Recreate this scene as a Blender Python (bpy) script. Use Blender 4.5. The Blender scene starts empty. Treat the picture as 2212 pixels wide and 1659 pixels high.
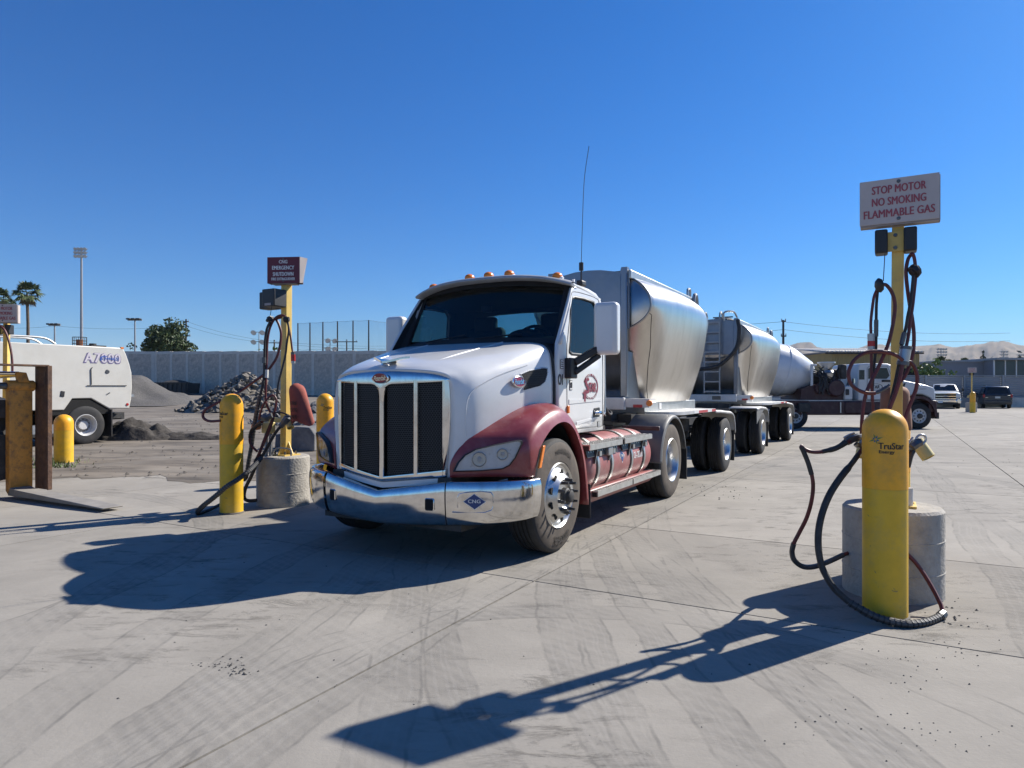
import bpy, bmesh, math, random
from mathutils import Vector, Matrix
random.seed(7)
R = math.radians
SC = bpy.context.scene
COL = SC.collection

# ------------------------------------------------------------------ camera, sky, sun, exposure
CAM_H = 1.45
FPX = 1460.0                      # focal length in pixels of a 2212 px wide picture
cam_d = bpy.data.cameras.new('camera')
cam = bpy.data.objects.new('camera', cam_d)
COL.objects.link(cam)
cam.location = (0, 0, CAM_H)
cam.rotation_euler = (R(90), 0, 0)
cam_d.sensor_width = 36
cam_d.lens = 36 * FPX / 2212
cam_d.shift_y = 13.5 / 2212
cam_d.clip_start = 0.05
cam_d.clip_end = 60000
SC.camera = cam

SUNV = Vector((1.12, 0.70, 1.0)).normalized()      # towards the sun
SUN_EL = math.asin(SUNV.z)
SUN_AZ = math.atan2(SUNV.x, SUNV.y)                # from +Y towards +X
world = bpy.data.worlds.new('World')
SC.world = world
world.use_nodes = True
wn = world.node_tree.nodes
wl = world.node_tree.links
for n_ in list(wn):
    wn.remove(n_)
w_out = wn.new('ShaderNodeOutputWorld')
w_bg = wn.new('ShaderNodeBackground')
w_sky = wn.new('ShaderNodeTexSky')
w_sky.sky_type = 'NISHITA'
w_sky.sun_disc = False
w_sky.sun_elevation = SUN_EL
w_sky.sun_rotation = SUN_AZ
w_sky.altitude = 0
w_sky.air_density = 1.0
w_sky.dust_density = 0.35
w_sky.ozone_density = 3.0
w_hsv = wn.new('ShaderNodeHueSaturation')
w_hsv.inputs['Saturation'].default_value = 1.13
w_hsv.inputs['Hue'].default_value = 0.510
w_hsv.inputs['Value'].default_value = 1.0
w_mul = wn.new('ShaderNodeMix')
w_mul.data_type = 'RGBA'
w_mul.blend_type = 'MULTIPLY'
w_mul.inputs['Factor'].default_value = 1.0
w_mul.inputs['B'].default_value = (0.42, 0.80, 1.10, 1)
wl.new(w_sky.outputs[0], w_mul.inputs['A'])
wl.new(w_mul.outputs['Result'], w_hsv.inputs['Color'])
wl.new(w_hsv.outputs[0], w_bg.inputs['Color'])
w_bg.inputs['Strength'].default_value = 0.072
wl.new(w_bg.outputs[0], w_out.inputs['Surface'])

sun_d = bpy.data.lights.new('sun', 'SUN')
sun_d.energy = 5.0
sun_d.angle = R(0.53)
sun_d.color = (1.0, 0.945, 0.86)
sun = bpy.data.objects.new('sun', sun_d)
COL.objects.link(sun)
sun.location = (60, 40, 60)
sun.rotation_euler = SUNV.to_track_quat('Z', 'Y').to_euler()

SC.view_settings.view_transform = 'Standard'
SC.view_settings.look = 'None'
SC.view_settings.exposure = 0.70
SC.view_settings.gamma = 1.0
SC.view_settings.use_curve_mapping = False
SC.render.engine = 'CYCLES'
SC.cycles.max_bounces = 8
SC.cycles.transparent_max_bounces = 16
SC.cycles.volume_bounces = 0

# ------------------------------------------------------------------ helpers
def at(x, y, Y):
    "a point seen at picture position x, y at distance Y"
    return Vector(((x - 1106) / FPX * Y, Y, CAM_H - (y - 843) / FPX * Y))

def gnd(x, y):
    Y = CAM_H * FPX / (y - 843)
    return Vector(((x - 1106) / FPX * Y, Y, 0))

def mul(c, k):
    return (c[0] * k, c[1] * k, c[2] * k, 1)

def mat(name, col, rough=0.5, metal=0.0, var=0.12, scale=6.0, bump=0.0, bscale=60.0, dirt=None, coat=0.0, chips=None,
        stretch=None, rvar=0.1, world_co=False):
    """procedural surface: base colour varied by noise, optional dirt = (colour, amount, scale)"""
    m = bpy.data.materials.new(name)
    m.use_nodes = True
    nt = m.node_tree
    N, L = nt.nodes, nt.links
    b = N['Principled BSDF']
    b.inputs['Roughness'].default_value = rough
    b.inputs['Metallic'].default_value = metal
    if coat:
        b.inputs['Coat Weight'].default_value = coat
        b.inputs['Coat Roughness'].default_value = 0.08
    if world_co:
        co = N.new('ShaderNodeNewGeometry').outputs['Position']
    else:
        co = N.new('ShaderNodeTexCoord').outputs['Object']
    if stretch:
        mp = N.new('ShaderNodeMapping')
        mp.inputs['Scale'].default_value = stretch
        L.new(co, mp.inputs['Vector'])
        co = mp.outputs['Vector']
    nz = N.new('ShaderNodeTexNoise')
    nz.inputs['Scale'].default_value = scale
    nz.inputs['Detail'].default_value = 6
    nz.inputs['Roughness'].default_value = 0.62
    L.new(co, nz.inputs['Vector'])
    rp = N.new('ShaderNodeValToRGB')
    rp.color_ramp.elements[0].position = 0.32
    rp.color_ramp.elements[1].position = 0.68
    rp.color_ramp.elements[0].color = mul(col, 1 - var)
    rp.color_ramp.elements[1].color = mul(col, 1 + var)
    L.new(nz.outputs['Fac'], rp.inputs['Fac'])
    cur = rp.outputs['Color']
    if dirt:
        dc, da, ds = dirt
        n2 = N.new('ShaderNodeTexNoise')
        n2.inputs['Scale'].default_value = ds
        n2.inputs['Detail'].default_value = 9
        n2.inputs['Roughness'].default_value = 0.7
        L.new(co, n2.inputs['Vector'])
        mr = N.new('ShaderNodeMapRange')
        mr.inputs['From Min'].default_value = 0.48
        mr.inputs['From Max'].default_value = 0.72
        mr.inputs['To Max'].default_value = da
        L.new(n2.outputs['Fac'], mr.inputs['Value'])
        mx = N.new('ShaderNodeMix')
        mx.data_type = 'RGBA'
        L.new(mr.outputs[0], mx.inputs['Factor'])
        L.new(cur, mx.inputs['A'])
        mx.inputs['B'].default_value = (*dc, 1)
        cur = mx.outputs['Result']
    if chips:
        dc, da, ds = chips
        n4 = N.new('ShaderNodeTexNoise')
        n4.inputs['Scale'].default_value = ds
        n4.inputs['Detail'].default_value = 7
        n4.inputs['Roughness'].default_value = 0.75
        n4.inputs['Distortion'].default_value = 0.8
        L.new(co, n4.inputs['Vector'])
        mr4 = N.new('ShaderNodeMapRange')
        mr4.inputs['From Min'].default_value = 0.645
        mr4.inputs['From Max'].default_value = 0.675
        mr4.inputs['To Max'].default_value = da
        L.new(n4.outputs['Fac'], mr4.inputs['Value'])
        mx4 = N.new('ShaderNodeMix')
        mx4.data_type = 'RGBA'
        L.new(mr4.outputs[0], mx4.inputs['Factor'])
        L.new(cur, mx4.inputs['A'])
        mx4.inputs['B'].default_value = (*dc, 1)
        cur = mx4.outputs['Result']
    L.new(cur, b.inputs['Base Color'])
    if rvar:
        mr2 = N.new('ShaderNodeMapRange')
        mr2.inputs['To Min'].default_value = max(0.02, rough - rvar)
        mr2.inputs['To Max'].default_value = min(1, rough + rvar)
        L.new(nz.outputs['Fac'], mr2.inputs['Value'])
        L.new(mr2.outputs[0], b.inputs['Roughness'])
    if bump:
        n3 = N.new('ShaderNodeTexNoise')
        n3.inputs['Scale'].default_value = bscale
        n3.inputs['Detail'].default_value = 5
        L.new(co, n3.inputs['Vector'])
        bp = N.new('ShaderNodeBump')
        bp.inputs['Strength'].default_value = bump
        bp.inputs['Distance'].default_value = 0.02
        L.new(n3.outputs['Fac'], bp.inputs['Height'])
        L.new(bp.outputs['Normal'], b.inputs['Normal'])
    return m

def glass_mat(name, tint, refl=0.06, rough=0.02, top=0.7):
    "thin tinted pane: see-through with a fresnel reflection"
    m = bpy.data.materials.new(name)
    m.use_nodes = True
    N, L = m.node_tree.nodes, m.node_tree.links
    for n_ in list(N):
        N.remove(n_)
    o = N.new('ShaderNodeOutputMaterial')
    t = N.new('ShaderNodeBsdfTransparent')
    t.inputs['Color'].default_value = (*tint, 1)
    g = N.new('ShaderNodeBsdfGlossy')
    g.inputs['Roughness'].default_value = rough
    f = N.new('ShaderNodeLayerWeight')
    f.inputs['Blend'].default_value = 0.25
    mr = N.new('ShaderNodeMapRange')
    mr.inputs['To Min'].default_value = refl
    mr.inputs['To Max'].default_value = top
    mx = N.new('ShaderNodeMixShader')
    L.new(f.outputs['Fresnel'], mr.inputs['Value'])
    L.new(mr.outputs[0], mx.inputs['Fac'])
    L.new(t.outputs[0], mx.inputs[1])
    L.new(g.outputs[0], mx.inputs[2])
    L.new(mx.outputs[0], o.inputs['Surface'])
    return m

def tag(o, label=None, cat=None, group=None, kind=None):
    if label: o['label'] = label
    if cat: o['category'] = cat
    if group: o['group'] = group
    if kind: o['kind'] = kind
    return o

def thing(name, label, cat, loc=(0, 0, 0), rz=0.0, group=None):
    o = bpy.data.objects.new(name, None)
    COL.objects.link(o)
    o.location = loc
    o.rotation_euler = (0, 0, rz)
    o.empty_display_size = 0.2
    return tag(o, label, cat, group)

def sub(name, parent, loc=(0, 0, 0)):
    o = bpy.data.objects.new(name, None)
    COL.objects.link(o)
    o.parent = parent
    o.location = loc
    o.empty_display_size = 0.1
    return o

def frame_of(d):
    d = d.normalized()
    u = Vector((0, 0, 1)) if abs(d.z) < 0.95 else Vector((1, 0, 0))
    a = d.cross(u).normalized()
    return a, a.cross(d).normalized()

def cr(pts, n, closed=False):
    "Catmull-Rom through the points, n steps per span"
    pts = [Vector(p) for p in pts]
    out = []
    m = len(pts)
    spans = m if closed else m - 1
    for i in range(spans):
        if closed:
            p0, p1, p2, p3 = pts[i - 1], pts[i], pts[(i + 1) % m], pts[(i + 2) % m]
        else:
            p1, p2 = pts[i], pts[i + 1]
            p0 = pts[i - 1] if i else p1 * 2 - p2
            p3 = pts[i + 2] if i + 2 < m else p2 * 2 - p1
        for k in range(n):
            t = k / n
            out.append(0.5 * ((2 * p1) + (p2 - p0) * t + (2 * p0 - 5 * p1 + 4 * p2 - p3) * t * t
                              + (3 * p1 - p0 - 3 * p2 + p3) * t ** 3))
    if not closed:
        out.append(pts[-1])
    return out

class MB:
    def __init__(s):
        s.V = []
        s.F = []
    def add(s, V, F):
        k = len(s.V)
        s.V += [tuple(v) for v in V]
        s.F += [tuple(i + k for i in f) for f in F]
        return s
    def box(s, c, d, rot=None):
        c = Vector(c)
        V = []
        for x in (-.5, .5):
            for y in (-.5, .5):
                for z in (-.5, .5):
                    v = Vector((x * d[0], y * d[1], z * d[2]))
                    if rot is not None:
                        v = rot @ v
                    V.append(c + v)
        return s.add(V, [(0, 1, 3, 2), (4, 6, 7, 5), (0, 4, 5, 1), (2, 3, 7, 6), (0, 2, 6, 4), (1, 5, 7, 3)])
    def bar(s, p, q, w, h):
        "a box-section bar between two points"
        p, q = Vector(p), Vector(q)
        a, b = frame_of(q - p)
        V = []
        for e in (p, q):
            for i, j in ((-1, -1), (1, -1), (1, 1), (-1, 1)):
                V.append(e + a * i * w / 2 + b * j * h / 2)
        return s.add(V, [(0, 1, 2, 3), (7, 6, 5, 4), (0, 4, 5, 1), (1, 5, 6, 2), (2, 6, 7, 3), (3, 7, 4, 0)])
    def cyl(s, p, q, r, r2=None, n=16, cap=True):
        p, q = Vector(p), Vector(q)
        r2 = r if r2 is None else r2
        a, b = frame_of(q - p)
        V = []
        for e, rr in ((p, r), (q, r2)):
            for i in range(n):
                t = 2 * math.pi * i / n
                V.append(e + a * math.cos(t) * rr + b * math.sin(t) * rr)
        F = [(i, (i + 1) % n, n + (i + 1) % n, n + i) for i in range(n)]
        if cap:
            F += [tuple(range(n - 1, -1, -1)), tuple(range(n, 2 * n))]
        return s.add(V, F)
    def tube(s, pts, r, n=8, cap=True):
        pts = [Vector(p) for p in pts]
        m = len(pts)
        rr = r if hasattr(r, '__len__') else [r] * m
        V, F = [], []
        a = None
        for i, p in enumerate(pts):
            d = (pts[min(i + 1, m - 1)] - pts[max(i - 1, 0)]).normalized()
            if a is None:
                a, b = frame_of(d)
            else:
                a = (a - d * a.dot(d)).normalized()
            b = a.cross(d)
            for j in range(n):
                t = 2 * math.pi * j / n
                V.append(p + a * math.cos(t) * rr[i] + b * math.sin(t) * rr[i])
        for i in range(m - 1):
            for j in range(n):
                F.append((i * n + j, i * n + (j + 1) % n, (i + 1) * n + (j + 1) % n, (i + 1) * n + j))
        if cap:
            F += [tuple(range(n - 1, -1, -1)), tuple(range((m - 1) * n, m * n))]
        return s.add(V, F)
    def lathe(s, prof, o, ax, n=32, closed=False):
        "profile of (radius, along) about axis ax from o"
        o, ax = Vector(o), Vector(ax).normalized()
        a, b = frame_of(ax)
        m = len(prof)
        V, F = [], []
        for r, h in prof:
            for j in range(n):
                t = 2 * math.pi * j / n
                V.append(o + ax * h + a * math.cos(t) * r + b * math.sin(t) * r)
        for i in range(m if closed else m - 1):
            k = (i + 1) % m
            for j in range(n):
                F.append((i * n + j, i * n + (j + 1) % n, k * n + (j + 1) % n, k * n + j))
        return s.add(V, F)
    def grid(s, rows, closed=False):
        m = len(rows[0])
        V = [v for r in rows for v in r]
        F = []
        for i in range(len(rows) - 1):
            for j in range(m if closed else m - 1):
                k = (j + 1) % m
                F.append((i * m + j, i * m + k, (i + 1) * m + k, (i + 1) * m + j))
        return s.add(V, F)
    def prism(s, pts, off):
        "polygon of 3D points extruded by the vector off"
        off = Vector(off)
        n = len(pts)
        V = [Vector(p) for p in pts] + [Vector(p) + off for p in pts]
        F = [tuple(range(n - 1, -1, -1)), tuple(range(n, 2 * n))]
        F += [(i, (i + 1) % n, n + (i + 1) % n, n + i) for i in range(n)]
        return s.add(V, F)
    def face(s, pts):
        return s.add(pts, [tuple(range(len(pts)))])
    def ring(s, outer, inner):
        n = len(outer)
        return s.add(list(outer) + list(inner), [(i, (i + 1) % n, n + (i + 1) % n, n + i) for i in range(n)])
    def sphere(s, c, r, n=16, m=10, sc=(1, 1, 1)):
        c = Vector(c)
        rows = []
        for i in range(m + 1):
            p = math.pi * i / m
            rows.append([c + Vector((math.sin(p) * math.cos(2 * math.pi * j / n) * r * sc[0],
                                     math.sin(p) * math.sin(2 * math.pi * j / n) * r * sc[1],
                                     math.cos(p) * r * sc[2])) for j in range(n)])
        return s.grid(rows, closed=True)
    def mesh(s, name, angle=35):
        me = bpy.data.meshes.new(name)
        me.from_pydata(s.V, [], s.F)
        bm = bmesh.new()
        bm.from_mesh(me)
        bmesh.ops.remove_doubles(bm, verts=bm.verts, dist=1e-5)
        bmesh.ops.recalc_face_normals(bm, faces=bm.faces)
        bm.to_mesh(me)
        bm.free()
        me.shade_smooth()
        me.set_sharp_from_angle(angle=R(angle))
        return me
    def build(s, name, m, parent=None, bevel=0.0, solid=0.0, angle=35, loc=None, seg=2):
        me = s.mesh(name, angle)
        me.materials.append(m)
        o = bpy.data.objects.new(name, me)
        COL.objects.link(o)
        if parent is not None:
            o.parent = parent
        if loc is not None:
            o.location = loc
        if solid:
            md = o.modifiers.new('solid', 'SOLIDIFY')
            md.thickness = solid
            md.offset = -1
        if bevel:
            md = o.modifiers.new('bevel', 'BEVEL')
            md.width = bevel
            md.segments = seg
            md.limit_method = 'ANGLE'
            md.angle_limit = R(40)
            md.harden_normals = False
        return o

_txt = {}
def text_mesh(txt, shear=0.0, space=1.0, bold=.0):
    key = (txt, shear, space, bold)
    if key in _txt:
        return _txt[key]
    cu = bpy.data.curves.new('letters', 'FONT')
    cu.body = txt
    cu.align_x = 'CENTER'
    cu.align_y = 'CENTER'
    cu.size = 1.0
    cu.offset = bold
    cu.shear = shear
    cu.space_character = space
    cu.resolution_u = 3
    o = bpy.data.objects.new('letters', cu)
    COL.objects.link(o)
    dg = bpy.context.evaluated_depsgraph_get()
    me = o.evaluated_get(dg).to_mesh()
    V = [tuple(v.co) for v in me.vertices]
    F = [tuple(p.vertices) for p in me.polygons]
    o.evaluated_get(dg).to_mesh_clear()
    bpy.data.objects.remove(o)
    bpy.data.curves.remove(cu)
    _txt[key] = (V, F)
    return V, F

def text_on(mb, txt, width=None, height=None, fn=None, shear=0.0, space=1.03, bold=.04):
    """letters laid on a surface: fn(u, v) -> point; scaled to the width given (cap height from it, or set)"""
    V, F = text_mesh(txt, shear, space)
    xs = [v[0] for v in V]
    ys = [v[1] for v in V]
    w, h = max(xs) - min(xs), max(ys) - min(ys)
    cx, cy = (max(xs) + min(xs)) / 2, (max(ys) + min(ys)) / 2
    sx = width / w if width else height / h
    sy = height / h if height else sx
    o0 = fn(0, 0)
    nr_ = (fn(1e-3, 0) - o0).cross(fn(0, 1e-3) - o0).normalized()
    hh = h * sy
    for k, (du_, dv_) in enumerate(((0, 0), (bold * hh, 0), (-bold * hh, 0), (0, bold * .5 * hh)) if bold else ((0, 0),)):
        mb.add([fn((v[0] - cx) * sx * (1 - bold * .3) + du_, (v[1] - cy) * sy + dv_) + nr_ * (k * .0005) for v in V], F)

def plane_fn(o, du, dv):
    o, du, dv = Vector(o), Vector(du).normalized(), Vector(dv).normalized()
    return lambda u, v: o + du * u + dv * v

def cyl_fn(r, a0, z0):
    "on a vertical cylinder about the local origin; a0 = heading of the text centre"
    return lambda u, v: Vector((math.cos(a0 + u / r) * r, math.sin(a0 + u / r) * r, z0 + v))

def copy_tree(o, parent=None):
    c = o.copy()
    COL.objects.link(c)
    if parent is not None:
        c.parent = parent
    for ch in list(o.children):
        copy_tree(ch, c)
    return c

# ------------------------------------------------------------------ shared materials
M = {}
M['white_paint'] = mat('white_paint', (0.66, 0.66, 0.65), 0.32, var=0.03, scale=3, coat=0.5, dirt=((0.42, 0.39, 0.35), 0.2, 2.2))
M['maroon_paint'] = mat('maroon_paint', (0.235, 0.038, 0.040), 0.34, var=0.10, scale=3, coat=0.3, dirt=((0.33, 0.16, 0.14), 0.4, 6))
M['tank_maroon'] = mat('tank_maroon', (0.31, 0.105, 0.10), 0.45, var=0.16, scale=5, dirt=((0.38, 0.27, 0.24), 0.65, 3.0))
M['chrome'] = mat('chrome', (0.70, 0.69, 0.675), 0.12, 1.0, var=0.08, scale=7, rvar=0.06, dirt=((0.40, 0.38, 0.36), 0.5, 10))
M['alloy'] = mat('alloy', (0.60, 0.595, 0.58), 0.30, 1.0, var=0.06, scale=8, rvar=0.08)
M['tank_alu'] = mat('tank_alu', (0.60, 0.58, 0.54), 0.30, 1.0, var=0.06, scale=2.6, rvar=0.06, dirt=((0.40, 0.38, 0.34), 0.6, 1.6), stretch=(2.0, 2.0, 0.45))
M['alu_cap'] = mat('alu_cap', (0.36, 0.365, 0.375), 0.30, 1.0, var=0.08, scale=3, rvar=0.07, dirt=((0.26, 0.25, 0.23), 0.4, 2))  # tank end faces: darker, bluer copy, reflected dark sky put into the colour
M['alu_dull'] = mat('alu_dull', (0.44, 0.44, 0.43), 0.42, 1.0, var=0.1, scale=7)
M['galv'] = mat('galvanised', (0.30, 0.31, 0.32), 0.5, 0.8, var=0.12, scale=12)
M['rubber'] = mat('rubber', (0.019, 0.019, 0.020), 0.78, var=0.2, scale=9, bump=0.12, bscale=90, dirt=((0.075, 0.067, 0.058), 0.45, 4))
M['rubber_brown'] = mat('dusty_sidewall', (0.075, 0.06, 0.047), 0.8, var=0.2, scale=8, bump=0.1, bscale=80, dirt=((0.16, 0.125, 0.095), 0.6, 6))
M['black'] = mat('black_plastic', (0.018, 0.018, 0.019), 0.5, var=0.15, scale=8)
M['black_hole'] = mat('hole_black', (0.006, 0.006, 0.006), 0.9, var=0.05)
M['grey_plastic'] = mat('grey_plastic', (0.115, 0.115, 0.115), 0.55, var=0.1, scale=5, bump=0.05, bscale=200, dirt=((0.26, 0.24, 0.21), 0.5, 3))
M['chassis'] = mat('chassis_black', (0.028, 0.027, 0.026), 0.65, var=0.2, scale=6, dirt=((0.13, 0.115, 0.1), 0.55, 5))
M['chassis_maroon'] = mat('chassis_maroon', (0.042, 0.011, 0.014), 0.5, var=0.2, scale=6, dirt=((0.12, 0.09, 0.08), 0.4, 5))
M['amber'] = mat('amber_lens', (0.80, 0.22, 0.025), 0.25, var=0.08, scale=20)
M['red'] = mat('red_lens', (0.42, 0.02, 0.02), 0.3, var=0.08, scale=20)
M['emblem_red'] = mat('emblem_red', (0.23, 0.006, 0.02), 0.2, var=0.08, scale=20, coat=0.5)
M['letter_maroon'] = mat('letter_maroon', (0.20, 0.025, 0.045), 0.45, var=0.1, scale=9)
M['letter_white'] = mat('letter_white', (0.72, 0.72, 0.70), 0.5, var=0.06, scale=9)
M['letter_black'] = mat('letter_black', (0.02, 0.02, 0.02), 0.5, var=0.06, scale=9)
M['yellow_cap'] = mat('yellow_sleeve', (0.86, 0.40, 0.014), 0.42, var=0.07, scale=6, dirt=((0.30, 0.19, 0.06), 0.5, 5), chips=((0.10, 0.06, 0.03), 0.8, 9))
M['yellow_low'] = mat('yellow_sleeve_low', (0.70, 0.42, 0.020), 0.48, var=0.09, scale=7, bump=0.04, bscale=150, dirt=((0.33, 0.26, 0.12), 0.5, 4), chips=((0.16, 0.13, 0.08), 0.7, 9))
M['yellow_post'] = mat('yellow_post', (0.72, 0.50, 0.13), 0.5, var=0.08, scale=5, dirt=((0.35, 0.27, 0.14), 0.5, 6), chips=((0.16, 0.09, 0.05), 0.7, 12))
M['pale_yellow'] = mat('pale_yellow', (0.62, 0.50, 0.19), 0.55, var=0.12, scale=8, dirt=((0.3, 0.25, 0.16), 0.5, 8))
M['conc_ped'] = mat('pedestal_concrete', (0.37, 0.345, 0.30), 0.88, var=0.14, scale=7, bump=0.5, bscale=38, dirt=((0.20, 0.185, 0.16), 0.5, 10))
M['hose_red'] = mat('hose_red', (0.115, 0.022, 0.022), 0.5, var=0.3, scale=14, dirt=((0.04, 0.03, 0.03), 0.7, 10))
M['hose_black'] = mat('hose_black', (0.022, 0.022, 0.023), 0.6, var=0.25, scale=18, dirt=((0.10, 0.09, 0.08), 0.4, 12))
M['spiral_wrap'] = mat('spiral_wrap', (0.045, 0.046, 0.048), 0.45, var=0.2, scale=14, dirt=((0.16, 0.15, 0.14), 0.5, 9))
M['steel_dark'] = mat('steel_dark', (0.13, 0.13, 0.13), 0.42, 0.8, var=0.2, scale=12)
M['can_white'] = mat('can_white', (0.62, 0.61, 0.57), 0.5, var=0.08, scale=10)
M['windscreen'] = glass_mat('windscreen_glass', (0.40, 0.45, 0.47), 0.045)
M['side_glass'] = glass_mat('side_glass', (0.30, 0.62, 0.70), 0.05)
M['lens'] = glass_mat('clear_lens', (0.86, 0.88, 0.90), 0.06, 0.10, 0.25)
M['glass_dark'] = mat('dark_glass', (0.015, 0.018, 0.02), 0.06, var=0.1, scale=3, rvar=0.02)
M['interior'] = mat('cab_interior', (0.026, 0.026, 0.028), 0.75, var=0.15, scale=6)
# ------------------------------------------------------------------ ground, slabs, yard
from mathutils import noise as mnoise
TO = Vector((-0.636, 6.60, 0))
TR = R(-29.5)
TX = Vector((math.cos(TR), math.sin(TR), 0))      # across the truck, towards the driver's side
TY = Vector((-math.sin(TR), math.cos(TR), 0))     # along the truck, towards the rear

def loc2w(x, y, z=0.0):
    return TO + TX * x + TY * y + Vector((0, 0, z))

def smooth(t):
    t = max(0.0, min(1.0, t))
    return t * t * (3 - 2 * t)

def yard_z(x, y):
    return 0.02 * max(0.0, y - 18) * smooth((-x - 2) / 10)

def ground_mat():
    m = bpy.data.materials.new('dusty_concrete')
    m.use_nodes = True
    nt = m.node_tree
    N, L = nt.nodes, nt.links
    b = N['Principled BSDF']
    b.inputs['Roughness'].default_value = 0.9
    b.inputs['Specular IOR Level'].default_value = 0.25
    pos = N.new('ShaderNodeNewGeometry').outputs['Position']
    def noise(scale, det=6, rough=0.6, vec=pos, dist=0.0):
        n = N.new('ShaderNodeTexNoise')
        n.inputs['Scale'].default_value = scale
        n.inputs['Detail'].default_value = det
        n.inputs['Roughness'].default_value = rough
        n.inputs['Distortion'].default_value = dist
        L.new(vec, n.inputs['Vector'])
        return n.outputs['Fac']
    def rng(v, a, c, lo, hi, clamp=True):
        r = N.new('ShaderNodeMapRange')
        r.clamp = clamp
        L.new(v, r.inputs['Value'])
        r.inputs['From Min'].default_value = a
        r.inputs['From Max'].default_value = c
        r.inputs['To Min'].default_value = lo
        r.inputs['To Max'].default_value = hi
        return r.outputs[0]
    def math_(op, a, c):
        n = N.new('ShaderNodeMath')
        n.operation = op
        for i, v in enumerate((a, c)):
            if isinstance(v, (int, float)):
                n.inputs[i].default_value = v
            else:
                L.new(v, n.inputs[i])
        return n.outputs[0]
    def mixc(f, a, c):
        n = N.new('ShaderNodeMix')
        n.data_type = 'RGBA'
        for k, v in (('Factor', f), ('A', a), ('B', c)):
            if isinstance(v, (tuple, float, int)):
                n.inputs[k].default_value = v
            else:
                L.new(v, n.inputs[k])
        return n.outputs['Result']
    big = noise(0.22, 5, 0.6)
    mid = noise(1.7, 8, 0.68, dist=0.4)
    fine = noise(34, 4, 0.7)
    base = mixc(rng(big, 0.3, 0.7, 0, 1), (0.278, 0.257, 0.222, 1), (0.338, 0.312, 0.270, 1))
    base = mixc(rng(mid, 0.42, 0.75, 0, 0.55), base, (0.235, 0.217, 0.188, 1))
    base = mixc(rng(fine, 0.35, 0.8, 0, 0.35), base, (0.245, 0.226, 0.196, 1))
    # dry mud scuffs: heavy towards the near right, light elsewhere
    mp = N.new('ShaderNodeMapping')
    mp.inputs['Rotation'].default_value = (0, 0, R(28))
    mp.inputs['Scale'].default_value = (0.9, 2.6, 1)
    L.new(pos, mp.inputs['Vector'])
    sc = noise(2.6, 10, 0.78, mp.outputs[0], 0.6)
    zone = noise(0.55, 3, 0.5)
    scuff = math_('MULTIPLY', rng(sc, 0.53, 0.64, 0, 1), rng(zone, 0.44, 0.58, 0, 1))
    base = mixc(math_('MULTIPLY', scuff, 0.75), base, (0.115, 0.105, 0.088, 1))
    # tyre tracks: circles through three ground points
    tracks = [((1191, 1267), (1221, 1412), (1316, 1597), .20), ((1231, 1157), (1262, 1342), (1330, 1500), .17),
              ((1306, 1197), (1386, 1332), (1496, 1482), .20), ((1346, 1132), (1456, 1272), (1606, 1407), .22),
              ((1426, 1147), (1556, 1312), (1756, 1482), .20), ((700, 1300), (500, 1457), (250, 1640), .27),
              ((390, 1327), (225, 1432), (0, 1597), .26), ((165, 1302), (90, 1352), (0, 1422), .22),
              ((660, 1382), (470, 1530), (330, 1640), .26), ((580, 1430), (400, 1512), (190, 1650), .22),
              ((960, 1420), (1000, 1540), (1060, 1655), .2), ((880, 1300), (850, 1450), (800, 1650), .24),
              ((1480, 1060), (1300, 1140), (1100, 1250), .30), ((1640, 1010), (1480, 1075), (1330, 1140), .24),
              ((1990, 1000), (2080, 1120), (2200, 1300), .25), ((1960, 980), (2060, 1060), (2210, 1180), .22),
              ((1760, 960), (1950, 1000), (2200, 1050), .28), ((1720, 985), (1900, 1030), (2200, 1120), .2),
              ((0, 1360), (200, 1290), (420, 1180), .24), ((1560, 1330), (1720, 1480), (1900, 1655), .2)]
    tot = None
    edge = None
    groove = None
    wob = rng(noise(0.7, 5, .55), 0, 1, -0.12, 0.12)
    tread = N.new('ShaderNodeTexWave')
    tread.inputs['Scale'].default_value = 5.5
    tread.inputs['Distortion'].default_value = 2.0
    tread.bands_direction = 'DIAGONAL'
    L.new(pos, tread.inputs['Vector'])
    for p0, p1, p2, w in tracks:
        a, c, d = gnd(*p0), gnd(*p1), gnd(*p2)
        ax, ay, bx, by, cx_, cy_ = a.x, a.y, c.x, c.y, d.x, d.y
        D = 2 * (ax * (by - cy_) + bx * (cy_ - ay) + cx_ * (ay - by))
        if abs(D) < 1e-3:
            D = 1e-3
        ux = ((ax * ax + ay * ay) * (by - cy_) + (bx * bx + by * by) * (cy_ - ay) + (cx_ * cx_ + cy_ * cy_) * (ay - by)) / D
        uy = ((ax * ax + ay * ay) * (cx_ - bx) + (bx * bx + by * by) * (ax - cx_) + (cx_ * cx_ + cy_ * cy_) * (bx - ax)) / D
        rad = math.hypot(ax - ux, ay - uy)
        dn = N.new('ShaderNodeVectorMath')
        dn.operation = 'DISTANCE'
        L.new(pos, dn.inputs[0])
        dn.inputs[1].default_value = (ux, uy, 0)
        e = math_('ABSOLUTE', math_('ADD', math_('SUBTRACT', dn.outputs['Value'], rad), wob), 0)
        band = rng(e, w * 0.55, w * 0.62, 1, 0)
        sn_ = N.new('ShaderNodeMath')
        sn_.operation = 'SINE'
        L.new(math_('MULTIPLY', e, 6.2832 / (w * .27)), sn_.inputs[0])
        ln = math_('MULTIPLY', rng(sn_.outputs[0], 0.50, 0.86, 0, 1), rng(e, w * 0.52, w * 0.60, 1, 0))
        gl_ = math_('MULTIPLY', rng(math_('ABSOLUTE', math_('SUBTRACT', e, w * 0.565), 0), 0.004, 0.013, 1, 0), 1.0)
        groove = gl_ if groove is None else math_('MAXIMUM', groove, gl_)
        tot = band if tot is None else math_('MAXIMUM', tot, band)
        edge = ln if edge is None else math_('MAXIMUM', edge, ln)
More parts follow.
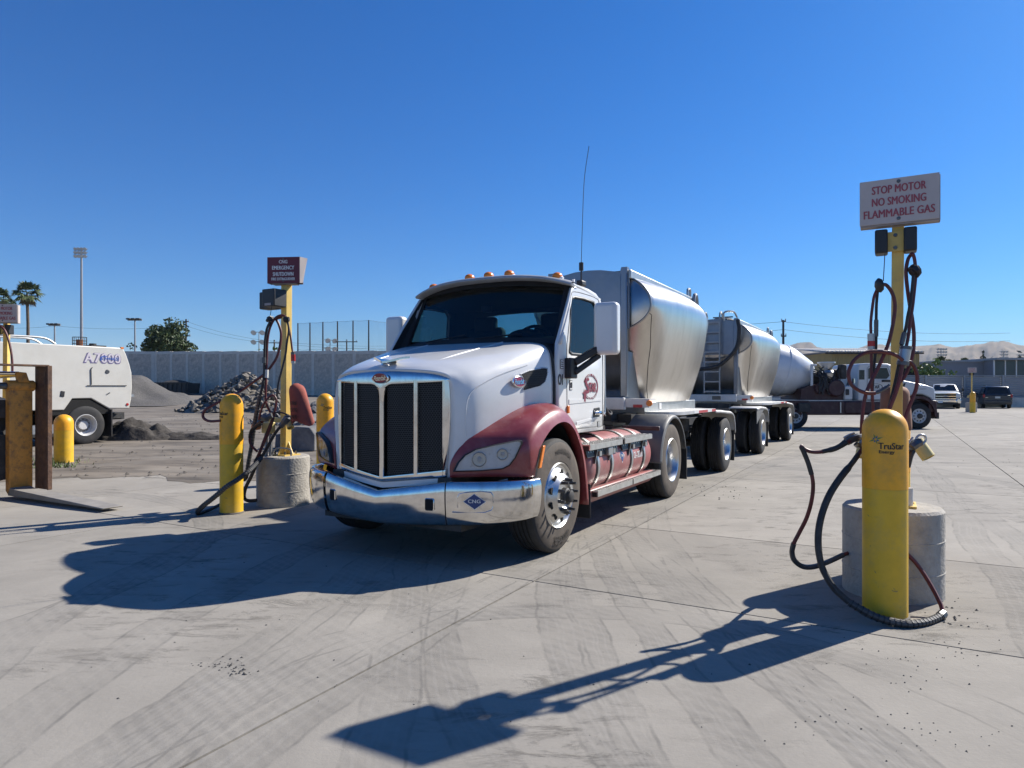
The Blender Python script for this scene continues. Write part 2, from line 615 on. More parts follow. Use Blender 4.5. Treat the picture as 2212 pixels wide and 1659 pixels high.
    fade = math_('MULTIPLY', rng(noise(1.1, 6, 0.7), 0.36, 0.66, 0.1, 1), rng(noise(0.42, 3, 0.5), 0.32, 0.6, 0.5, 1))
    tot = math_('MULTIPLY', math_('MULTIPLY', tot, fade), rng(tread.outputs['Fac'], 0, 1, 0.55, 1))
    base = mixc(math_('MULTIPLY', tot, 0.6), base, (0.135, 0.129, 0.117, 1))
    base = mixc(math_('MULTIPLY', math_('MULTIPLY', edge, fade), 0.22), base, (0.40, 0.38, 0.345, 1))
    base = mixc(math_('MULTIPLY', math_('MULTIPLY', groove, rng(noise(3.1, 4, 0.6), 0.42, 0.6, 0, 1)), 0.42), base, (0.11, 0.104, 0.094, 1))
    # small dark oil spots
    vo = N.new('ShaderNodeTexVoronoi')
    vo.inputs['Scale'].default_value = 0.55
    L.new(pos, vo.inputs['Vector'])
    spot = math_('MULTIPLY', rng(math_('ADD', vo.outputs['Distance'], rng(mid, 0, 1, -0.06, 0.06)), 0.03, 0.07, 1, 0),
                 rng(vo.outputs['Color'], 0.62, 0.66, 0, 1))
    base = mixc(math_('MULTIPLY', spot, 0.55), base, (0.12, 0.112, 0.1, 1))
    oi_ = N.new('ShaderNodeObjectInfo').outputs['Random']
    hv = N.new('ShaderNodeHueSaturation')
    L.new(base, hv.inputs['Color'])
    L.new(math_('MULTIPLY', rng(oi_, 0, 1, 0.90, 1.08), rng(noise(0.75, 4, 0.6, dist=1.2), 0.3, 0.72, 0.88, 1.10)), hv.inputs['Value'])
    base = hv.outputs['Color']
    L.new(base, b.inputs['Base Color'])
    h = math_('ADD', math_('MULTIPLY', fine, 0.5), math_('MULTIPLY', scuff, 0.9))
    h = math_('SUBTRACT', h, math_('MULTIPLY', tot, 0.35))
    bp = N.new('ShaderNodeBump')
    bp.inputs['Strength'].default_value = 0.35
    bp.inputs['Distance'].default_value = 0.012
    L.new(h, bp.inputs['Height'])
    L.new(bp.outputs[0], b.inputs['Normal'])
    return m

M['ground'] = ground_mat()
M['joint'] = mat('joint_dirt', (0.13, 0.12, 0.105), 0.95, var=0.3, scale=3, world_co=True)
M['far_ground'] = mat('far_ground', (0.225, 0.21, 0.18), 0.95, var=0.15, scale=0.06, world_co=True)
M['yard'] = mat('yard_dirt', (0.145, 0.122, 0.095), 0.97, var=0.55, scale=1.3, bump=0.9, bscale=3.2,
                dirt=((0.25, 0.222, 0.182), 0.85, 0.45), world_co=True, stretch=(0.55, 1.5, 1))

ground = MB().grid([[(-9000, -9000, -.03), (9000, -9000, -.03)], [(-9000, 9000, -.03), (9000, 9000, -.03)]]).build('ground', M['far_ground'])
tag(ground, kind='structure')

pavement = MB().face([tuple(loc2w(x, y, -.018)) for x, y in ((-16, -14), (32, -14), (32, 62), (-16, 62))]).build('pavement', M['joint'])
tag(pavement, kind='structure')
xj = [-16, -12.4, -8.0, -5.75, -3.45, 1.42, 5.5, 9.6, 13.7, 17.8, 22.0, 27.0, 32]
yj = [-14, -10.1, -5.5, -0.88, 1.42, 6.0, 10.6, 15.2, 19.8, 24.4, 29, 33.6, 38.2, 43, 49, 55, 62]
gap = 0.008
for i in range(len(xj) - 1):
    for j in range(len(yj) - 1):
        c = loc2w((xj[i] + xj[i + 1]) / 2, (yj[j] + yj[j + 1]) / 2)
        if (c.x < -9 and c.y > 17) or c.y < -9:
            continue
        p = [loc2w(xj[i] + gap, yj[j] + gap), loc2w(xj[i + 1] - gap, yj[j] + gap),
             loc2w(xj[i + 1] - gap, yj[j + 1] - gap), loc2w(xj[i] + gap, yj[j + 1] - gap)]
        lo = [q + Vector((0, 0, -.016)) for q in p]
        MB().add(p + lo, [(0, 1, 2, 3), (4, 5, 1, 0), (5, 6, 2, 1), (6, 7, 3, 2), (7, 4, 0, 3)]).build('concrete_slab', M['ground'], pavement)

def dirt_edge(x):
    return 11.0 + 0.35 * math.sin(x * 1.7) + 0.22 * math.sin(x * 4.1 + 1) + 0.12 * math.sin(x * 9.3) + max(0, x + 3.0) * 2.2

rows = []
xs = [-95 + 1.0 * i for i in range(78)] + [-17 + .25 * i for i in range(73)]
for k in range(64):
    t = (k / 63) ** 1.7
    row = []
    for x in xs:
        y0 = dirt_edge(x)
        y = y0 + (88 - y0) * t
        z = yard_z(x, y) + 0.004
        if k > 0:
            z += 0.055 * max(0, mnoise.noise(Vector((x * .5, y * .5, 0)))) + 0.03 * max(0, mnoise.noise(Vector((x * 1.7, y * 1.7, 3))))
        row.append((x, y, z))
    rows.append(row)
yard = MB().grid(rows).build('dirt_yard', M['yard'])
tag(yard, kind='structure')

# ------------------------------------------------------------------ hills
def hill_mat():
    m = mat('dry_hill_grass', (0.205, 0.155, 0.10), 1.0, var=0.2, scale=0.0016, dirt=((0.06, 0.065, 0.035), 0.95, 0.0065), world_co=True, rvar=0)
    return m
M['hill'] = hill_mat()
rows = []
for k in range(41):
    d = 4300 + 2600 * k / 40
    row = []
    for i in range(420):
        ang = R(-4 + 46 * i / 419)
        px = 1106 + FPX * math.tan(ang)
        ridge = 98 - 14 * math.exp(-((px - 1830) / 60) ** 2) + 3.5 * math.sin(px * .021) + 2.5 * math.sin(px * .047 + 1.3) + 7 * math.exp(-((px - 1724) / 22) ** 2)
        ridge *= smooth((px - 1100) / 500)
        n1 = mnoise.fractal(Vector((px * .020, d * .0016, 1)), 0.75, 2.1, 7)
        hgt = ridge / FPX * 6500 * smooth(k / 30) * (1 if k < 31 else 1 - .10 * (k - 30) / 10)
        hgt *= (1 + 0.17 * n1 * (1 - .92 * smooth((k - 20) / 10))) * math.cos(ang) * .96
        hgt += 3 * mnoise.noise(Vector((px * .07, d * .004, 5)))
        row.append((d * math.sin(ang), d * math.cos(ang), max(-1.0, hgt) - 2))
    rows.append(row)
hills = MB().grid(rows).build('hills', M['hill'], angle=180)
tag(hills, kind='structure')

hz = MB().box((0, 0, 299), (19600, 19600, 600)).build('haze', bpy.data.materials.new('thin_air'))
tag(hz, kind='stuff')
hz['label'] = 'thin pale haze over the far hills'
hm_ = hz.data.materials[0]
hm_.use_nodes = True
for n_ in list(hm_.node_tree.nodes):
    hm_.node_tree.nodes.remove(n_)
ho_ = hm_.node_tree.nodes.new('ShaderNodeOutputMaterial')
hv_ = hm_.node_tree.nodes.new('ShaderNodeVolumePrincipled')
hv_.inputs['Color'].default_value = (0.80, 0.88, 1.0, 1)
hv_.inputs['Density'].default_value = 0.00006
hm_.node_tree.links.new(hv_.outputs[0], ho_.inputs['Volume'])

# ------------------------------------------------------------------ boundary wall of precast panels
M['wall_panel'] = mat('exposed_aggregate', (0.54, 0.46, 0.375), 0.95, var=0.22, scale=4.5, bump=1.0, bscale=7, dirt=((0.26, 0.25, 0.235), 0.6, 2.0))
M['wall_post'] = mat('wall_post_concrete', (0.66, 0.60, 0.52), 0.9, var=0.07, scale=2, dirt=((0.3, 0.29, 0.27), 0.4, 1.5))

def precast_wall(label, a, c, n, h=4.48):
    a, c = Vector(a), Vector(c)
    a.z, c.z = yard_z(a.x, a.y), yard_z(c.x, c.y)
    d = (c - a)
    L_ = d.length
    ang = math.atan2(d.y, d.x)
    t = thing('boundary_wall', label, 'wall', a, ang)
    st = L_ / n
    dz = (c.z - a.z) / n
    pm = MB().box((0, 0, (h - .47) / 2), (st - .34, .13, h + .13)).mesh('panel')
    pm.materials.append(M['wall_panel'])
    qm = MB().box((0, 0, h / 2 - .1), (.34, .20, h + .46)).mesh('post')
    qm.materials.append(M['wall_post'])
    cm = MB().box((0, 0, h - .02), (st - .34, .16, .3)).mesh('cap_rail')
    cm.materials.append(M['wall_post'])
    for i in range(n + 1):
        o = bpy.data.objects.new('post', qm)
        COL.objects.link(o)
        o.parent = t
        o.location = (i * st, 0, dz * i)
        if i < n:
            for nm, me in (('panel', pm), ('cap_rail', cm)):
                o = bpy.data.objects.new(nm, me)
                COL.objects.link(o)
                o.parent = t
                o.location = ((i + .5) * st, 0, dz * (i + .5))
    return t

WA = Vector(((337.6 - 1106) / FPX * 75, 75, 0))
WB = Vector(((660 - 1106) / FPX * 66, 66, 0))
wdir = (WB - WA) / 8.6
precast_wall('long grey precast concrete wall with tall rough panels behind the rubble', WA, WA + wdir * 21, 21)
precast_wall('short darker return of the grey concrete wall at its left corner', WA + Vector((-13, -3.2, 0)), WA + Vector((-.35, 0, 0)), 5)

# ------------------------------------------------------------------ vegetation
def leaf_mat(name, c, v=0.45):
    m = mat(name, c, 0.6, var=v, scale=0.9, rvar=0.05, world_co=True)
    return m
M['leaf_dark'] = leaf_mat('leaf_dark_green', (0.062, 0.092, 0.030))
M['leaf_mid'] = leaf_mat('leaf_mid_green', (0.085, 0.13, 0.035))
M['leaf_light'] = leaf_mat('leaf_bright_green', (0.13, 0.185, 0.045))
M['leaf_pine'] = leaf_mat('leaf_pine', (0.05, 0.068, 0.033))
M['frond'] = leaf_mat('palm_frond', (0.075, 0.10, 0.035))
M['frond_dry'] = leaf_mat('palm_frond_dry', (0.20, 0.15, 0.08))
M['bark'] = mat('bark', (0.12, 0.09, 0.065), 0.95, var=0.3, scale=4, bump=0.5, bscale=12)

def crown(blobs, n, s, seed):
    rnd = random.Random(seed)
    V, F = [], []
    wts = [b[1][0] * b[1][1] * b[1][2] for b in blobs]
    for i in range(n):
        c, r = rnd.choices(blobs, wts)[0]
        while True:
            p = Vector((rnd.uniform(-1, 1), rnd.uniform(-1, 1), rnd.uniform(-1, 1)))
            if .25 < p.length < 1:
                break
        p = p.normalized() * (p.length ** .55)
        p = Vector((c[0] + p.x * r[0], c[1] + p.y * r[1], c[2] + p.z * r[2]))
        nn = Vector((rnd.gauss(0, 1), rnd.gauss(0, 1), rnd.gauss(0, 1) + .6)).normalized()
        a, b = frame_of(nn)
        th = rnd.uniform(0, 6.28)
        u = (a * math.cos(th) + b * math.sin(th)) * s * rnd.uniform(.6, 1.3)
        w = nn.cross(u).normalized() * s * rnd.uniform(.35, .7)
        k = len(V)
        V += [p - u, p + w, p + u, p - w]
        F.append((k, k + 1, k + 2, k + 3))
    m = MB()
    m.V = [tuple(v) for v in V]
    m.F = F
    return m

def raw_build(mb, name, m, parent=None):
    me = bpy.data.meshes.new(name)
    me.from_pydata(mb.V, [], mb.F)
    me.materials.append(m)
    o = bpy.data.objects.new(name, me)
    COL.objects.link(o)
    if parent is not None:
        o.parent = parent
    return o

def tree(label, base, H, W, m, n=2600, s=.32, seed=1, trunk=.3, cat='tree', group=None, name='broadleaf_tree', low=.25):
    t = thing(name, label, cat, base, 0, group)
    rnd = random.Random(seed * 13 + 5)
    blobs = []
    for i in range(11):
        a = rnd.uniform(0, 6.28)
        rr = rnd.uniform(.15, .62) * W / 2
        z = rnd.uniform(low + .12, .86) * H
        q = 1 - abs(z / H - .55) * .9
        r = rnd.uniform(.24, .38) * W / 2 * q
        blobs.append(((math.cos(a) * rr * q, math.sin(a) * rr * q, z), (r * 1.25, r * 1.25, r * rnd.uniform(.75, 1.05))))
    for i in range(16):
        a = rnd.uniform(0, 6.28)
        rr = rnd.uniform(.35, .92) * W / 2
        z = rnd.uniform(low + .15, .98) * H
        q = max(.15, 1 - ((z / H - .5) / .52) ** 2) ** .5
        r = rnd.uniform(.09, .17) * W / 2
        blobs.append(((math.cos(a) * rr * q, math.sin(a) * rr * q, z), (r * 1.3, r * 1.3, r)))
    blobs.append(((0, 0, H * .58), (W * .27, W * .27, H * .25)))
    raw_build(crown(blobs, n, s, seed), 'crown', m, t)
    tb = MB().tube([(0, 0, -.1), (.05, 0, H * .2), (-.05, .05, H * .45), (0, 0, H * .7)], [trunk, trunk * .8, trunk * .55, trunk * .2], 8)
    for c, r in blobs[:7]:
        tb.tube([(0, 0, H * .25), Vector(c) * .55 + Vector((0, 0, H * .12)), c], [trunk * .45, trunk * .3, trunk * .1], 6)
    tb.build('trunk', M['bark'], t)
    return t

def conifer(label, base, H, W, seed, group=None):
    t = thing('conifer_tree', label, 'tree', base, 0, group)
    rnd = random.Random(seed)
    blobs = []
    for k in range(9):
        f = k / 8
        for q in range(3):
            a = rnd.uniform(0, 6.28)
            rr = W / 2 * (1 - f) * .55
            blobs.append(((math.cos(a) * rr, math.sin(a) * rr, H * (.2 + .78 * f)), (W * .24 * (1.1 - f), W * .24 * (1.1 - f), H * .06)))
    raw_build(crown(blobs, 1500, .42, seed), 'crown', M['leaf_pine'], t)
    MB().cyl((0, 0, -.1), (0, 0, H * .95), .22, .03, 8).build('trunk', M['bark'], t)
    return t

def palm(label, base, H, seed, rad=2.2, group=None):
    t = thing('palm_tree', label, 'palm', base, 0, group)
    rnd = random.Random(seed)
    MB().tube([(0, 0, -.1), (.15, 0, H * .3), (.1, .05, H * .7), (0, 0, H)], [.32, .26, .21, .2], 10).build('trunk', M['bark'], t)
    for nm, mm, cnt, lo, hi, sc in (('frond', M['frond'], 34, -.35, 1.35, 1.0), ('dry_skirt', M['frond_dry'], 16, -1.3, -.7, .72)):
        V, F = [], []
        for i in range(cnt):
            az = rnd.uniform(0, 6.28)
            el = rnd.uniform(lo, hi)
            L_ = rad * sc * rnd.uniform(.8, 1.12)
            d = Vector((math.cos(az) * math.cos(el), math.sin(az) * math.cos(el), math.sin(el)))
            side = Vector((-math.sin(az), math.cos(az), 0))
            up = side.cross(d)
            c = Vector((0, 0, H)) + d * L_ * .5
            k = len(V)
            V += [Vector((0, 0, H)) + side * .03, Vector((0, 0, H)) - side * .03, c]
            F.append((k, k + 1, k + 2))
            for q in range(9):             # fan of pointed leaflets
                a = (q - 4) / 4 * 1.25
                e = d * math.cos(a) + side * math.sin(a)
                tip = c + e * L_ * .55 + Vector((0, 0, -.22 * L_ * abs(math.sin(a)) - .12 * L_))
                w = (d * -math.sin(a) + side * math.cos(a)) * L_ * .075
                k = len(V)
                V += [c, c + e * L_ * .25 + w, tip, c + e * L_ * .25 - w]
                F.append((k, k + 1, k + 2, k + 3))
        m = MB()
        m.V = [tuple(v) for v in V]
        m.F = F
        raw_build(m, nm, mm, t)
    return t

def far(px, Y, z=None):
    x = (px - 1106) / FPX * Y
    return (x, Y, yard_z(x, min(Y, 88)) if z is None else z)

tree('dense dark green tree rising over the left part of the concrete wall', far(361, 96, 1.0), 10.9, 10.2, M['leaf_dark'], 6500, .26, 3, .34)
tree('small green treetop over the wall just left of the shutdown sign pole', far(566, 96, 1.0), 6.6, 2.6, M['leaf_mid'], 500, .3, 4, .12)
tree('wide low green treetop over the wall behind the shutdown sign pole', far(598, 98, 1.0), 7.0, 3.6, M['leaf_mid'], 700, .3, 5, .14)
tree('rounded bright green tree beside the tan building and corrugated fence', far(2009, 63, 0), 4.3, 4.4, M['leaf_light'], 2600, .17, 6, .14, low=.05)
tree('low bright green bush behind the fence, right of the tan building', far(2040, 64, 0), 3.2, 3.0, M['leaf_light'], 1200, .16, 7, .1, low=.05)
palm('tall fan palm with a full crown behind the sweeper, left of the light mast', far(58.5, 100, 1.0), 14.6, 1, 2.3)
palm('fan palm cut by the left photo edge behind the gas sign', far(-4, 112, 1.0), 15.5, 2, 2.4)
palm('smaller far fan palm peeking above the left gas sign', far(17, 118, 1.0), 15.2, 3, 1.6)
PG = 'fan palms behind the grey building'
palm('leftmost of the four fan palms, in front of a stadium light mast', far(2032, 150, 0), 7.4, 4, 1.9, PG)
palm('second fan palm from the left behind the grey building', far(2049, 152, 0), 7.0, 5, 1.8, PG)
palm('third fan palm from the left, lowest crown of the four', far(2066, 150, 0), 6.6, 6, 1.8, PG)
palm('rightmost of the four fan palms behind the grey building', far(2085, 149, 0), 7.0, 7, 1.9, PG)
conifer('tall pointed conifer behind the grey building', far(2123, 150, 0), 9.8, 5.0, 11)
conifer('short bushy conifer left of the tall pointed one', far(2112, 152, 0), 7.2, 5.2, 12)
conifer('rounded conifer between the tall conifer and the glass building', far(2143, 150, 0), 8.6, 4.8, 13)
conifer('dark conifer over the glass building at the right photo edge', far(2202, 120, 0), 8.2, 4.0, 14)

# ------------------------------------------------------------------ masts, poles, wires
M['pole_grey'] = mat('pole_grey', (0.30, 0.31, 0.32), 0.55, 0.3, var=0.1, scale=1)
M['pole_wood'] = mat('pole_wood', (0.085, 0.065, 0.05), 0.9, var=0.2, scale=3)
M['pole_black'] = mat('pole_black', (0.03, 0.03, 0.033), 0.6, var=0.1, scale=3)
M['lamp_glass'] = mat('lamp_glass', (0.55, 0.56, 0.56), 0.25, var=0.1, scale=3)

def light_mast(label, base, H, rows, cols, sp, lamp, bars=None, r=.16, rz=0.0, name='stadium_light'):
    t = thing(name, label, 'light mast', base, rz)
    MB().cyl((0, 0, -.2), (0, 0, H), r, r * .55, 10).build('pole', M['pole_grey'], t)
    for i in range(rows):
        z = H - i * sp * 1.1
        MB().bar((-sp * cols / 2, 0, z), (sp * cols / 2, 0, z), .1, .1).build('crossarm', M['pole_grey'], t)
        for j in range(cols):
            x = (j - (cols - 1) / 2) * sp
            l = MB().lathe([(0.0, -.02), (lamp * .45, 0), (lamp, lamp * .9), (lamp * .96, lamp * .95)], (x, -.15, z + .05), (0, -1, -.55), 12)
            lo = l.build('lamp', M['pole_grey'], t)
            MB().lathe([(0, 0), (lamp * .93, 0.002)], Vector((x, -.15, z + .05)) + Vector((0, -1, -.55)).normalized() * lamp * .88, (0, -1, -.55), 12).build('lamp_glass', M['lamp_glass'], lo)
    return t

def t_light(label, base, H, w, n=3, rz=0.0):
    t = thing('area_light', label, 'area light', base, rz)
    MB().cyl((0, 0, -.2), (0, 0, H), .14, .09, 10).build('pole', M['pole_grey'], t)
    MB().bar((-w / 2, 0, H), (w / 2, 0, H), .12, .16).build('crossarm', M['pole_grey'], t)
    for i in range(n):
        x = (i - (n - 1) / 2) * w / n
        MB().box((x, -.28, H + .12), (w / n * .8, .7, .2)).build('lamp', M['pole_black'], t, bevel=.05)
    return t

light_mast('very tall stadium light mast standing alone left of the tree', far(176, 130, 1.0), 27.6, 3, 4, .62, .36, r=.32)
t_light('low T-shaped area light between the palm and the tall mast', far(118, 92, 1.0), 9.3, 1.65)
t_light('T-shaped area light just left of the big dark tree', far(291.5, 92, 1.0), 10.0, 1.95)
light_mast('stadium light with four lamps over the wall, left of the sign pole', far(559.5, 118, 1.0), 10.6, 2, 2, 1.5, .48, r=.13)
light_mast('stadium light with four lamps seen through the tall net', far(713, 118, 1.0), 9.2, 2, 2, 1.3, .48, r=.13, rz=R(40))
light_mast('lamp mast among palms at the far right, nearest the tan building', far(2033, 160, 0), 11.2, 3, 4, .62, .30, r=.14)
light_mast('lamp mast standing clear above the glass building', far(2167.5, 160, 0), 10.6, 3, 3, .62, .30, r=.14)
light_mast('lamp mast nearest the right photo edge above the glass building', far(2204, 160, 0), 9.8, 3, 3, .6, .28, r=.14)

def utility_pole(label, base, H, arms=((.6, 2.0),), r=.15, rz=0.0, m=None):
    t = thing('utility_pole', label, 'utility pole', base, rz)
    MB().cyl((0, 0, -.2), (0, 0, H), r, r * .7, 10).build('pole', m or M['pole_wood'], t)
    for dz, w in arms:
        MB().box((0, -.1, H - dz), (w, .12, .14)).build('crossarm', M['pole_wood'], t)
        for k in (-1, 0, 1) if w > 1 else (-1, 1):
            MB().cyl((k * w * .45, -.1, H - dz + .07), (k * w * .45, -.1, H - dz + .3), .07, .05, 8).build('insulator', M['pole_grey'], t)
    return t

utility_pole('black utility pole with wires rising behind the mixer drum', far(1692, 80, 0), 9.75, ((.15, .5), (1.9, .6)), .17, m=M['pole_black'])
utility_pole('dark utility pole beside the right edge of the big tree', far(402, 104, 1.0), 11.4, ((.4, .9), (2.6, 1.4)), .16)
utility_pole('utility pole with wide crossarm behind the shutdown sign pole', far(592.5, 112, 1.0), 8.8, ((.5, 3.2),), .16)
utility_pole('utility pole with wide crossarm seen through the right part of the net', far(749, 118, 1.0), 9.3, ((.4, 3.8),), .15)
utility_pole('small utility pole low behind the net', far(743, 120, 1.0), 6.6, ((.3, 1.9),), .12)

def wire(label, pts, sag, r=.02):
    P = []
    for a, c in zip(pts[:-1], pts[1:]):
        a, c = Vector(a), Vector(c)
        for k in range(12):
            f = k / 12
            p = a.lerp(c, f)
            p.z -= 4 * sag * f * (1 - f)
            P.append(p)
    P.append(Vector(pts[-1]))
    tag(MB().tube(P, r, 5).build('power_line', M['pole_black']), label, 'power line')

wire('upper power line strung over the black pole behind the mixer drum', [(-6, 150, 14), at(1692, 695, 80), (70, 95, 9.5)], .6)
wire('lower power line strung over the black pole behind the mixer drum', [(-6, 150, 11), at(1692, 712, 80), (70, 95, 8.4)], .6)
wire('upper power line sloping down right from the pole by the tree', [at(402, 694, 104), at(592, 737, 112), at(900, 745, 130)], .5, .018)
wire('lower power line sloping down right from the pole by the tree', [at(402, 704, 104), at(592, 741, 112), at(900, 752, 130)], .5, .018)
wire('power line running left from the pole by the tree past the light mast', [at(402, 704, 104), at(120, 704, 120), at(-60, 702, 130)], .5, .018)

# tall sports net on poles
def net():
    t = thing('sports_net', 'tall see-through sports net on thin black poles above the wall', 'net', far(760, 120, 1.0))
    o0 = Vector(far(760, 120, 1.0))
    nm = bpy.data.materials.new('net_mesh')
    nm.use_nodes = True
    N, L = nm.node_tree.nodes, nm.node_tree.links
    for n_ in list(N):
        N.remove(n_)
    out = N.new('ShaderNodeOutputMaterial')
    tr = N.new('ShaderNodeBsdfTransparent')
    df = N.new('ShaderNodeBsdfDiffuse')
    df.inputs['Color'].default_value = (0.02, 0.02, 0.025, 1)
    mx = N.new('ShaderNodeMixShader')
    nz = N.new('ShaderNodeTexNoise')
    nz.inputs['Scale'].default_value = 4
    mr = N.new('ShaderNodeMapRange')
    mr.inputs['To Min'].default_value = .08
    mr.inputs['To Max'].default_value = .16
    L.new(nz.outputs['Fac'], mr.inputs['Value'])
    L.new(mr.outputs[0], mx.inputs['Fac'])
    L.new(tr.outputs[0], mx.inputs[1])
    L.new(df.outputs[0], mx.inputs[2])
    L.new(mx.outputs[0], out.inputs['Surface'])
    poles = [(643.5, 698, 122), (669.6, 697, 121), (697.5, 695.5, 120), (729, 694, 119), (762.6, 692.5, 118), (796.5, 691.5, 117), (842, 697, 124), (869, 707, 132), (885, 702.5, 128), (858, 724, 140)]
    tops = []
    for px, py, Y in poles:
        p = at(px, py, Y)
        tops.append(p - o0)
        MB().cyl((p.x - o0.x, p.y - o0.y, -.3), p - o0, .16, .11, 8).build('net_pole', M['pole_black'], t)
    m = MB()
    for a, c in zip(tops[:6], tops[1:7]):
        m.face([(a.x, a.y, 0), (c.x, c.y, 0), c, a])
    m.build('net_mesh', nm, t)
    c = MB()
    for a, d in zip(tops[:6], tops[1:7]):
        for f in (1, .62):
            c.tube([(a.x, a.y, a.z * f), ((a.x + d.x) / 2, (a.y + d.y) / 2, (a.z + d.z) / 2 * f - .15), (d.x, d.y, d.z * f)], .015, 4)
    c.build('net_cable', M['pole_black'], t)
net()

# ------------------------------------------------------------------ piles
M['rubble'] = mat('broken_concrete', (0.17, 0.152, 0.128), 0.95, var=0.45, scale=3, bump=0.4, bscale=14)
M['rubble_dark'] = mat('dark_broken_stone', (0.17, 0.165, 0.16), 0.95, var=0.35, scale=3, bump=0.4, bscale=14)
M['gravel'] = mat('dark_gravel', (0.098, 0.092, 0.086), 0.98, var=0.4, scale=16, bump=1.0, bscale=26)
M['dark_soil'] = mat('dark_soil', (0.052, 0.045, 0.038), 0.98, var=0.45, scale=6, bump=1.0, bscale=12)

def chunk_mesh(seed, m):
    rnd = random.Random(seed)
    bm = bmesh.new()
    for i in range(11):
        v = Vector((rnd.gauss(0, 1), rnd.gauss(0, 1), rnd.gauss(0, 1))).normalized() * rnd.uniform(.75, 1)
        bm.verts.new((v.x * .5, v.y * .38, v.z * .24))
    bmesh.ops.convex_hull(bm, input=bm.verts)
    bmesh.ops.delete(bm, geom=[v for v in bm.verts if not v.link_faces], context='VERTS')
    me = bpy.data.meshes.new('concrete_chunk')
    bm.to_mesh(me)
    bm.free()
    me.materials.append(m)
    return me

def heap_z(x, y, r, h, p=1.15):
    d = math.hypot(x, y) / r
    return h * max(0, 1 - d) ** p

def rubble_heap(cx, cy, rx, ry, h, n, smin, smax, seed, m, label, group, moundlabel, mcat, fill=0.8):
    rnd = random.Random(seed)
    z0 = yard_z(cx, cy)
    meshes = [chunk_mesh(seed * 100 + i, m) for i in range(9)]
    rows = []
    for i in range(13):
        f = i / 12
        rows.append([(cx + math.cos(a * .2618) * rx * f, cy + math.sin(a * .2618) * ry * f,
                      z0 + (h * fill * max(0, 1 - f) ** 1.15 if f < 1 else -.05) + rnd.uniform(-.06, .06)) for a in range(24)])
    core = MB().grid(rows, closed=True).build('rubble_core', m)
    tag(core, moundlabel, mcat, kind='stuff')
    k = 0
    while k < n:
        a = rnd.uniform(math.pi * .92, math.pi * 2.08)
        f = rnd.random() ** .62
        x, y = math.cos(a) * rx * f, math.sin(a) * ry * f
        z = h * max(0, 1 - f) ** 1.15
        o = bpy.data.objects.new('concrete_chunk', meshes[rnd.randrange(9)])
        COL.objects.link(o)
        s = rnd.uniform(smin, smax) * (1.0 if f < .9 else .7)
        o.scale = (s, s, s)
        o.location = (cx + x, cy + y, z0 + z + s * .08)
        o.rotation_euler = (rnd.uniform(-.9, .9), rnd.uniform(-.9, .9), rnd.uniform(0, 6.28))
        tag(o, label, 'rubble', group)
        k += 1

rubble_heap(-14.1, 36, 3.5, 3.0, 2.0, 270, .28, .72, 5, M['rubble'], 'broken grey concrete chunk in the large rubble pile before the wall',
            'concrete chunks in the large rubble pile', 'grey rubble filling under the chunks of the large pile', 'rubble pile')
rubble_heap(-8.6, 27.0, 1.9, 1.6, 1.15, 110, .2, .5, 6, M['rubble_dark'], 'dark broken stone in the shaded heap behind the middle yellow bollard',
            'stones in the shaded dark heap', 'dark filling under the stones of the shaded heap', 'rubble pile')

def mound(cx, cy, rx, ry, h, seed, m, name, label, cat, rough=.12, pw=1.0, nf=1.6):
    z0 = yard_z(cx, cy)
    rows = []
    for i in range(41):
        row = []
        for j in range(41):
            u, v = i / 20 - 1, j / 20 - 1
            d = math.hypot(u, v)
            x, y = cx + u * rx, cy + v * ry
            b = max(0, 1 - d)
            z = h * b ** pw + rough * h * min(1, b * 4) * mnoise.fractal(Vector((x * nf, y * nf, seed)), 1, 2, 4)
            row.append((x, y, z0 + z - (.04 if d >= .97 else 0)))
        rows.append(row)
    return tag(MB().grid(rows).build(name, m, angle=60), label, cat, kind='stuff')

mound(-25.9, 45, 4.9, 4.5, 2.15, 3, M['gravel'], 'gravel_pile', 'smooth cone of dark gravel behind the sweeper tail', 'gravel pile', .16, .92, .55)
mound(-11.0, 19.6, 1.35, .8, .62, 9, M['dark_soil'], 'soil_mound', 'small dark mound of damp soil just behind the sweeper', 'soil pile', .30, .75, 2.6)
mound(-9.6, 19.7, 1.7, .45, .24, 10, M['dark_soil'], 'soil_ridge', 'low dark ridge of soil trailing right of the mound', 'soil pile', .4, .8, 2.6)
mound(-8.5, 60, 3.0, 2.0, 1.7, 12, M['dark_soil'], 'soil_pile', 'dark rounded soil pile low against the wall beside the truck grille', 'soil pile', .1, .7)

# grey concrete blocks behind the shutdown post; shaded face put into the dark colour
def conc_block(label, c, d, rz):
    o = MB().prism([(-d[0] / 2, -d[1] / 2, 0), (d[0] / 2, -d[1] / 2, 0), (d[0] * .49, -d[1] * .46, d[2] * .7), (d[0] * .32, -d[1] * .45, d[2] * .98), (-d[0] * .12, -d[1] * .47, d[2]), (-d[0] * .46, -d[1] * .46, d[2] * .9)], (0, d[1] * .95, 0)).build('concrete_block', M['rubble_dark'], bevel=.03)
    o.location = c
    o.rotation_euler = (0, 0, rz)
    tag(o, label, 'concrete block')
conc_block('large dark concrete block on the dirt behind the shutdown post pedestal', (-4.95, 16.4, 0), (.85, .7, .58), R(-20))
conc_block('flat dark concrete block lying left of the larger block', (-5.6, 16.9, 0), (.6, .5, .4), R(15))

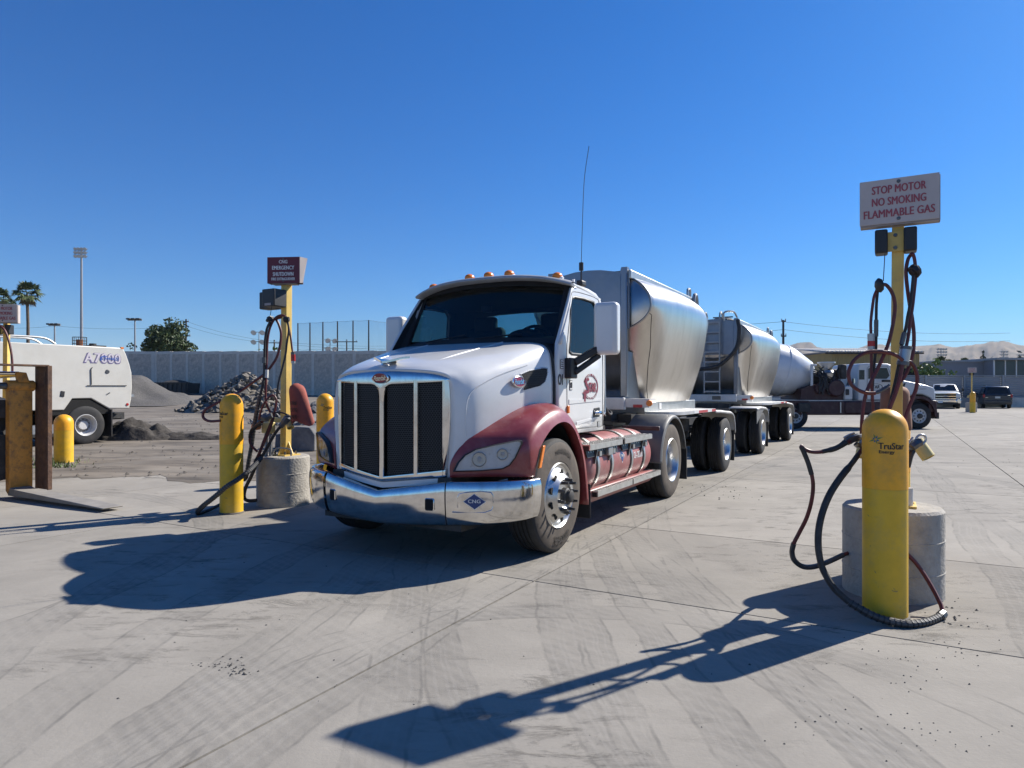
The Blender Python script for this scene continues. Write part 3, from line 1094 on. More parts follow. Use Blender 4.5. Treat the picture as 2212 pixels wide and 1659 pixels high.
# dumpster against the wall
dp = thing('dumpster', 'long dark open dumpster standing against the concrete wall', 'dumpster', far(380, 69), R(-12))
M['dumpster'] = mat('dumpster_paint', (0.035, 0.04, 0.042), 0.7, var=0.25, scale=2, dirt=((0.12, 0.1, 0.08), 0.4, 1.5))
MB().prism([(-2.0, -.9, .1), (2.0, -.9, .1), (2.15, -.9, 1.15), (-2.15, -.9, 1.15)], (0, 1.8, 0)).build('body', M['dumpster'], dp)
for i in range(8):
    MB().box((-1.85 + i * .53, -.95, .62), (.09, .1, 1.0)).build('rib', M['dumpster'], dp)
MB().box((0, -.93, 1.17), (4.4, .16, .12)).build('top_rail', M['dumpster'], dp)
mb_ = MB()
mb_.grid([[(-1.9 + 3.8 * i / 14, -.7 + 1.4 * j / 4, 1.1 + .5 * max(0, math.sin(math.pi * i / 14) * .8 + .3 * mnoise.noise(Vector((i, j, 2)))) * math.sin(math.pi * (j + .5) / 5)) for i in range(15)] for j in range(5)])
tag(mb_.build('load', M['dark_soil'], dp), kind='stuff')

# ------------------------------------------------------------------ right background: buildings, fence
M['tan_siding'] = mat('tan_siding', (0.40, 0.29, 0.13), 0.8, var=0.1, scale=1.2, stretch=(6, 1, .3))
M['roof_metal'] = mat('roof_metal', (0.50, 0.47, 0.42), 0.5, 0.2, var=0.08, scale=3)
M['grey_building'] = mat('grey_building', (0.23, 0.235, 0.25), 0.85, var=0.07, scale=.4)
M['blue_mural'] = mat('blue_grey_render', (0.20, 0.25, 0.33), 0.85, var=0.2, scale=.5, dirt=((0.06, 0.07, 0.10), .6, .7))
M['fence_metal'] = mat('fence_metal', (0.33, 0.335, 0.35), 0.6, 0.25, var=0.1, scale=1.2, stretch=(.3, 1, 3))

def ang_box(name, label, cat, x0, x1, Y, ytop, depth, m, rz=0.0):
    a, c = at(x0, ytop, Y), at(x1, ytop, Y)
    t = thing(name, label, cat, ((a.x + c.x) / 2, Y, 0), rz)
    return t, c.x - a.x, a.z

t, w, h = ang_box('tan_building', 'tan metal building with a corrugated overhanging roof behind the mixer truck', 'building', 1798, 1986, 70, 759, 8, M['tan_siding'])
mb = MB()
nrib = 44
pts = []
for i in range(nrib):
    x = -w / 2 + w * i / nrib
    dd = w / nrib
    pts += [(x, 0), (x + dd * .35, 0), (x + dd * .5, -.05), (x + dd * .85, -.05)]
pts.append((w / 2, 0))
mb.grid([[(p[0], p[1], z) for p in pts] for z in (0, h - .1)])
mb.build('front_wall', M['tan_siding'], t)
MB().box((0, 4.1, (h - .1) / 2), (w - .02, 8, h - .1)).build('body', M['tan_siding'], t)
mb = MB()
pts = []
for i in range(30):
    x = -w / 2 - 1.0 + (w + 1.2) * i / 30
    dd = (w + 1.2) / 30
    pts += [(x, 0), (x + dd * .3, .0), (x + dd * .45, .1), (x + dd * .85, .1)]
pts.append((w / 2 + .2, 0))
mb.grid([[(p[0], -.55, h - .1 + p[1]) for p in pts], [(p[0], 8.4, h + .75 + p[1]) for p in pts]])
mb.build('roof', M['roof_metal'], t, solid=.04)
MB().box((-.4, -.5, h - .22), (w + 1.1, .08, .16)).build('fascia', M['chassis'], t)
MB().box((w / 2 - 1.6, -.08, 2.6), (2.6, .06, 2.2)).build('doorway', M['black_hole'], t)
for sx_, sg in ((-.42, 'left'), (.47, 'right')):
    MB().box((w * sx_, -.09, 2.75), (.55, .03, .8)).build('notice_board', M['letter_white'], t)

t, w, h = ang_box('mural_building', 'blue grey building with dark painted shapes left of the tan building', 'building', 1728, 1812, 86, 769, 8, M['blue_mural'])
MB().prism([(-w / 2, 0, 0), (w / 2, 0, 0), (w / 2, 0, h + .55), (-w / 2, 0, h)], (0, 8, 0)).build('wall', M['blue_mural'], t)
MB().prism([(-w / 2 - .2, -.1, h + .02), (w / 2 + .1, -.1, h + .58), (w / 2 + .1, -.1, h + .75), (-w / 2 - .2, -.1, h + .2)], (0, 8.2, 0)).build('roof', M['grey_building'], t)
mb = MB()
mb.lathe([(.02, 0), (.7, 0)], (-.3, -.02, h - 1.0), (0, -1, 0), 20)
mb.face([(-1.6, -.02, h - .9), (-.9, -.02, h - 1.6), (-.1, -.02, h - .4), (-.8, -.02, h - .2)])
mb.build('painted_shape', M['black'], t)

t, w, h = ang_box('grey_building', 'long low grey building with flat roof behind the corrugated fence', 'building', 2018, 2147, 92, 782, 10, M['grey_building'])
MB().box((0, 5, h / 2), (w, 10, h)).build('wall', M['grey_building'], t)
MB().box((0, 4.95, h + .08), (w + .3, 10.3, .16)).build('roof_edge', M['pole_grey'], t)
MB().box((.4, -.06, h - 2.2), (w * .72, .1, .55)).build('window_band', M['glass_dark'], t)

t, w, h = ang_box('glass_building', 'glass fronted building with pale mullions at the right photo edge', 'building', 2147, 2290, 90, 778, 10, M['grey_building'])
MB().box((0, 5.1, h / 2), (w, 10, h)).build('core', M['grey_building'], t)
MB().box((0, 4.6, h + .14), (w + .6, 11, .28)).build('roof', M['pole_grey'], t)
M['curtain'] = mat('curtain_glass', (0.035, 0.05, 0.06), 0.05, var=0.2, scale=.6, rvar=.02)
for i in range(6):
    pw = w / 6
    MB().box((-w / 2 + (i + .5) * pw, 0, h / 2), (pw - .12, .06, h - .2)).build('window_pane', M['curtain'], t)
for i in range(7):
    MB().box((-w / 2 + i * w / 6, -.02, h / 2), (.14, .14, h)).build('mullion', M['letter_white'], t)

# corrugated fence
t = thing('corrugated_fence', 'grey horizontally ribbed metal fence with posts behind the parked cars', 'fence', (0, 57.5, 0))
fx0, fx1, ftop = at(1500, 812, 57.5).x, at(2330, 812, 57.5).x, 2.68
n = 10
for i in range(n):
    a = fx0 + (fx1 - fx0) * i / n
    c = fx0 + (fx1 - fx0) * (i + 1) / n
    pts = []
    k = 15
    for q in range(k):
        z = .05 + (ftop - .1) * q / k
        dz = (ftop - .1) / k
        pts += [(0, z), (0, z + dz * .55), (-.06, z + dz * .7), (-.06, z + dz * .9)]
    MB().grid([[(x, p[0], p[1]) for p in pts] for x in (a + .06, c - .06)]).build('ribbed_panel', M['fence_metal'], t)
for i in range(n + 1):
    a = fx0 + (fx1 - fx0) * i / n
    MB().box((a, -.1, ftop / 2), (.14, .14, ftop + .1)).build('fence_post', M['pole_grey'], t)
MB().box(((fx0 + fx1) / 2, -.06, ftop), (fx1 - fx0, .1, .08)).build('top_rail', M['pole_grey'], t)
MB().box(((fx0 + fx1) / 2, -.4, .42), (fx1 - fx0, .25, .84)).build('kerb_wall', M['wall_post'], t)

# pebbles and crumbs on the concrete
rnd = random.Random(21)
mb = MB()
def crumb(p, s):
    k = [Vector((rnd.uniform(-1, 1), rnd.uniform(-1, 1), rnd.uniform(-.2, .9))) for _ in range(6)]
    k = [v.normalized() * s * rnd.uniform(.6, 1) for v in k]
    V = [p + Vector((v_[0], v_[1], 0)) for v_ in ((s, 0), (.1 * s, .8 * s), (-.9 * s, .1 * s), (0, -.75 * s))]
    top = p + Vector((rnd.uniform(-.3, .3) * s, rnd.uniform(-.3, .3) * s, s * rnd.uniform(.5, 1.0)))
    mb.add(V + [top], [(0, 1, 4), (1, 2, 4), (2, 3, 4), (3, 0, 4)])
for (px, py, sp, nn, sz) in ((480, 1440, (60, 14), 60, .011), (520, 1455, (20, 8), 12, .018), (1540, 1060, (60, 16), 34, .02), (1610, 1075, (50, 10), 12, .022),
                              (1000, 1400, (900, 230), 46, .012), (2060, 1420, (100, 60), 46, .010), (1980, 1580, (150, 60), 34, .008), (1750, 1560, (60, 40), 20, .008),
                              (1900, 1440, (220, 80), 26, .008), (350, 1320, (300, 140), 14, .016), (620, 1090, (60, 10), 26, .016), (2060, 1330, (40, 20), 22, .018), (2150, 1010, (70, 20), 26, .02)):
    for _ in range(nn):
        x, y = rnd.gauss(px, sp[0] * .6), rnd.gauss(py, sp[1] * .6)
        if y < 900:
            continue
        crumb(gnd(x, y) + Vector((0, 0, .001)), sz * .42 * rnd.uniform(.35, 1.8))
M['crumb'] = mat('dark_crumbs', (0.10, 0.095, 0.085), 0.95, var=0.4, scale=8)
tag(mb.build('pebbles', M['crumb']), 'scattered dark crumbs and pebbles on the concrete', 'pebbles', kind='stuff')
# stones on the dirt yard
mb = MB()
for _ in range(900):
    x = rnd.uniform(-16, -3.5)
    y = 11.2 + rnd.random() ** 1.5 * 26
    if x > -7 and y > 30:
        continue
    crumb(Vector((x, y, yard_z(x, y) + .02)), rnd.uniform(.012, .05))
tag(mb.build('yard_stones', M['rubble']), 'small stones scattered over the dirt yard', 'stones', kind='stuff')
# grass by the left bollard
mb = MB()
for _ in range(420):
    g = gnd(rnd.gauss(118, 28), rnd.uniform(993, 1012))
    a = rnd.uniform(0, 6.28)
    hh = rnd.uniform(.03, .11)
    d = Vector((math.cos(a), math.sin(a), 0))
    mb.add([g - d * .012, g + d * .012, g + Vector((rnd.uniform(-.04, .04), rnd.uniform(-.04, .04), hh))], [(0, 1, 2)])
o = raw_build(mb, 'grass', M['leaf_mid'])
tag(o, 'tufts of grass round the short yellow bollard', 'grass', kind='stuff')
# ------------------------------------------------------------------ wheels (shared by the heavy vehicles)
def tyre_prof(r, w, rim, grooves=True):
    "outside face at 0, inside at -w (along the axle, outwards positive)"
    p = [(rim, -.015), (rim + .012, -.004), (rim + (r - rim) * .35, .0), (rim + (r - rim) * .62, -.004), (r - .035, -.016), (r - .012, -.03), (r - .003, -.046)]
    if grooves:
        for i in range(1, 5):
            y = -.046 - (w - .092) * i / 5
            p += [(r, y + .009), (r - .013, y + .006), (r - .013, y - .006), (r, y - .009)]
    p += [(r - .003, -w + .046), (r - .012, -w + .03), (r - .035, -w + .016), (rim + (r - rim) * .5, -w), (rim, -w + .012)]
    return p

def ring_text(mb, txt, r, a0, size, side, xo, letter_w=.62):
    n = len(txt)
    for i, ch in enumerate(txt):
        if ch == ' ':
            continue
        da = size * letter_w / r
        a = a0 + (i - (n - 1) / 2) * da * -1
        c, s_ = math.cos(a), math.sin(a)
        rad = Vector((0, -c * side, s_))       # outwards in the wheel plane (y to the left when seen from +x side)
        rad = Vector((0, c, s_))
        tan = Vector((0, s_, -c))
        text_on(mb, ch, height=size, fn=lambda u, v, rad=rad, tan=tan: Vector((xo, 0, 0)) + rad * (r + v) + tan * u)

def wheel(parent, x, y, side, r=.51, w=.25, rim=.29, kind='deep', z=None, tm=None, name='wheel', text=None, n=40, holes=10, rimm=None):
    "side +1: the wheel's outside looks to +x"
    z = r if z is None else z
    wh = sub(name, parent, (x, y, z))
    ax = (side, 0, 0)
    ty = MB().lathe(tyre_prof(r, w, rim), (0, 0, 0), ax, n, closed=False)
    to = ty.build('tyre', M['rubber'], wh, angle=28)
    if tm:
        to.data.materials.append(tm)
        for p in to.data.polygons:
            if abs(p.normal.x) > .75 and p.center.x * side > -.02:
                p.material_index = 1
    if text:
        for tt, aa, sz in text:
            mb = MB()
            ring_text(mb, tt, (r + rim) / 2 - .005 + 0, aa, sz, side, .004 * side)
            o_ = mb.build('sidewall_letters', M['letter_tyre'], wh)
            o_['kind'] = 'stuff'
    rm = rimm or M['alloy']
    mb = MB()
    if kind == 'deep':
        mb.lathe([(rim + .006, -.008), (rim - .004, .002), (rim - .014, -.004), (rim - .03, -.03), (rim - .045, -.075), (rim - .055, -.15), (.12, -.175), (.115, -.10), (0, -.095)], (0, 0, 0), ax, n)
        mb.build('rim', rm, wh, angle=25)
        mb = MB()
        for i in range(10):
            a = i * .6283
            mb.cyl((-.173 * side, math.cos(a) * .165, math.sin(a) * .165), (-.14 * side, math.cos(a) * .165, math.sin(a) * .165), .016, n=6)
        mb.build('lug_nuts', M['alu_dull'], wh)
    else:
        bul = .055 if kind == 'steer' else .02
        mb.lathe([(rim + .006, -.01), (rim - .004, .004), (rim - .012, -.002), (rim - .022, -.02), (rim - .04, -.022), (rim - .075, .0), (.185, bul * .65), (.165, bul), (.118, bul + .004), (.115, bul - .02), (.0, bul - .02)], (0, 0, 0), ax, n)
        mb.build('rim', rm, wh, angle=25)
        for i in range(holes):
            a = (i + .5) * 2 * math.pi / holes
            rr = (rim - .075 + .185) / 2 + .005
            c = Vector((side * (bul * .33 + .003), math.cos(a) * rr, math.sin(a) * rr))
            mb = MB().lathe([(0, .0), (.029, 0), (.033, -.004)], c, (side, 0, 0), 14)
            mb.build('hand_hole', M['black_hole'], wh)
        mb = MB()
        for i in range(10):
            a = i * .6283 + .2
            c = Vector((0, math.cos(a) * .143, math.sin(a) * .143))
            mb.cyl(c + Vector((side * bul, 0, 0)), c + Vector((side * (bul + .032), 0, 0)), .018, .016, 6)
            mb.cyl(c + Vector((side * (bul + .032), 0, 0)), c + Vector((side * (bul + .062), 0, 0)), .013, .012, 6)
        mb.build('lug_nuts', M['steel_dark'], wh)
        MB().lathe([(.075, bul - .02), (.072, bul + .02), (.058, bul + .03), (.054, bul + .06), (.04, bul + .068), (0, bul + .07)], (0, 0, 0), ax, 20).build('hub', M['chassis'], wh)
    return wh

M['visor_grey'] = mat('visor_grey', (0.40, 0.40, 0.40), 0.45, var=0.1, scale=6, dirt=((0.25, 0.23, 0.21), .5, 5))
M['letter_tyre'] = mat('tyre_letters', (0.045, 0.038, 0.032), 0.7, var=0.15, scale=10)

# ------------------------------------------------------------------ tractor
tk = thing('semi_truck', 'white day-cab semi truck with maroon fenders, tall chrome-edged grille and chrome bumper', 'truck', TO, TR)

# --- hood: rows along y, half profile top centre -> side bottom; nose bowed in plan
HST = [(-.838, [(0, 1.625), (.30, 1.620), (.53, 1.598), (.615, 1.55), (.648, 1.40), (.655, 1.08), (.632, .735)]),
       (-.772, [(0, 1.672), (.32, 1.660), (.57, 1.625), (.69, 1.545), (.725, 1.39), (.725, 1.08), (.70, .80)]),
       (-.62, [(0, 1.722), (.36, 1.714), (.625, 1.682), (.758, 1.585), (.80, 1.42), (.80, 1.13), (.775, .93)]),
       (-.20, [(0, 1.822), (.42, 1.815), (.735, 1.786), (.872, 1.69), (.912, 1.50), (.915, 1.32), (.905, 1.15)]),
       (.15, [(0, 1.895), (.44, 1.890), (.80, 1.868), (.925, 1.785), (.966, 1.60), (.974, 1.40), (.966, 1.22)]),
       (.315, [(0, 1.925), (.45, 1.922), (.82, 1.902), (.95, 1.825), (.988, 1.62), (.995, 1.40), (.99, 1.20)])]
cols = []
BOW = [.115, .10, .06, .02, 0, 0]
for (y, pr), B_ in zip(HST, BOW):
    cols.append(cr([(x, y + B_ * (min(1.1, (x / .65) ** 2) - 1), z) for x, z in pr], 5))
rows = []
for j in range(len(cols[0])):
    rows.append(cr([c[j] for c in cols], 5))
rows = [list(r) for r in zip(*rows)]
full = []
for r in rows:
    full.append([Vector((-p.x, p.y, p.z)) for p in reversed(r[1:])] + r)
HOOD_ROWS = rows
hood = MB().grid(full).build('hood', M['white_paint'], tk, solid=.02, angle=50)

fl_ = []
for p in full[0]:
    fl_.append([p, Vector((p.x * .93, p.y + .012, p.z - .03 * (p.z > 1.5))), Vector((p.x * .88, p.y + .05, p.z - .05 * (p.z > 1.5)))])
MB().grid(fl_).build('front_flange', M['white_paint'], hood, angle=60)

def hood_x(y, z):
    "half width of the hood at a length and height (side part)"
    best = 0
    for r0, r1 in zip(HOOD_ROWS[:-1], HOOD_ROWS[1:]):
        pts = []
        for a, c in zip(r0, r1):
            if min(a.y, c.y) - 1e-6 <= y <= max(a.y, c.y) + 1e-6 and abs(c.y - a.y) > 1e-6:
                pts.append(a.lerp(c, (y - a.y) / (c.y - a.y)))
        for a, c in zip(pts[:-1], pts[1:]):
            if (a.z - z) * (c.z - z) <= 0 and abs(a.z - c.z) > 1e-6:
                best = max(best, a.lerp(c, (a.z - z) / (a.z - c.z)).x)
    return best

# hood crease lines, cowl gap strip
mb = MB()
for sg in (-1, 1):
    mb.tube([Vector((sg * p[0], p[1], p[2])) for p in cr([(.36, -.80, 1.666), (.40, -.5, 1.75), (.43, -.1, 1.838), (.455, .3, 1.922)], 6)], .006, 5)
for sg in (-1, 1):
    rp_ = cr([(0, -.765, 1.07), (0, -.765, 1.2), (0, -.755, 1.36), (0, -.70, 1.455), (0, -.56, 1.53), (0, -.36, 1.60), (0, -.05, 1.68)], 5)
    mb.tube([Vector((sg * (hood_x(p.y, p.z) + .001), p.y, p.z)) for p in rp_ if hood_x(p.y, p.z) > .3], .006, 5)
mb.build('hood_crease', M['white_paint'], hood)
mb = MB()
gp = [(p.x + .002, p.y + .022, p.z - .004) for p in rows[-1]]
gp = [(-p[0], p[1], p[2]) for p in reversed(gp[1:])] + gp
mb.tube(gp, .017, 6)
mb.build('cowl_seal', M['black'], tk)

# --- grille surround: chrome frame with four mesh panels
def gy(x):
    return -.968 + .135 * (abs(x) / .65) ** 1.6

GX = [(-.556, -.352, 1.515, .80, 1.50, .775), (-.305, -.05, 1.487, .765, 1.452, .725), (.05, .305, 1.452, .725, 1.487, .765), (.352, .556, 1.50, .775, 1.515, .80)]
gr = sub('grille', tk)
mb = MB()
# top chrome visor, side strips, bottom strip, bars: thin curved slabs following gy
def gslab(mb, poly, th=.03, off=0.0):
    f = [(x, gy(x) + off, z) for x, z in poly]
    mb.prism(f, (0, th, 0))
def strip_x(mb, x0, x1, ztop, zbot, th=.035, off=0.0, n=6):
    for i in range(n):
        a, c = x0 + (x1 - x0) * i / n, x0 + (x1 - x0) * (i + 1) / n
        gslab(mb, [(a, zbot(a)), (c, zbot(c)), (c, ztop(c)), (a, ztop(a))], th, off)
ztop_s = lambda x: 1.612 - .05 * (abs(x) / .62) ** 4
zpan_t = lambda x: 1.505 + .018 * (abs(x) / .55) ** 2 - .055 * max(0, 1 - abs(x) / .09) 
zpan_b = lambda x: .712 + .075 * (abs(x) / .55)
zbot_s = lambda x: .675 + .065 * (abs(x) / .62)
rowsg = []
for i in range(33):
    x = -.622 + 1.244 * i / 32
    a, c = ztop_s(x), zpan_t(x)
    rowsg.append([(x, gy(x) + .055, a + .012), (x, gy(x) + .025, a + .01), (x, gy(x) + .003, a - .012), (x, gy(x) - .006, (a + c) / 2), (x, gy(x) - .004, c), (x, gy(x) + .03, c - .004)])
mb.grid(rowsg)
mb.build('top_surround', M['chrome'], gr, angle=60)
mb = MB()
for sg in (-1, 1):
    r_ = []
    for i in range(17):
        z = .74 + (1.53 - .74) * i / 16
        xo = .612 + .012 * math.sin(math.pi * i / 16) - .045 * (1 - i / 16) ** 2
        xi = .556 + .004
        r_.append([(sg * (xo + .012), gy(xo) + .05, z), (sg * xo, gy(xo) + .006, z), (sg * (xo + xi) / 2, gy(xi) - .008, z), (sg * xi, gy(xi) - .002, z), (sg * xi, gy(xi) + .03, z)])
    mb.grid(r_)
mb.build('side_surround', M['chrome'], gr, angle=60)
mb = MB()
rowsg = []
for i in range(33):
    x = -.585 + 1.17 * i / 32
    a, c = zpan_b(x), zbot_s(x)
    rowsg.append([(x, gy(x) + .03, a + .004), (x, gy(x) - .004, a), (x, gy(x) - .008, (a + c) / 2), (x, gy(x) + .002, c), (x, gy(x) + .03, c - .004)])
mb.grid(rowsg)
mb.build('bottom_surround', M['chrome'], gr, angle=60)
for x0, x1 in ((-.352, -.305), (-.05, .05), (.305, .352)):
    mb = MB()
    r_ = []
    for i in range(13):
        f = i / 12
        wv = (x1 - x0) / 2 * .82
        xc = (x0 + x1) / 2
        if abs(xc) < .01:
            wv = .022 + .024 * max(0, (f - .9) / .1) ** 1.6
        z = zpan_b(xc) - .01 + (zpan_t(xc) + .03 - zpan_b(xc)) * f
        y = gy(xc)
        r_.append([(xc - wv, y + .03, z), (xc - wv, y - .004, z), (xc - wv * .4, y - .016, z), (xc + wv * .4, y - .016, z), (xc + wv, y - .004, z), (xc + wv, y + .03, z)])
    mb.grid(r_)
    mb.build('grille_bar', M['chrome'], gr, angle=50)

gm = bpy.data.materials.new('grille_mesh')
gm.use_nodes = True
N, L = gm.node_tree.nodes, gm.node_tree.links
pb = N['Principled BSDF']
pb.inputs['Base Color'].default_value = (.05, .05, .052, 1)
pb.inputs['Roughness'].default_value = .45
pb.inputs['Metallic'].default_value = .4
gnz = N.new('ShaderNodeTexNoise')
gnz.inputs['Scale'].default_value = 12
gmr = N.new('ShaderNodeMapRange')
gmr.inputs['To Min'].default_value = .35
gmr.inputs['To Max'].default_value = .6
L.new(gnz.outputs['Fac'], gmr.inputs['Value'])
L.new(gmr.outputs[0], pb.inputs['Roughness'])
# panels of expanded metal: short bars in running bond, in front of a dark backing
for x0, x1, zt0, zb0, zt1, zb1 in GX:
    mb = MB()
    n = 8
    for i in range(n):
        a, c = x0 + (x1 - x0) * i / n, x0 + (x1 - x0) * (i + 1) / n
        mb.face([(a, gy(a) + .04, zpan_b(a) - .01), (c, gy(c) + .04, zpan_b(c) - .01), (c, gy(c) + .04, zpan_t(c) + .01), (a, gy(a) + .04, zpan_t(a) + .01)])
    pnl = mb.build('mesh_panel', M['black_hole'], gr)
    mb = MB()
    cell_w, cell_h = .0225, .0165
    nr = int((1.53 - .70) / cell_h)
    for k in range(nr):
        z = .705 + k * cell_h
        for a in [x0 + (x1 - x0) * i / 6 for i in range(6)]:
            c = a + (x1 - x0) / 6
            xm = (a + c) / 2
            if zpan_b(xm) < z < zpan_t(xm):
                mb.face([(a, gy(a) + .016, z), (c, gy(c) + .016, z), (c, gy(c) + .016, z + .0045), (a, gy(a) + .016, z + .0045)])
        off = (k % 2) * cell_w / 2
        xx = x0 + off
        while xx < x1 - .004:
            if zpan_b(xx) < z < zpan_t(xx) - cell_h:
                mb.face([(xx, gy(xx) + .0165, z + .002), (xx + .005, gy(xx + .005) + .0165, z + .002), (xx + .005, gy(xx + .005) + .0165, z + cell_h), (xx, gy(xx) + .0165, z + cell_h)])
            xx += cell_w
    raw_build(mb, 'wire_mesh', gm, pnl) if False else None
    o = raw_build(mb, 'wire_mesh', gm, gr)
    o['kind'] = 'stuff'

# white lip under the grille
mb = MB()
rowsg = []
for i in range(33):
    x = -.63 + 1.26 * i / 32
    c = zbot_s(x)
    rowsg.append([(x, gy(x) + .03, c - .004), (x, gy(x) + .004, c - .008), (x, gy(x) + .006, c - .055), (x, gy(x) + .03, c - .062)])
mb.grid(rowsg).build('grille_lip', M['white_paint'], tk, angle=60)

# oval emblems, bird ornament
def oval(parent, name, o, du, dv, a, b, txt, nrm):
    o, du, dv, nrm = Vector(o), Vector(du).normalized(), Vector(dv).normalized(), Vector(nrm).normalized()
    def ell(k, h):
        return [o + du * math.cos(t) * a * k + dv * math.sin(t) * b * k + nrm * h for t in [2 * math.pi * i / 32 for i in range(32)]]
    m1 = MB().grid([ell(1.16, -.004), ell(1.16, .006), ell(1.0, .010), ell(1.0, .002)], closed=True)
    e = m1.build(name, M['chrome'], parent, angle=50)
    mb = MB()
    mb.face(ell(1.02, .006))
    mb.build('badge_field', M['emblem_red'], e)
    mb = MB()
    text_on(mb, txt, width=a * 1.72, height=b * 1.05, fn=lambda u, v: o + du * u + dv * (v + u * .05) + nrm * .0085, shear=.35, space=.9, bold=.03)
    mb.build('badge_letters', M['chrome'], e)
    return e

oval(tk, 'grille_badge', (0, gy(0) - .012, 1.553), (1, 0, 0), (0, -.06, 1), .080, .040, 'Peterbilt', (0, -1, 0))
oval(tk, 'side_badge', (hood_x(-.215, 1.525) + .016, -.215, 1.525), (.10, 1, 0.0), (-.10, 0, 1), .088, .044, 'Peterbilt', (1, -.10, .14))
mb = MB()
W_ = [(0, -.10, .01), (.05, -.06, .022), (.15, .0, .05), (.20, .03, .056), (.07, .05, .035), (.0, .08, .02)]
for sg in (1, -1):
    up = [Vector((sg * p[0], p[1], p[2] + .018)) for p in W_]
    lo = [Vector((sg * p[0], p[1], p[2])) for p in W_]
    mb.grid([lo, up], closed=True)
    mb.face(up)
    mb.face(lo)
mb.tube([(0, -.10, .005), (0, -.05, .0), (0, .0, -.02), (0, .03, -.06)], [.008, .02, .02, .024], 8)
bird = mb.build('hood_ornament', M['chrome'], tk, loc=(.0, -.865, 1.668))

# --- fenders with headlamps
F_IN = [(.632, -.862, .735), (.640, -.862, .86), (.688, -.80, .98), (.742, -.71, 1.075), (.80, -.46, 1.195), (.878, -.16, 1.305), (.955, .12, 1.335), (.985, .33, 1.285), (.995, .46, 1.13), (1.01, .57, .88), (1.06, .635, .6), (1.12, .675, .34)]
F_CR = [(1.165, -.535, .735), (1.178, -.55, .85), (1.178, -.545, .99), (1.172, -.47, 1.095), (1.165, -.30, 1.195), (1.16, -.06, 1.268), (1.16, .16, 1.272), (1.165, .33, 1.20), (1.18, .46, 1.06), (1.195, .565, .85), (1.205, .625, .6), (1.205, .665, .34)]
F_LP = [(1.205, -.455, .735), (1.215, -.452, .80), (1.222, -.42, .92), (1.225, -.345, 1.01), (1.225, -.20, 1.105), (1.225, -.03, 1.16), (1.225, .14, 1.16), (1.225, .29, 1.095), (1.222, .42, .965), (1.220, .525, .79), (1.215, .585, .58), (1.212, .63, .34)]
def fender(sg):
    a, c, l = cr(F_IN, 4), cr(F_CR, 4), cr(F_LP, 4)
    rows = []
    for i in range(len(a)):
        f = i / (len(a) - 1)
        m1 = a[i].lerp(c[i], .5)
        bul = .028 if i > 14 else .004
        m1 = m1 + Vector((0, 0, bul * (1 if f < .6 else 0)))
        m0 = a[i].lerp(c[i], .1)
        m2 = a[i].lerp(c[i], .86) + Vector((0, 0, .010 if 12 < i < 32 else 0))
        oo = c[i].lerp(l[i], .3) + Vector((.012, 0, 0))
        lin = l[i] + Vector((-.03, 0, 0.0))
        li2 = l[i] + Vector((-.10, 0, .0))
        prof = cr([a[i], m0, m1, m2, c[i], oo, l[i]], 2) + [lin, li2]
        rows.append([Vector((sg * p.x, p.y, p.z)) for p in prof])
    fo = MB().grid(rows).build('fender', M['maroon_paint'], tk, solid=.012, angle=60)
    # black liner
    rws = []
    for i in range(len(a)):
        rws.append([Vector((sg * .62, l[i].y - .0, l[i].z + .02)), Vector((sg * 1.14, l[i].y, l[i].z + .01))])
    MB().grid(rws[2:]).build('wheel_arch_liner', M['black_hole'], fo)
    # headlamp on the flat front: plane y = -.862 + (x-.632)*.61
    def hp(x, z, off=0.0):
        k = (.862 - .535) / (1.165 - .632)
        nrm = Vector((k, -1, 0)).normalized()
        return Vector((sg * x, -.862 + (x - .632) * k, z)) + Vector((sg * nrm.x, nrm.y, 0)) * off
    out = [(.672, .792), (.70, .86), (.745, .918), (.82, .965), (.95, 1.0), (1.10, 1.034), (1.125, 1.03), (1.128, 1.01), (1.085, .90), (1.045, .84), (1.00, .812), (.85, .797)]
    cx_ = sum(p[0] for p in out) / 12
    cz_ = sum(p[1] for p in out) / 12
    sc = lambda k: [(cx_ + (p[0] - cx_) * k, cz_ + (p[1] - cz_) * k) for p in out]
    hl = sub('headlight', tk)
    MB().ring([hp(*p, .03) for p in sc(1.07)], [hp(*p, .042) for p in sc(1.0)]).ring([hp(*p, .0) for p in sc(1.075)], [hp(*p, .03) for p in sc(1.07)]).build('bezel', M['black'], hl)
    MB().face([hp(*p, .022) for p in sc(1.0)]).build('housing', M['lamp_silver'], hl)
    for (x, z, r_) in ((.838, .885, .062), (1.00, .925, .048)):
        c = hp(x, z, .0225)
        nn = (hp(x, z, 1) - hp(x, z, 0))
        MB().lathe([(r_, 0), (r_, .014), (r_ * .93, .016), (r_ * .85, .006), (r_ * .3, .002), (0, .006)], c, nn, 20).build('reflector', M['alu_dull'], hl)
        MB().sphere(c + nn * .006, r_ * .40, 12, 8, (1, .25, 1)).build('bulb', M['visor_grey'], hl)
    MB().face([hp(*p, .0415) for p in sc(1.0)]).build('lens', M['lens'], hl)
    # side marker
    mk = MB().prism([(sg * (1.222), -.445, .80), (sg * 1.222, -.395, .80), (sg * 1.228, -.33, .985), (sg * 1.228, -.375, .985)], (sg * .018, 0, 0)).build('side_marker', M['amber'], tk, bevel=.006)
    return fo
M['lamp_silver'] = mat('lamp_housing', (0.52, 0.54, 0.57), 0.3, 0.2, var=0.1, scale=10)
fender(1)
fender(-1)

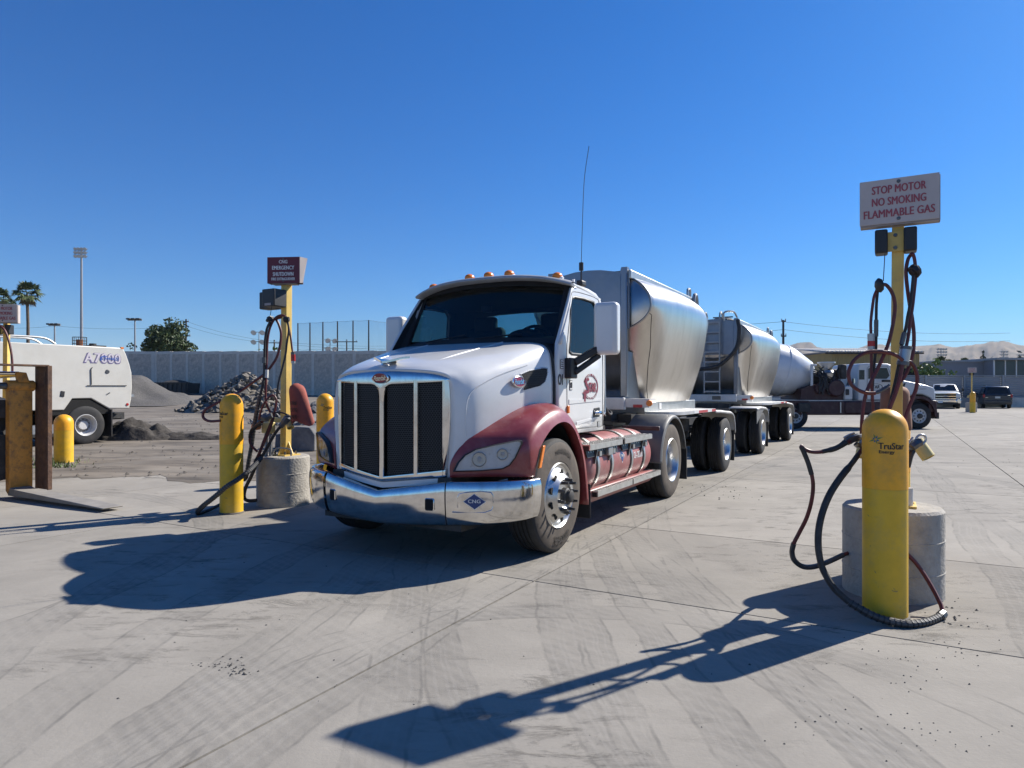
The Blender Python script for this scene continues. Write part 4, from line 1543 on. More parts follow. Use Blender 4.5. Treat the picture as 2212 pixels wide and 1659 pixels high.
# --- side air inlets (driver and passenger)
for sg in (1, -1):
    inl = [(-.165, 1.592), (-.05, 1.625), (.17, 1.655), (.225, 1.65), (.215, 1.60), (.175, 1.53), (.10, 1.492), (-.16, 1.448), (-.15, 1.475), (-.115, 1.50), (-.112, 1.535), (-.14, 1.56)]
    fx = lambda y, z: max(.80, hood_x(y, z)) + .012
    def ip(p, o=0.0):
        return Vector((sg * (fx(p[0], p[1]) + o), p[0], p[1]))
    cyy, czz = .03, 1.56
    big = [((p[0] - cyy) * 1.16 + cyy + .012, (p[1] - czz) * 1.22 + czz + .008) for p in inl]
    it = MB().ring([ip(p, -.028) for p in big], [ip(p, .0) for p in inl]).build('air_inlet', M['white_paint'], tk)
    MB().face([ip(p, -.008) for p in inl]).build('inlet_back', M['black_hole'], it)
    mb = MB()
    for k in range(13):
        z = 1.45 + k * .0165
        for q in range(18):
            y = -.165 + q * .0225 + (k % 2) * .011
            p = (y, z)
            inside = False
            for i in range(12):
                (y1, z1), (y2, z2) = inl[i], inl[i - 1]
                if (z1 > z) != (z2 > z) and y < (y2 - y1) * (z - z1) / (z2 - z1) + y1:
                    inside = not inside
            if inside:
                mb.face([ip((y, z), 0), ip((y + .016, z), 0), ip((y + .016, z + .004), 0), ip((y, z + .004), 0)])
                mb.face([ip((y, z), 0), ip((y + .004, z), 0), ip((y + .004, z + .0165), 0), ip((y, z + .0165), 0)])
    o = raw_build(mb, 'inlet_mesh', gm, it)
    o['kind'] = 'stuff'

# --- bumper: three chrome sections
BP = cr([(0, -1.03), (.3, -1.012), (.655, -.945), (.93, -.83), (1.10, -.69), (1.19, -.54), (1.215, -.40)], 8)
def bump_rows(sg, i0, i1, off=0.0):
    rows = []
    for i in range(i0, i1 + 1):
        p = BP[i]
        t = (BP[min(i + 1, len(BP) - 1)] - BP[max(i - 1, 0)]).normalized()
        n_ = Vector((t.y, -t.x, 0))
        if n_.y > 0:
            n_ = -n_
        f = p.x / 1.2
        zt = .605 + .10 * min(1, f * 1.75) + .015 * f
        zb = .318 + .05 * f + .03 * max(0, f - .8)
        H_ = zt - zb
        prof = [(-.075, zt - .006), (-.015, zt), (.008, zt - .012), (.022, zt - H_ * .16), (.024, zt - H_ * .36), (.017, zb + H_ * .40), (.0, zb + H_ * .16), (-.03, zb + H_ * .03), (-.10, zb - .008)]
        prof = [(q[0] + off, q[1]) for q in prof]
        pts = cr([Vector((p.x, p.y, 0)) + n_ * q[0] + Vector((0, 0, q[1])) for q in prof], 3)
        rows.append([Vector((sg * v.x, v.y, v.z)) for v in pts])
    return rows
bmp = sub('bumper', tk)
i_s = 16
half = bump_rows(1, 0, i_s - 0)
lefth = bump_rows(-1, 0, i_s)
full = list(reversed(lefth[1:])) + half
MB().grid(full).build('center_section', M['chrome'], bmp, angle=60)
for sg in (1, -1):
    MB().grid(bump_rows(sg, i_s, len(BP) - 1, .004)).build('end_section', M['chrome'], bmp, angle=60)
    a, c = bump_rows(sg, i_s, i_s, .0065)[0], None
    MB().tube([p + Vector((0, -.001, 0)) for p in a[3:-3]], .004, 5).build('seam', M['black_hole'], bmp)
    # tow openings
    hc = Vector((sg * .53, -.972, .525))
    k = [(-.028, -.045), (.028, -.045), (.036, -.036), (.036, .036), (.028, .045), (-.028, .045), (-.036, .036), (-.036, -.036)]
    MB().face([hc + Vector((q[0], -.034 + q[0] * .22 * sg, q[1])) for q in k]).build('tow_opening', M['black_hole'], bmp)
    MB().ring([hc + Vector((q[0] * 1.16, -.028 + q[0] * .22 * sg, q[1] * 1.14)) for q in k], [hc + Vector((q[0], -.036 + q[0] * .22 * sg, q[1])) for q in k]).build('tow_rim', M['chrome'], bmp)
# CNG diamond and pressed outline on the driver's end
BR_ = bump_rows(1, 0, len(BP) - 1, .004)
def bpf(u, v, o=.0):
    "point on the driver's bumper end: u = distance in x, v = height"
    x, z = .885 + u, .560 + v
    def on_row(r):
        for a_, c_ in zip(r[3:-1], r[4:]):
            if (a_.z - z) * (c_.z - z) <= 0 and a_.z != c_.z:
                return a_.lerp(c_, (a_.z - z) / (a_.z - c_.z))
        return r[len(r) // 2]
    for r0, r1 in zip(BR_[:-1], BR_[1:]):
        p0, p1 = on_row(r0), on_row(r1)
        if p0.x <= x <= p1.x:
            t_ = (p1 - p0).normalized()
            return p0.lerp(p1, (x - p0.x) / (p1.x - p0.x)) + Vector((t_.y, -t_.x, 0)) * (.004 + o)
    return p1
dm = MB().face([bpf(-.083, 0), bpf(0, -.066), bpf(.083, 0), bpf(0, .066)]).build('cng_decal', M['letter_white'], bmp)
M['decal_blue'] = mat('decal_blue', (0.02, 0.05, 0.17), 0.4, var=0.1, scale=20)
MB().face([bpf(-.077, 0, .0015), bpf(0, -.060, .0015), bpf(.077, 0, .0015), bpf(0, .060, .0015)]).build('decal_field', M['decal_blue'], bmp)
mb = MB()
text_on(mb, 'CNG', width=.088, fn=lambda u, v: bpf(u, v + .004, .003), space=1.05)
mb.build('decal_letters', M['letter_white'], bmp)
mb = MB()
mb.tube([bpf(u, v, -.001) for u, v in ((-.17, -.088), (.07, -.088), (.115, -.07), (.13, -.03), (.13, .05), (.115, .075), (.05, .083), (-.05, .076), (-.11, .06), (-.125, .03), (-.125, -.05))], .0045, 6)
mb.build('pressed_outline', M['chrome'], bmp)
# dark inner structure behind bumper and grille
MB().box((0, -.70, .60), (1.30, .34, .26)).build('radiator_support', M['chassis'], tk)
MB().box((0, -.72, .38), (1.5, .3, .16)).build('bumper_bracket', M['chassis'], tk)
MB().box((0, -.55, 1.15), (1.0, .5, .8)).build('radiator', M['black_hole'], tk)

# --- cab
CAB_R = 1.56
def cx_at(z):
    "half width of the cab at a height"
    return 1.02 - .055 * max(0, (z - 1.9) / .6) ** 1.3
side_out = [(.36, 1.20), (.345, 1.50), (.345, 1.72), (.37, 1.90), (.53, 2.12), (.70, 2.335), (.82, 2.49), (.98, 2.535), (1.25, 2.53), (1.45, 2.505), (CAB_R, 2.45), (CAB_R, 2.0), (CAB_R, 1.5), (1.50, 1.02), (1.15, 1.02), (.66, 1.02)]
win_in = [(.64, 1.83), (.635, 1.85), (.64, 1.87), (.66, 1.94), (.70, 2.12), (.735, 2.28), (.765, 2.36), (.86, 2.395), (1.10, 2.405), (1.36, 2.40), (1.42, 2.35), (1.43, 2.10), (1.43, 1.90), (1.40, 1.835), (1.10, 1.815), (.70, 1.812)]
for sg in (1, -1):
    P3 = lambda p, o=0.0: Vector((sg * (cx_at(p[1]) + o), p[0], p[1]))
    rr = []
    K = 5
    for k in range(K + 1):
        f = k / K
        rr.append([P3((a[0] + (c[0] - a[0]) * f, a[1] + (c[1] - a[1]) * f)) for a, c in zip(side_out, win_in)])
    sd = MB().grid(rr, closed=True).build('cab_side', M['white_paint'], tk, solid=.03, angle=40)
    # liner inside
    MB().ring([P3(a, -.04) for a in side_out], [P3(c, -.036) for c in win_in]).build('door_liner', M['interior'], sd)
    # window rubber and pane
    wi = [((p[0] - 1.03) * .975 + 1.03, (p[1] - 2.1) * .965 + 2.1) for p in win_in]
    MB().ring([P3(p, .004) for p in [((q[0] - 1.03) * 1.03 + 1.03, (q[1] - 2.1) * 1.045 + 2.1) for q in win_in]], [P3(p, .002) for p in wi]).build('window_seal', M['black'], sd, solid=.012)
    MB().face([P3(p, -.012) for p in wi]).build('side_window', M['side_glass'], tk)
    # door shut lines
    door = [(.585, 1.06), (.575, 1.5), (.575, 1.86), (.60, 1.96), (.70, 2.22), (.77, 2.40), (.86, 2.452), (1.2, 2.462), (1.44, 2.45), (1.505, 2.38), (1.51, 1.8), (1.50, 1.06)]
    MB().tube([P3(p, .001) for p in cr([(*p, 0) for p in door], 3)], .0045, 4).build('door_gap', M['black_hole'], sd) if False else None
    mb = MB()
    dd = cr([(p[0], p[1], 0) for p in door], 3)
    mb.tube([P3((p.x, p.y), .0005) for p in dd] + [P3((door[0][0], door[0][1]), .0005)], .004, 4)
    mb.build('door_gap', M['black'], sd)
    # pressed line low on the door
    MB().prism([P3((.62, 1.315), -.002), P3((1.45, 1.335), -.002), P3((1.45, 1.355), -.002), P3((.62, 1.36), -.002)], (sg * .008, 0, 0)).build('door_crease', M['white_paint'], sd)
    MB().prism([P3((.80, 1.10), -.002), P3((1.48, 1.165), -.002), P3((1.48, 1.175), -.002), P3((.80, 1.13), -.002)], (sg * .008, 0, 0)).build('door_crease', M['white_paint'], sd)
    hd = MB().prism([P3((1.24, 1.16), -.003), P3((1.40, 1.16), -.003), P3((1.415, 1.18), -.003), P3((1.415, 1.25), -.003), P3((1.40, 1.268), -.003), P3((1.26, 1.262), -.003), P3((1.24, 1.235), -.003)], (sg * .010, 0, 0)).build('door_handle', M['black'], tk, bevel=.004)
    MB().tube([P3((1.245, 1.205), .012), P3((1.28, 1.208), .035), P3((1.36, 1.21), .035), P3((1.405, 1.215), .012)], [.016, .022, .022, .016], 8).build('grip', M['chrome'], hd)
    MB().prism([P3((.565, 1.225), 0), P3((.605, 1.225), 0), P3((.605, 1.30), 0), P3((.565, 1.30), 0)], (sg * .022, 0, 0)).build('cab_marker', M['amber'], tk, bevel=.008)
    # mirror
    mr_ = sub('mirror', tk)
    xm = sg * 1.325
    me_ = MB().box((xm, .86, 2.06), (.25, .14, .52)).build('mirror_housing', M['white_paint'], mr_, bevel=.045, seg=4, angle=60)
    MB().box((xm, .937, 2.06), (.20, .006, .45)).build('mirror_glass', M['chrome'], mr_)
    mb = MB()
    mb.box((sg * 1.055, .60, 1.665), (.07, .16, .20))
    mb.bar((sg * 1.08, .62, 1.72), (sg * 1.24, .83, 1.86), .06, .07)
    mb.bar((sg * 1.08, .62, 1.62), (sg * 1.25, .85, 1.80), .05, .055)
    mb.bar((sg * 1.24, .83, 1.84), (sg * 1.27, .86, 1.95), .06, .09)
    mb.build('mirror_arm', M['black'], mr_, bevel=.012)
    # grab bar behind the door
    MB().tube(cr([(sg * .99, 1.60, 1.18), (sg * .99, 1.64, 1.24), (sg * .985, 1.65, 1.5), (sg * .98, 1.65, 1.85)], 5), .016, 8).build('grab_bar', M['alu_dull'], tk)

# rear wall with window, roof, floor
rwo = [(-1.0, 1.02), (0, 1.02), (1.0, 1.02), (1.02, 1.5), (1.01, 2.0), (.975, 2.44), (.5, 2.52), (0, 2.545), (-.5, 2.52), (-.975, 2.44), (-1.01, 2.0), (-1.02, 1.5)]
rwi = [(-.50, 1.86), (0, 1.86), (.50, 1.86), (.53, 1.92), (.53, 2.15), (.50, 2.33), (.3, 2.35), (0, 2.355), (-.3, 2.35), (-.50, 2.33), (-.53, 2.15), (-.53, 1.92)]
rw = MB().ring([(p[0], CAB_R, p[1]) for p in rwo], [(p[0], CAB_R, p[1]) for p in rwi]).build('cab_back', M['white_paint'], tk, solid=.03)
MB().ring([(p[0] * .97, CAB_R - .045, p[1]) for p in rwo], [(p[0], CAB_R - .04, p[1]) for p in rwi]).build('back_liner', M['interior'], rw)
MB().face([(p[0], CAB_R - .01, p[1]) for p in rwi]).build('rear_window', M['side_glass'], tk)
MB().box((0, .98, 1.10), (1.94, 1.12, .10)).build('cab_floor', M['interior'], tk)

def roof_pt(f, g):
    "f across -1..1, g front to back 0..1"
    x = f
    yf = .66 + .17 * abs(f) ** 2.2
    y = yf + (CAB_R + .005 - yf) * g
    zc = 2.628 + .075 * math.sin(math.pi * min(1, g * 1.05 + .02)) ** .8 - .05 * g
    edge = 2.535 + .01 * math.sin(math.pi * g) - .075 * g
    z = edge + (zc - edge) * (1 - abs(f) ** 3.2)
    hw = cx_at(2.47) + .006
    return Vector((f * hw, y, z))
rows = [[roof_pt(-1 + 2 * i / 28, j / 14) for i in range(29)] for j in range(15)]
roof = MB().grid(rows).build('roof', M['white_paint'], tk, solid=.03, angle=60)
# overhanging visor lip
rows = []
for i in range(29):
    f = -1 + 2 * i / 28
    p = roof_pt(f, 0)
    s_ = 1.015
    rows.append([p + Vector((0, .10, .022)), p + Vector((0, -.02, .012)), p + Vector((0, -.06, -.006)), p + Vector((0, -.066, -.022)), p + Vector((0, -.05, -.034)), p + Vector((0, .10, -.04))])
MB().grid(rows).build('sun_visor', M['white_dirty'], tk, angle=50) if 'white_dirty' in M else None
MB().grid(rows).build('sun_visor', M['visor_grey'], tk, angle=50)
for x in (-.78, -.25, 0, .25, .78):
    p = Vector((x, .93, 0))
    f = x / cx_at(2.47)
    z = roof_pt(f, .06).z + .022
    cl = MB().lathe([(.062, -.02), (.062, .0), (.056, .008)], (x, .80 + .12 * f * f, z), (0, 0, 1), 16).build('clearance_light', M['white_paint'], tk)
    MB().sphere((x, .785 + .12 * f * f, z + .008), .058, 14, 8, (.92, 1.15, .78)).build('amber_dome', M['amber'], cl)
# windscreen
rows = []
def ws_pt(f, g):
    xb, xt = .93, .905
    x = f * (xb + (xt - xb) * g)
    yb = .40 + .165 * f * f
    yt = .735 + .155 * f * f
    zb = 1.955 - .028 * f * f
    zt = 2.612 - .055 * f * f
    return Vector((x, yb + (yt - yb) * g, zb + (zt - zb) * g + 0.0))
N1 = 20
MB().grid([[ws_pt(-1 + 2 * i / N1, j / 6) for i in range(N1 + 1)] for j in range(7)]).build('windscreen', M['windscreen'], tk, angle=80)
fo_, fi_ = [], []
for i in range(N1 + 1):
    fo_.append(ws_pt((-1 + 2 * i / N1) * 1.035, -.035))
    fi_.append(ws_pt((-1 + 2 * i / N1) * .955, .05))
for i in range(N1, -1, -1):
    fo_.append(ws_pt((-1 + 2 * i / N1) * 1.035, 1.03))
    fi_.append(ws_pt((-1 + 2 * i / N1) * .955, .90))
MB().ring([p + Vector((0, -.004, 0)) for p in fo_], [p + Vector((0, -.004, 0)) for p in fi_]).build('windscreen_seal', M['black'], tk, angle=60)
# A-pillars joining screen and side
for sg in (1, -1):
    rr = []
    for j in range(9):
        g = -.05 + 1.1 * j / 8
        a = ws_pt(1.02, g)
        sy, sz = None, None
        zz = a.z
        yy = .37 + (zz - 1.90) * .775
        b_ = Vector((cx_at(zz), yy, zz))
        m_ = a.lerp(b_, .5) + Vector((.018, -.012, 0))
        rr.append([Vector((sg * p.x, p.y, p.z)) for p in (a, m_, b_ + Vector((.0, .015, 0)))])
    wp_ = MB().grid(rr).build('windscreen_pillar', M['white_paint'], tk, solid=.02, angle=60)
    MB().grid([[p + Vector((-sg * .022, .028, 0)) for p in r_] for r_ in rr]).build('pillar_liner', M['interior'], wp_)
# cowl between hood and screen
rr = []
for i in range(21):
    f = -1 + 2 * i / 20
    a = ws_pt(f * 1.03, -.04)
    hx = abs(f) * .93
    hz = 1.93 - .07 * (hx / .78) ** 2 if hx < .8 else 1.855 - (hx - .78) * .8
    rr.append([Vector((f * .93, .30, hz - .02)), Vector((f * .96, .36, (a.z + hz) / 2 - .02)), a + Vector((0, .02, 0))])
MB().grid(rr).build('cowl', M['black'], tk)
for x0, x1 in ((-.62, -.05), (.08, .62)):
    a, c = ws_pt(x0, .035) + Vector((0, -.03, 0)), ws_pt(x1, .10) + Vector((0, -.03, 0))
    mb = MB().tube([a, a.lerp(c, .5) + Vector((0, -.02, .0)), c], .008, 6)
    mb.build('wiper', M['black'], tk)
# interior
MB().grid([[(-.95, .52, 1.90), (.95, .52, 1.90)], [(-.95, .62, 1.99), (.95, .62, 1.99)], [(-.95, .80, 1.98), (.95, .80, 1.98)], [(-.95, .86, 1.5), (.95, .86, 1.5)]]).build('dashboard', M['interior'], tk, angle=60)
MB().sphere((.44, .80, 2.0), .17, 14, 8, (1.3, .6, .55)).build('instrument_hood', M['interior'], tk)
ring_ = [Vector((.44 + .22 * math.cos(t), .95 + .07 * math.sin(t), 1.95 + .19 * math.sin(t))) for t in [2 * math.pi * i / 28 for i in range(29)]]
MB().tube(ring_, .017, 8).bar((.24, .95, 1.95), (.64, .95, 1.95), .03, .04).bar((.44, .80, 1.9), (.44, .95, 1.95), .05, .05).build('steering_wheel', M['black'], tk)
for sx in (.45, -.45):
    st = sub('seat', tk)
    MB().box((sx, 1.22, 1.48), (.50, .48, .16)).build('seat_cushion', M['interior'], st, bevel=.05, seg=3)
    MB().box((sx, 1.43, 1.85), (.50, .14, .70), Matrix.Rotation(R(-8), 3, 'X')).build('seat_back', M['interior'], st, bevel=.06, seg=3)
    MB().box((sx, 1.45, 2.22), (.30, .11, .2)).build('headrest', M['interior'], st, bevel=.04, seg=3)
MB().box((-.05, .82, 2.33), (.11, .06, .07)).build('dash_camera', M['black'], tk, bevel=.01)
MB().grid([[ws_pt(-1 + 2 * i / 12, .86) + Vector((0, .05, 0)) for i in range(13)], [Vector((-.93 + 1.86 * i / 12, CAB_R - .05, 2.40)) for i in range(13)]]).build('headliner', M['interior'], tk)
# aerial
an = sub('aerial', tk)
ab = Vector((.93, 1.13, 2.56))
MB().box((.93, 1.13, 2.575), (.07, .12, .06)).build('aerial_base', M['black'], an, bevel=.015)
MB().cyl(ab + Vector((0, 0, .03)), ab + Vector((0, 0, .24)), .009, n=8).cyl(ab + Vector((0, 0, .15)), ab + Vector((0, 0, .235)), .024, n=10).build('aerial_coil', M['black'], an)
MB().tube(cr([ab + Vector((0, 0, .23)), ab + Vector((.012, .0, .6)), ab + Vector((.03, .01, 1.1)), ab + Vector((.075, .03, 1.46))], 6), [.0035] * 19, 5).build('whip', M['black'], an)

# --- door markings
xs_ = 1.0235
def door_fn(y, z):
    return lambda u, v: Vector((cx_at(z + v) + .0045, y + u, z + v))
mb = MB()
text_on(mb, 'O1', width=.10, height=.105, fn=lambda u, v: Vector((1.0245, .425 + u, 1.552 + v)))
mb.build('unit_number', M['letter_black'], tk)
for y, z, tx, w_, h_ in ((.665, 1.500, '80', .05, .085), (.455, 1.70, None, .06, .075), (1.39, 1.085, None, .055, .05)):
    o_ = MB().box((1.0235, y, z), (.003, w_ + .012, h_ + .012)).build('sticker', M['letter_black'], tk)
    MB().box((1.0245, y, z), (.004, w_, h_)).build('sticker_face', M['letter_white'], o_)
    mb = MB()
    if tx:
        text_on(mb, tx, width=w_ * .8, height=h_ * .7, fn=lambda u, v: Vector((1.0275, y + u, z + v)))
    else:
        for k in range(3):
            mb.box((1.0272, y, z + (k - 1) * h_ * .27), (.001, w_ * .8, h_ * .13))
    mb.build('sticker_print', M['letter_black'], o_)
# STAR logo: ribbon oval, star, lettering
lg = sub('star_logo', tk)
ly, lz = 1.17, 1.485
def lp(u, v, o=0.004):
    return Vector((1.0205 + o, ly + u, lz + v))
mb = MB()
def oval_band(a0, a1, ra, rb, w0, o):
    n = 40
    V1 = [lp(math.cos(a0 + (a1 - a0) * i / n) * (ra + w0), math.sin(a0 + (a1 - a0) * i / n) * (rb + w0), o) for i in range(n + 1)]
    V2 = [lp(math.cos(a0 + (a1 - a0) * i / n) * (ra - w0), math.sin(a0 + (a1 - a0) * i / n) * (rb - w0), o) for i in range(n + 1)]
    return [V1, V2]
mb.grid(oval_band(-2.6, 2.75, .185, .125, .013, .003))
mb.build('ribbon', M['letter_maroon'], lg)
mb = MB()
text_on(mb, 'TAR', width=.20, height=.095, fn=lambda u, v: lp(u + .04, v - .005, .006), space=.95, bold=.09)
text_on(mb, 'S', width=.085, height=.165, fn=lambda u, v: lp(u - .105, v + .012, .0065), bold=.09)
st_ = [(math.cos(math.pi / 2 + i * math.pi / 5) * (.062 if i % 2 == 0 else .027), math.sin(math.pi / 2 + i * math.pi / 5) * (.062 if i % 2 == 0 else .027)) for i in range(10)]
mb.face([lp(-.165 + p[0], -.075 + p[1], .007) for p in st_])
mb.face([lp(-.185, -.09, .0064), lp(-.145, -.09, .0064), lp(-.142, -.165, .0064), lp(-.165, -.145, .0064), lp(-.19, -.165, .0064)])
mb.build('logo_letters', M['letter_maroon'], lg)
mb = MB()
def arc_text(txt, rx, rz, a0, a1, size):
    n = len(txt)
    for i, ch in enumerate(txt):
        if ch == ' ':
            continue
        a = a0 + (a1 - a0) * i / (n - 1)
        c = (math.cos(a) * rx, math.sin(a) * rz)
        text_on(mb, ch, height=size, fn=lambda u, v: lp(c[0] + u, c[1] + v, .0066))
arc_text('READY MIXED', .185, .125, 2.3, .8, .022)
arc_text('QUALITY CONCRETE', .185, .125, -2.3, -.6, .022)
mb.build('ribbon_letters', M['letter_white'], lg)

# --- chassis, gas tank, steps, rear mudguards
mb = MB()
for sx in (-.42, .42):
    mb.box((sx, 1.82, .82), (.09, 4.7, .27))
for y in (.0, 1.4, 2.6, 3.57, 4.0):
    mb.box((0, y, .80), (.80, .12, .2))
mb.build('frame_rail', M['chassis_maroon'], tk)
MB().box((0, 0, .50), (2.0, .14, .13)).build('front_axle', M['chassis'], tk)
MB().cyl((-.95, 3.57, .51), (.95, 3.57, .51), .09, n=14).sphere((0, 3.57, .51), .24, 14, 8).build('rear_axle', M['chassis'], tk)
MB().box((0, .1, .95), (.75, 1.4, .8)).build('engine', M['chassis'], tk)
mb = MB()
mb.box((0, 1.9, 1.0), (1.5, .7, .05))
mb.box((.35, 1.75, 1.12), (.25, .22, .2))
mb.cyl((-.3, 1.9, 1.0), (-.3, 1.9, 1.35), .12, n=14)
mb.box((.1, 2.3, 1.06), (.5, .3, .14))
mb.build('deck_plate', M['chassis'], tk)
mb = MB()
mb.prism([(-.45, 3.25, .98), (.45, 3.25, .98), (.45, 4.0, .98), (.2, 4.15, .98), (-.2, 4.15, .98), (-.45, 4.0, .98)], (0, 0, .06))
mb.box((0, 3.55, .94), (.9, .5, .1))
mb.build('fifth_wheel', M['steel_dark'], tk)
# air lines behind the cab
for k, (mm, dx) in enumerate((('hose_red', .05), ('hose_black', .12), ('black', -.05), ('hose_black', .2))):
    pts = cr([(.45 + dx, 1.66, 1.95 - k * .1), (.5 + dx, 2.0, 1.55), (.55 + dx, 2.35, 1.18), (.45 + dx, 2.7, 1.12 + .02 * k), (.35, 2.98, 1.25)], 6)
    MB().tube(pts, .014, 6).build('air_line', M[mm], tk)
for sg in (1, -1):
    gt = sub('gas_tank', tk)
    c = (sg * .84, 0, .66)
    prof = [(0, .80), (.15, .80), (.25, .83), (.30, .90), (.312, .98), (.312, 2.72), (.30, 2.82), (.25, 2.89), (.15, 2.92), (0, 2.92)]
    MB().lathe(prof, c, (0, 1, 0), 36).build('tank_shell', M['tank_maroon'], gt, angle=45)
    for y in (1.06, 1.45, 2.08, 2.52):
        MB().lathe([(.318, y - .026), (.324, y - .026), (.324, y + .026), (.318, y + .026)], c, (0, 1, 0), 36, closed=True).build('strap', M['alu_dull'], gt)
        MB().lathe([(.314, y - .05), (.3175, y - .05), (.3175, y + .0), (.314, y + .0)], c, (0, 1, 0), 36, closed=True).build('strap_rubber', M['black'], gt)
        if sg > 0:
            MB().box((sg * 1.165, y, .80), (.03, .06, .05)).build('strap_buckle', M['alu_dull'], gt)
    # lower fairing
    mb = MB()
    mb.prism([(sg * .70, .76, .30), (sg * 1.10, .76, .30), (sg * 1.165, .76, .37), (sg * 1.16, .76, .45), (sg * .70, .76, .42)], (0, 2.12, 0))
    mb.build('lower_fairing', M['tank_maroon'], gt, bevel=.015)
    # treads: two upper, two lower, each with its own brackets
    for (y0, y1, z) in ((.74, 1.66, .905), (1.74, 2.70, .905), (.86, 1.88, .435), (1.92, 2.94, .435)):
        x0, x1 = (.92, 1.19) if z > .6 else (.97, 1.225)
        stp = MB().box((sg * (x0 + x1) / 2, (y0 + y1) / 2, z), (x1 - x0, y1 - y0, .012)).box((sg * x1, (y0 + y1) / 2, z - .022), (.012, y1 - y0, .056)).build('step', M['step_alu'], tk) if 'step_alu' in M else None
        if stp is None:
            M['step_alu'] = mat('step_alu', (0.58, 0.57, 0.54), 0.38, 0.85, var=.1, scale=14, dirt=((.3, .28, .25), .5, 9))
            stp = MB().box((sg * (x0 + x1) / 2, (y0 + y1) / 2, z), (x1 - x0, y1 - y0, .012)).box((sg * x1, (y0 + y1) / 2, z - .022), (.012, y1 - y0, .056)).build('step', M['step_alu'], tk)
        mb = MB()
        ny = int((y1 - y0) / .058)
        for i in range(ny):
            for j in range(4):
                cx0, cy0 = sg * (x0 + .035 + j * (x1 - x0 - .06) / 3), y0 + .03 + i * (y1 - y0 - .05) / (ny - 1)
                mb.box((cx0, cy0 + (j % 2) * .012, z + .0075), (.034, .018, .005))
        o_ = mb.build('grip_teeth', M['alu_dull'], stp)
        o_['kind'] = 'stuff'
        mb = MB()
        mb.box((sg * (x0 + x1) / 2, y0 + .02, z - .03), (x1 - x0 - .02, .02, .05)).box((sg * (x0 + x1) / 2, y1 - .02, z - .03), (x1 - x0 - .02, .02, .05))
        mb.box((sg * (x0 + .03), (y0 + y1) / 2, z - .04), (.02, y1 - y0 - .04, .07))
        mb.build('step_channel', M['black'], stp)
        if z > .6:
            mb = MB()
            for yy in (y0 + .30, y1 - .22):
                mb.bar((sg * 1.15, yy, z - .02), (sg * 1.152, yy - .10, z - .20), .03, .012)
            mb.build('step_bracket', M['alu_dull'], stp)
            mb = MB()
            mb.prism([(sg * 1.115, y0 + .02, z - .02), (sg * 1.115, y1 - .02, z - .02), (sg * 1.14, y1 - .04, z - .13), (sg * 1.14, y0 + .04, z - .13)], (sg * .012, 0, 0))
            mb.build('perforated_plate', M['black'], stp)
            mb = MB()
            for i in range(14):
                for j in range(3):
                    mb.lathe([(0, 0), (.010, 0)], (sg * 1.142 - sg * .004 * 0, y0 + .07 + i * (y1 - y0 - .14) / 13 + (j % 2) * .02, z - .05 - j * .026), (sg, 0, .25), 8)
            o_ = mb.build('plate_holes', M['alu_dull'], stp)
            o_['kind'] = 'stuff'
    # box on the tank
    MB().box((sg * 1.16, 1.34, .805), (.05, .13, .085)).build('valve_box', M['alu_dull'], gt, bevel=.008)
    # mudguard over the drive wheel
    rr = []
    for i in range(25):
        a = R(205 - 232 * i / 24)
        rad = .615
        y, z = 3.57 - math.cos(math.pi - a) * rad * 1.0, .51 + math.sin(a) * rad
        y = 3.57 + math.cos(a) * rad
        rr.append([Vector((sg * .72, y, z)), Vector((sg * 1.18, y, z)), Vector((sg * 1.215, y, z - .012 * math.sin(a))), Vector((sg * 1.228, y - math.cos(a) * .03, z - math.sin(a) * .03)), Vector((sg * 1.228, y - math.cos(a) * .055, z - math.sin(a) * .055))])
    rr = [[Vector((sg * .74, 2.955, .52)), Vector((sg * 1.18, 2.955, .52)), Vector((sg * 1.215, 2.96, .52)), Vector((sg * 1.228, 2.985, .52)), Vector((sg * 1.228, 3.01, .52))]] + [r_ for r_ in rr if r_[0].z > .54]
    MB().grid(rr).build('mudguard', M['grey_plastic'], tk, solid=.012, angle=50)
    MB().box((sg * .97, 2.93, .965), (.50, .05, .055)).build('mudguard_bracket', M['chassis_maroon'], tk, bevel=.012)
    MB().box((sg * 1.0, 4.21, .40), (.44, .02, .44)).build('mud_flap', M['rubber'], tk)
    MB().box((sg * .98, .72, .36), (.46, .02, .34)).build('mud_flap', M['rubber'], tk, bevel=.01)
    # wheels
    wheel(tk, sg * 1.20, .04, sg, .51, .30, .29, 'steer', tm=M['rubber_brown'], name='front_wheel', n=64,
          text=[('GOODYEAR', R(-85 if sg > 0 else -95), .062), ('MARATHON RSA', R(78), .042)])
    wheel(tk, sg * 1.20, 3.57, sg, .51, .42, .29, 'deep', tm=M['rubber_brown'], name='rear_wheel', n=56)
# tank markings (driver's side)
def tank_fn(y0, z0):
    a0 = math.asin((z0 - .66) / .312)
    def f(u, v):
        a = a0 + v / .312
        return Vector((.84 + math.cos(a) * .3135, y0 + u, .66 + math.sin(a) * .3135))
    return f
mb = MB()
text_on(mb, 'CA-20320', width=.30, height=.075, fn=tank_fn(2.30, .69))
mb.build('tank_number', M['letter_white'], tk)
f_ = tank_fn(1.77, .72)
MB().face([f_(-.075, 0), f_(0, -.085), f_(.075, 0), f_(0, .085)]).build('tank_diamond', M['letter_white'], tk)
g_ = lambda u, v: f_(u, v) + Vector((.0018, 0, 0))
MB().face([g_(-.062, 0), g_(0, -.072), g_(.062, 0), g_(0, .072)]).build('tank_diamond_field', M['decal_blue'], tk)
mb = MB()
text_on(mb, 'CNG', width=.08, fn=lambda u, v: f_(u, v) + Vector((.0036, 0, 0)))
mb.build('tank_diamond_letters', M['letter_white'], tk)
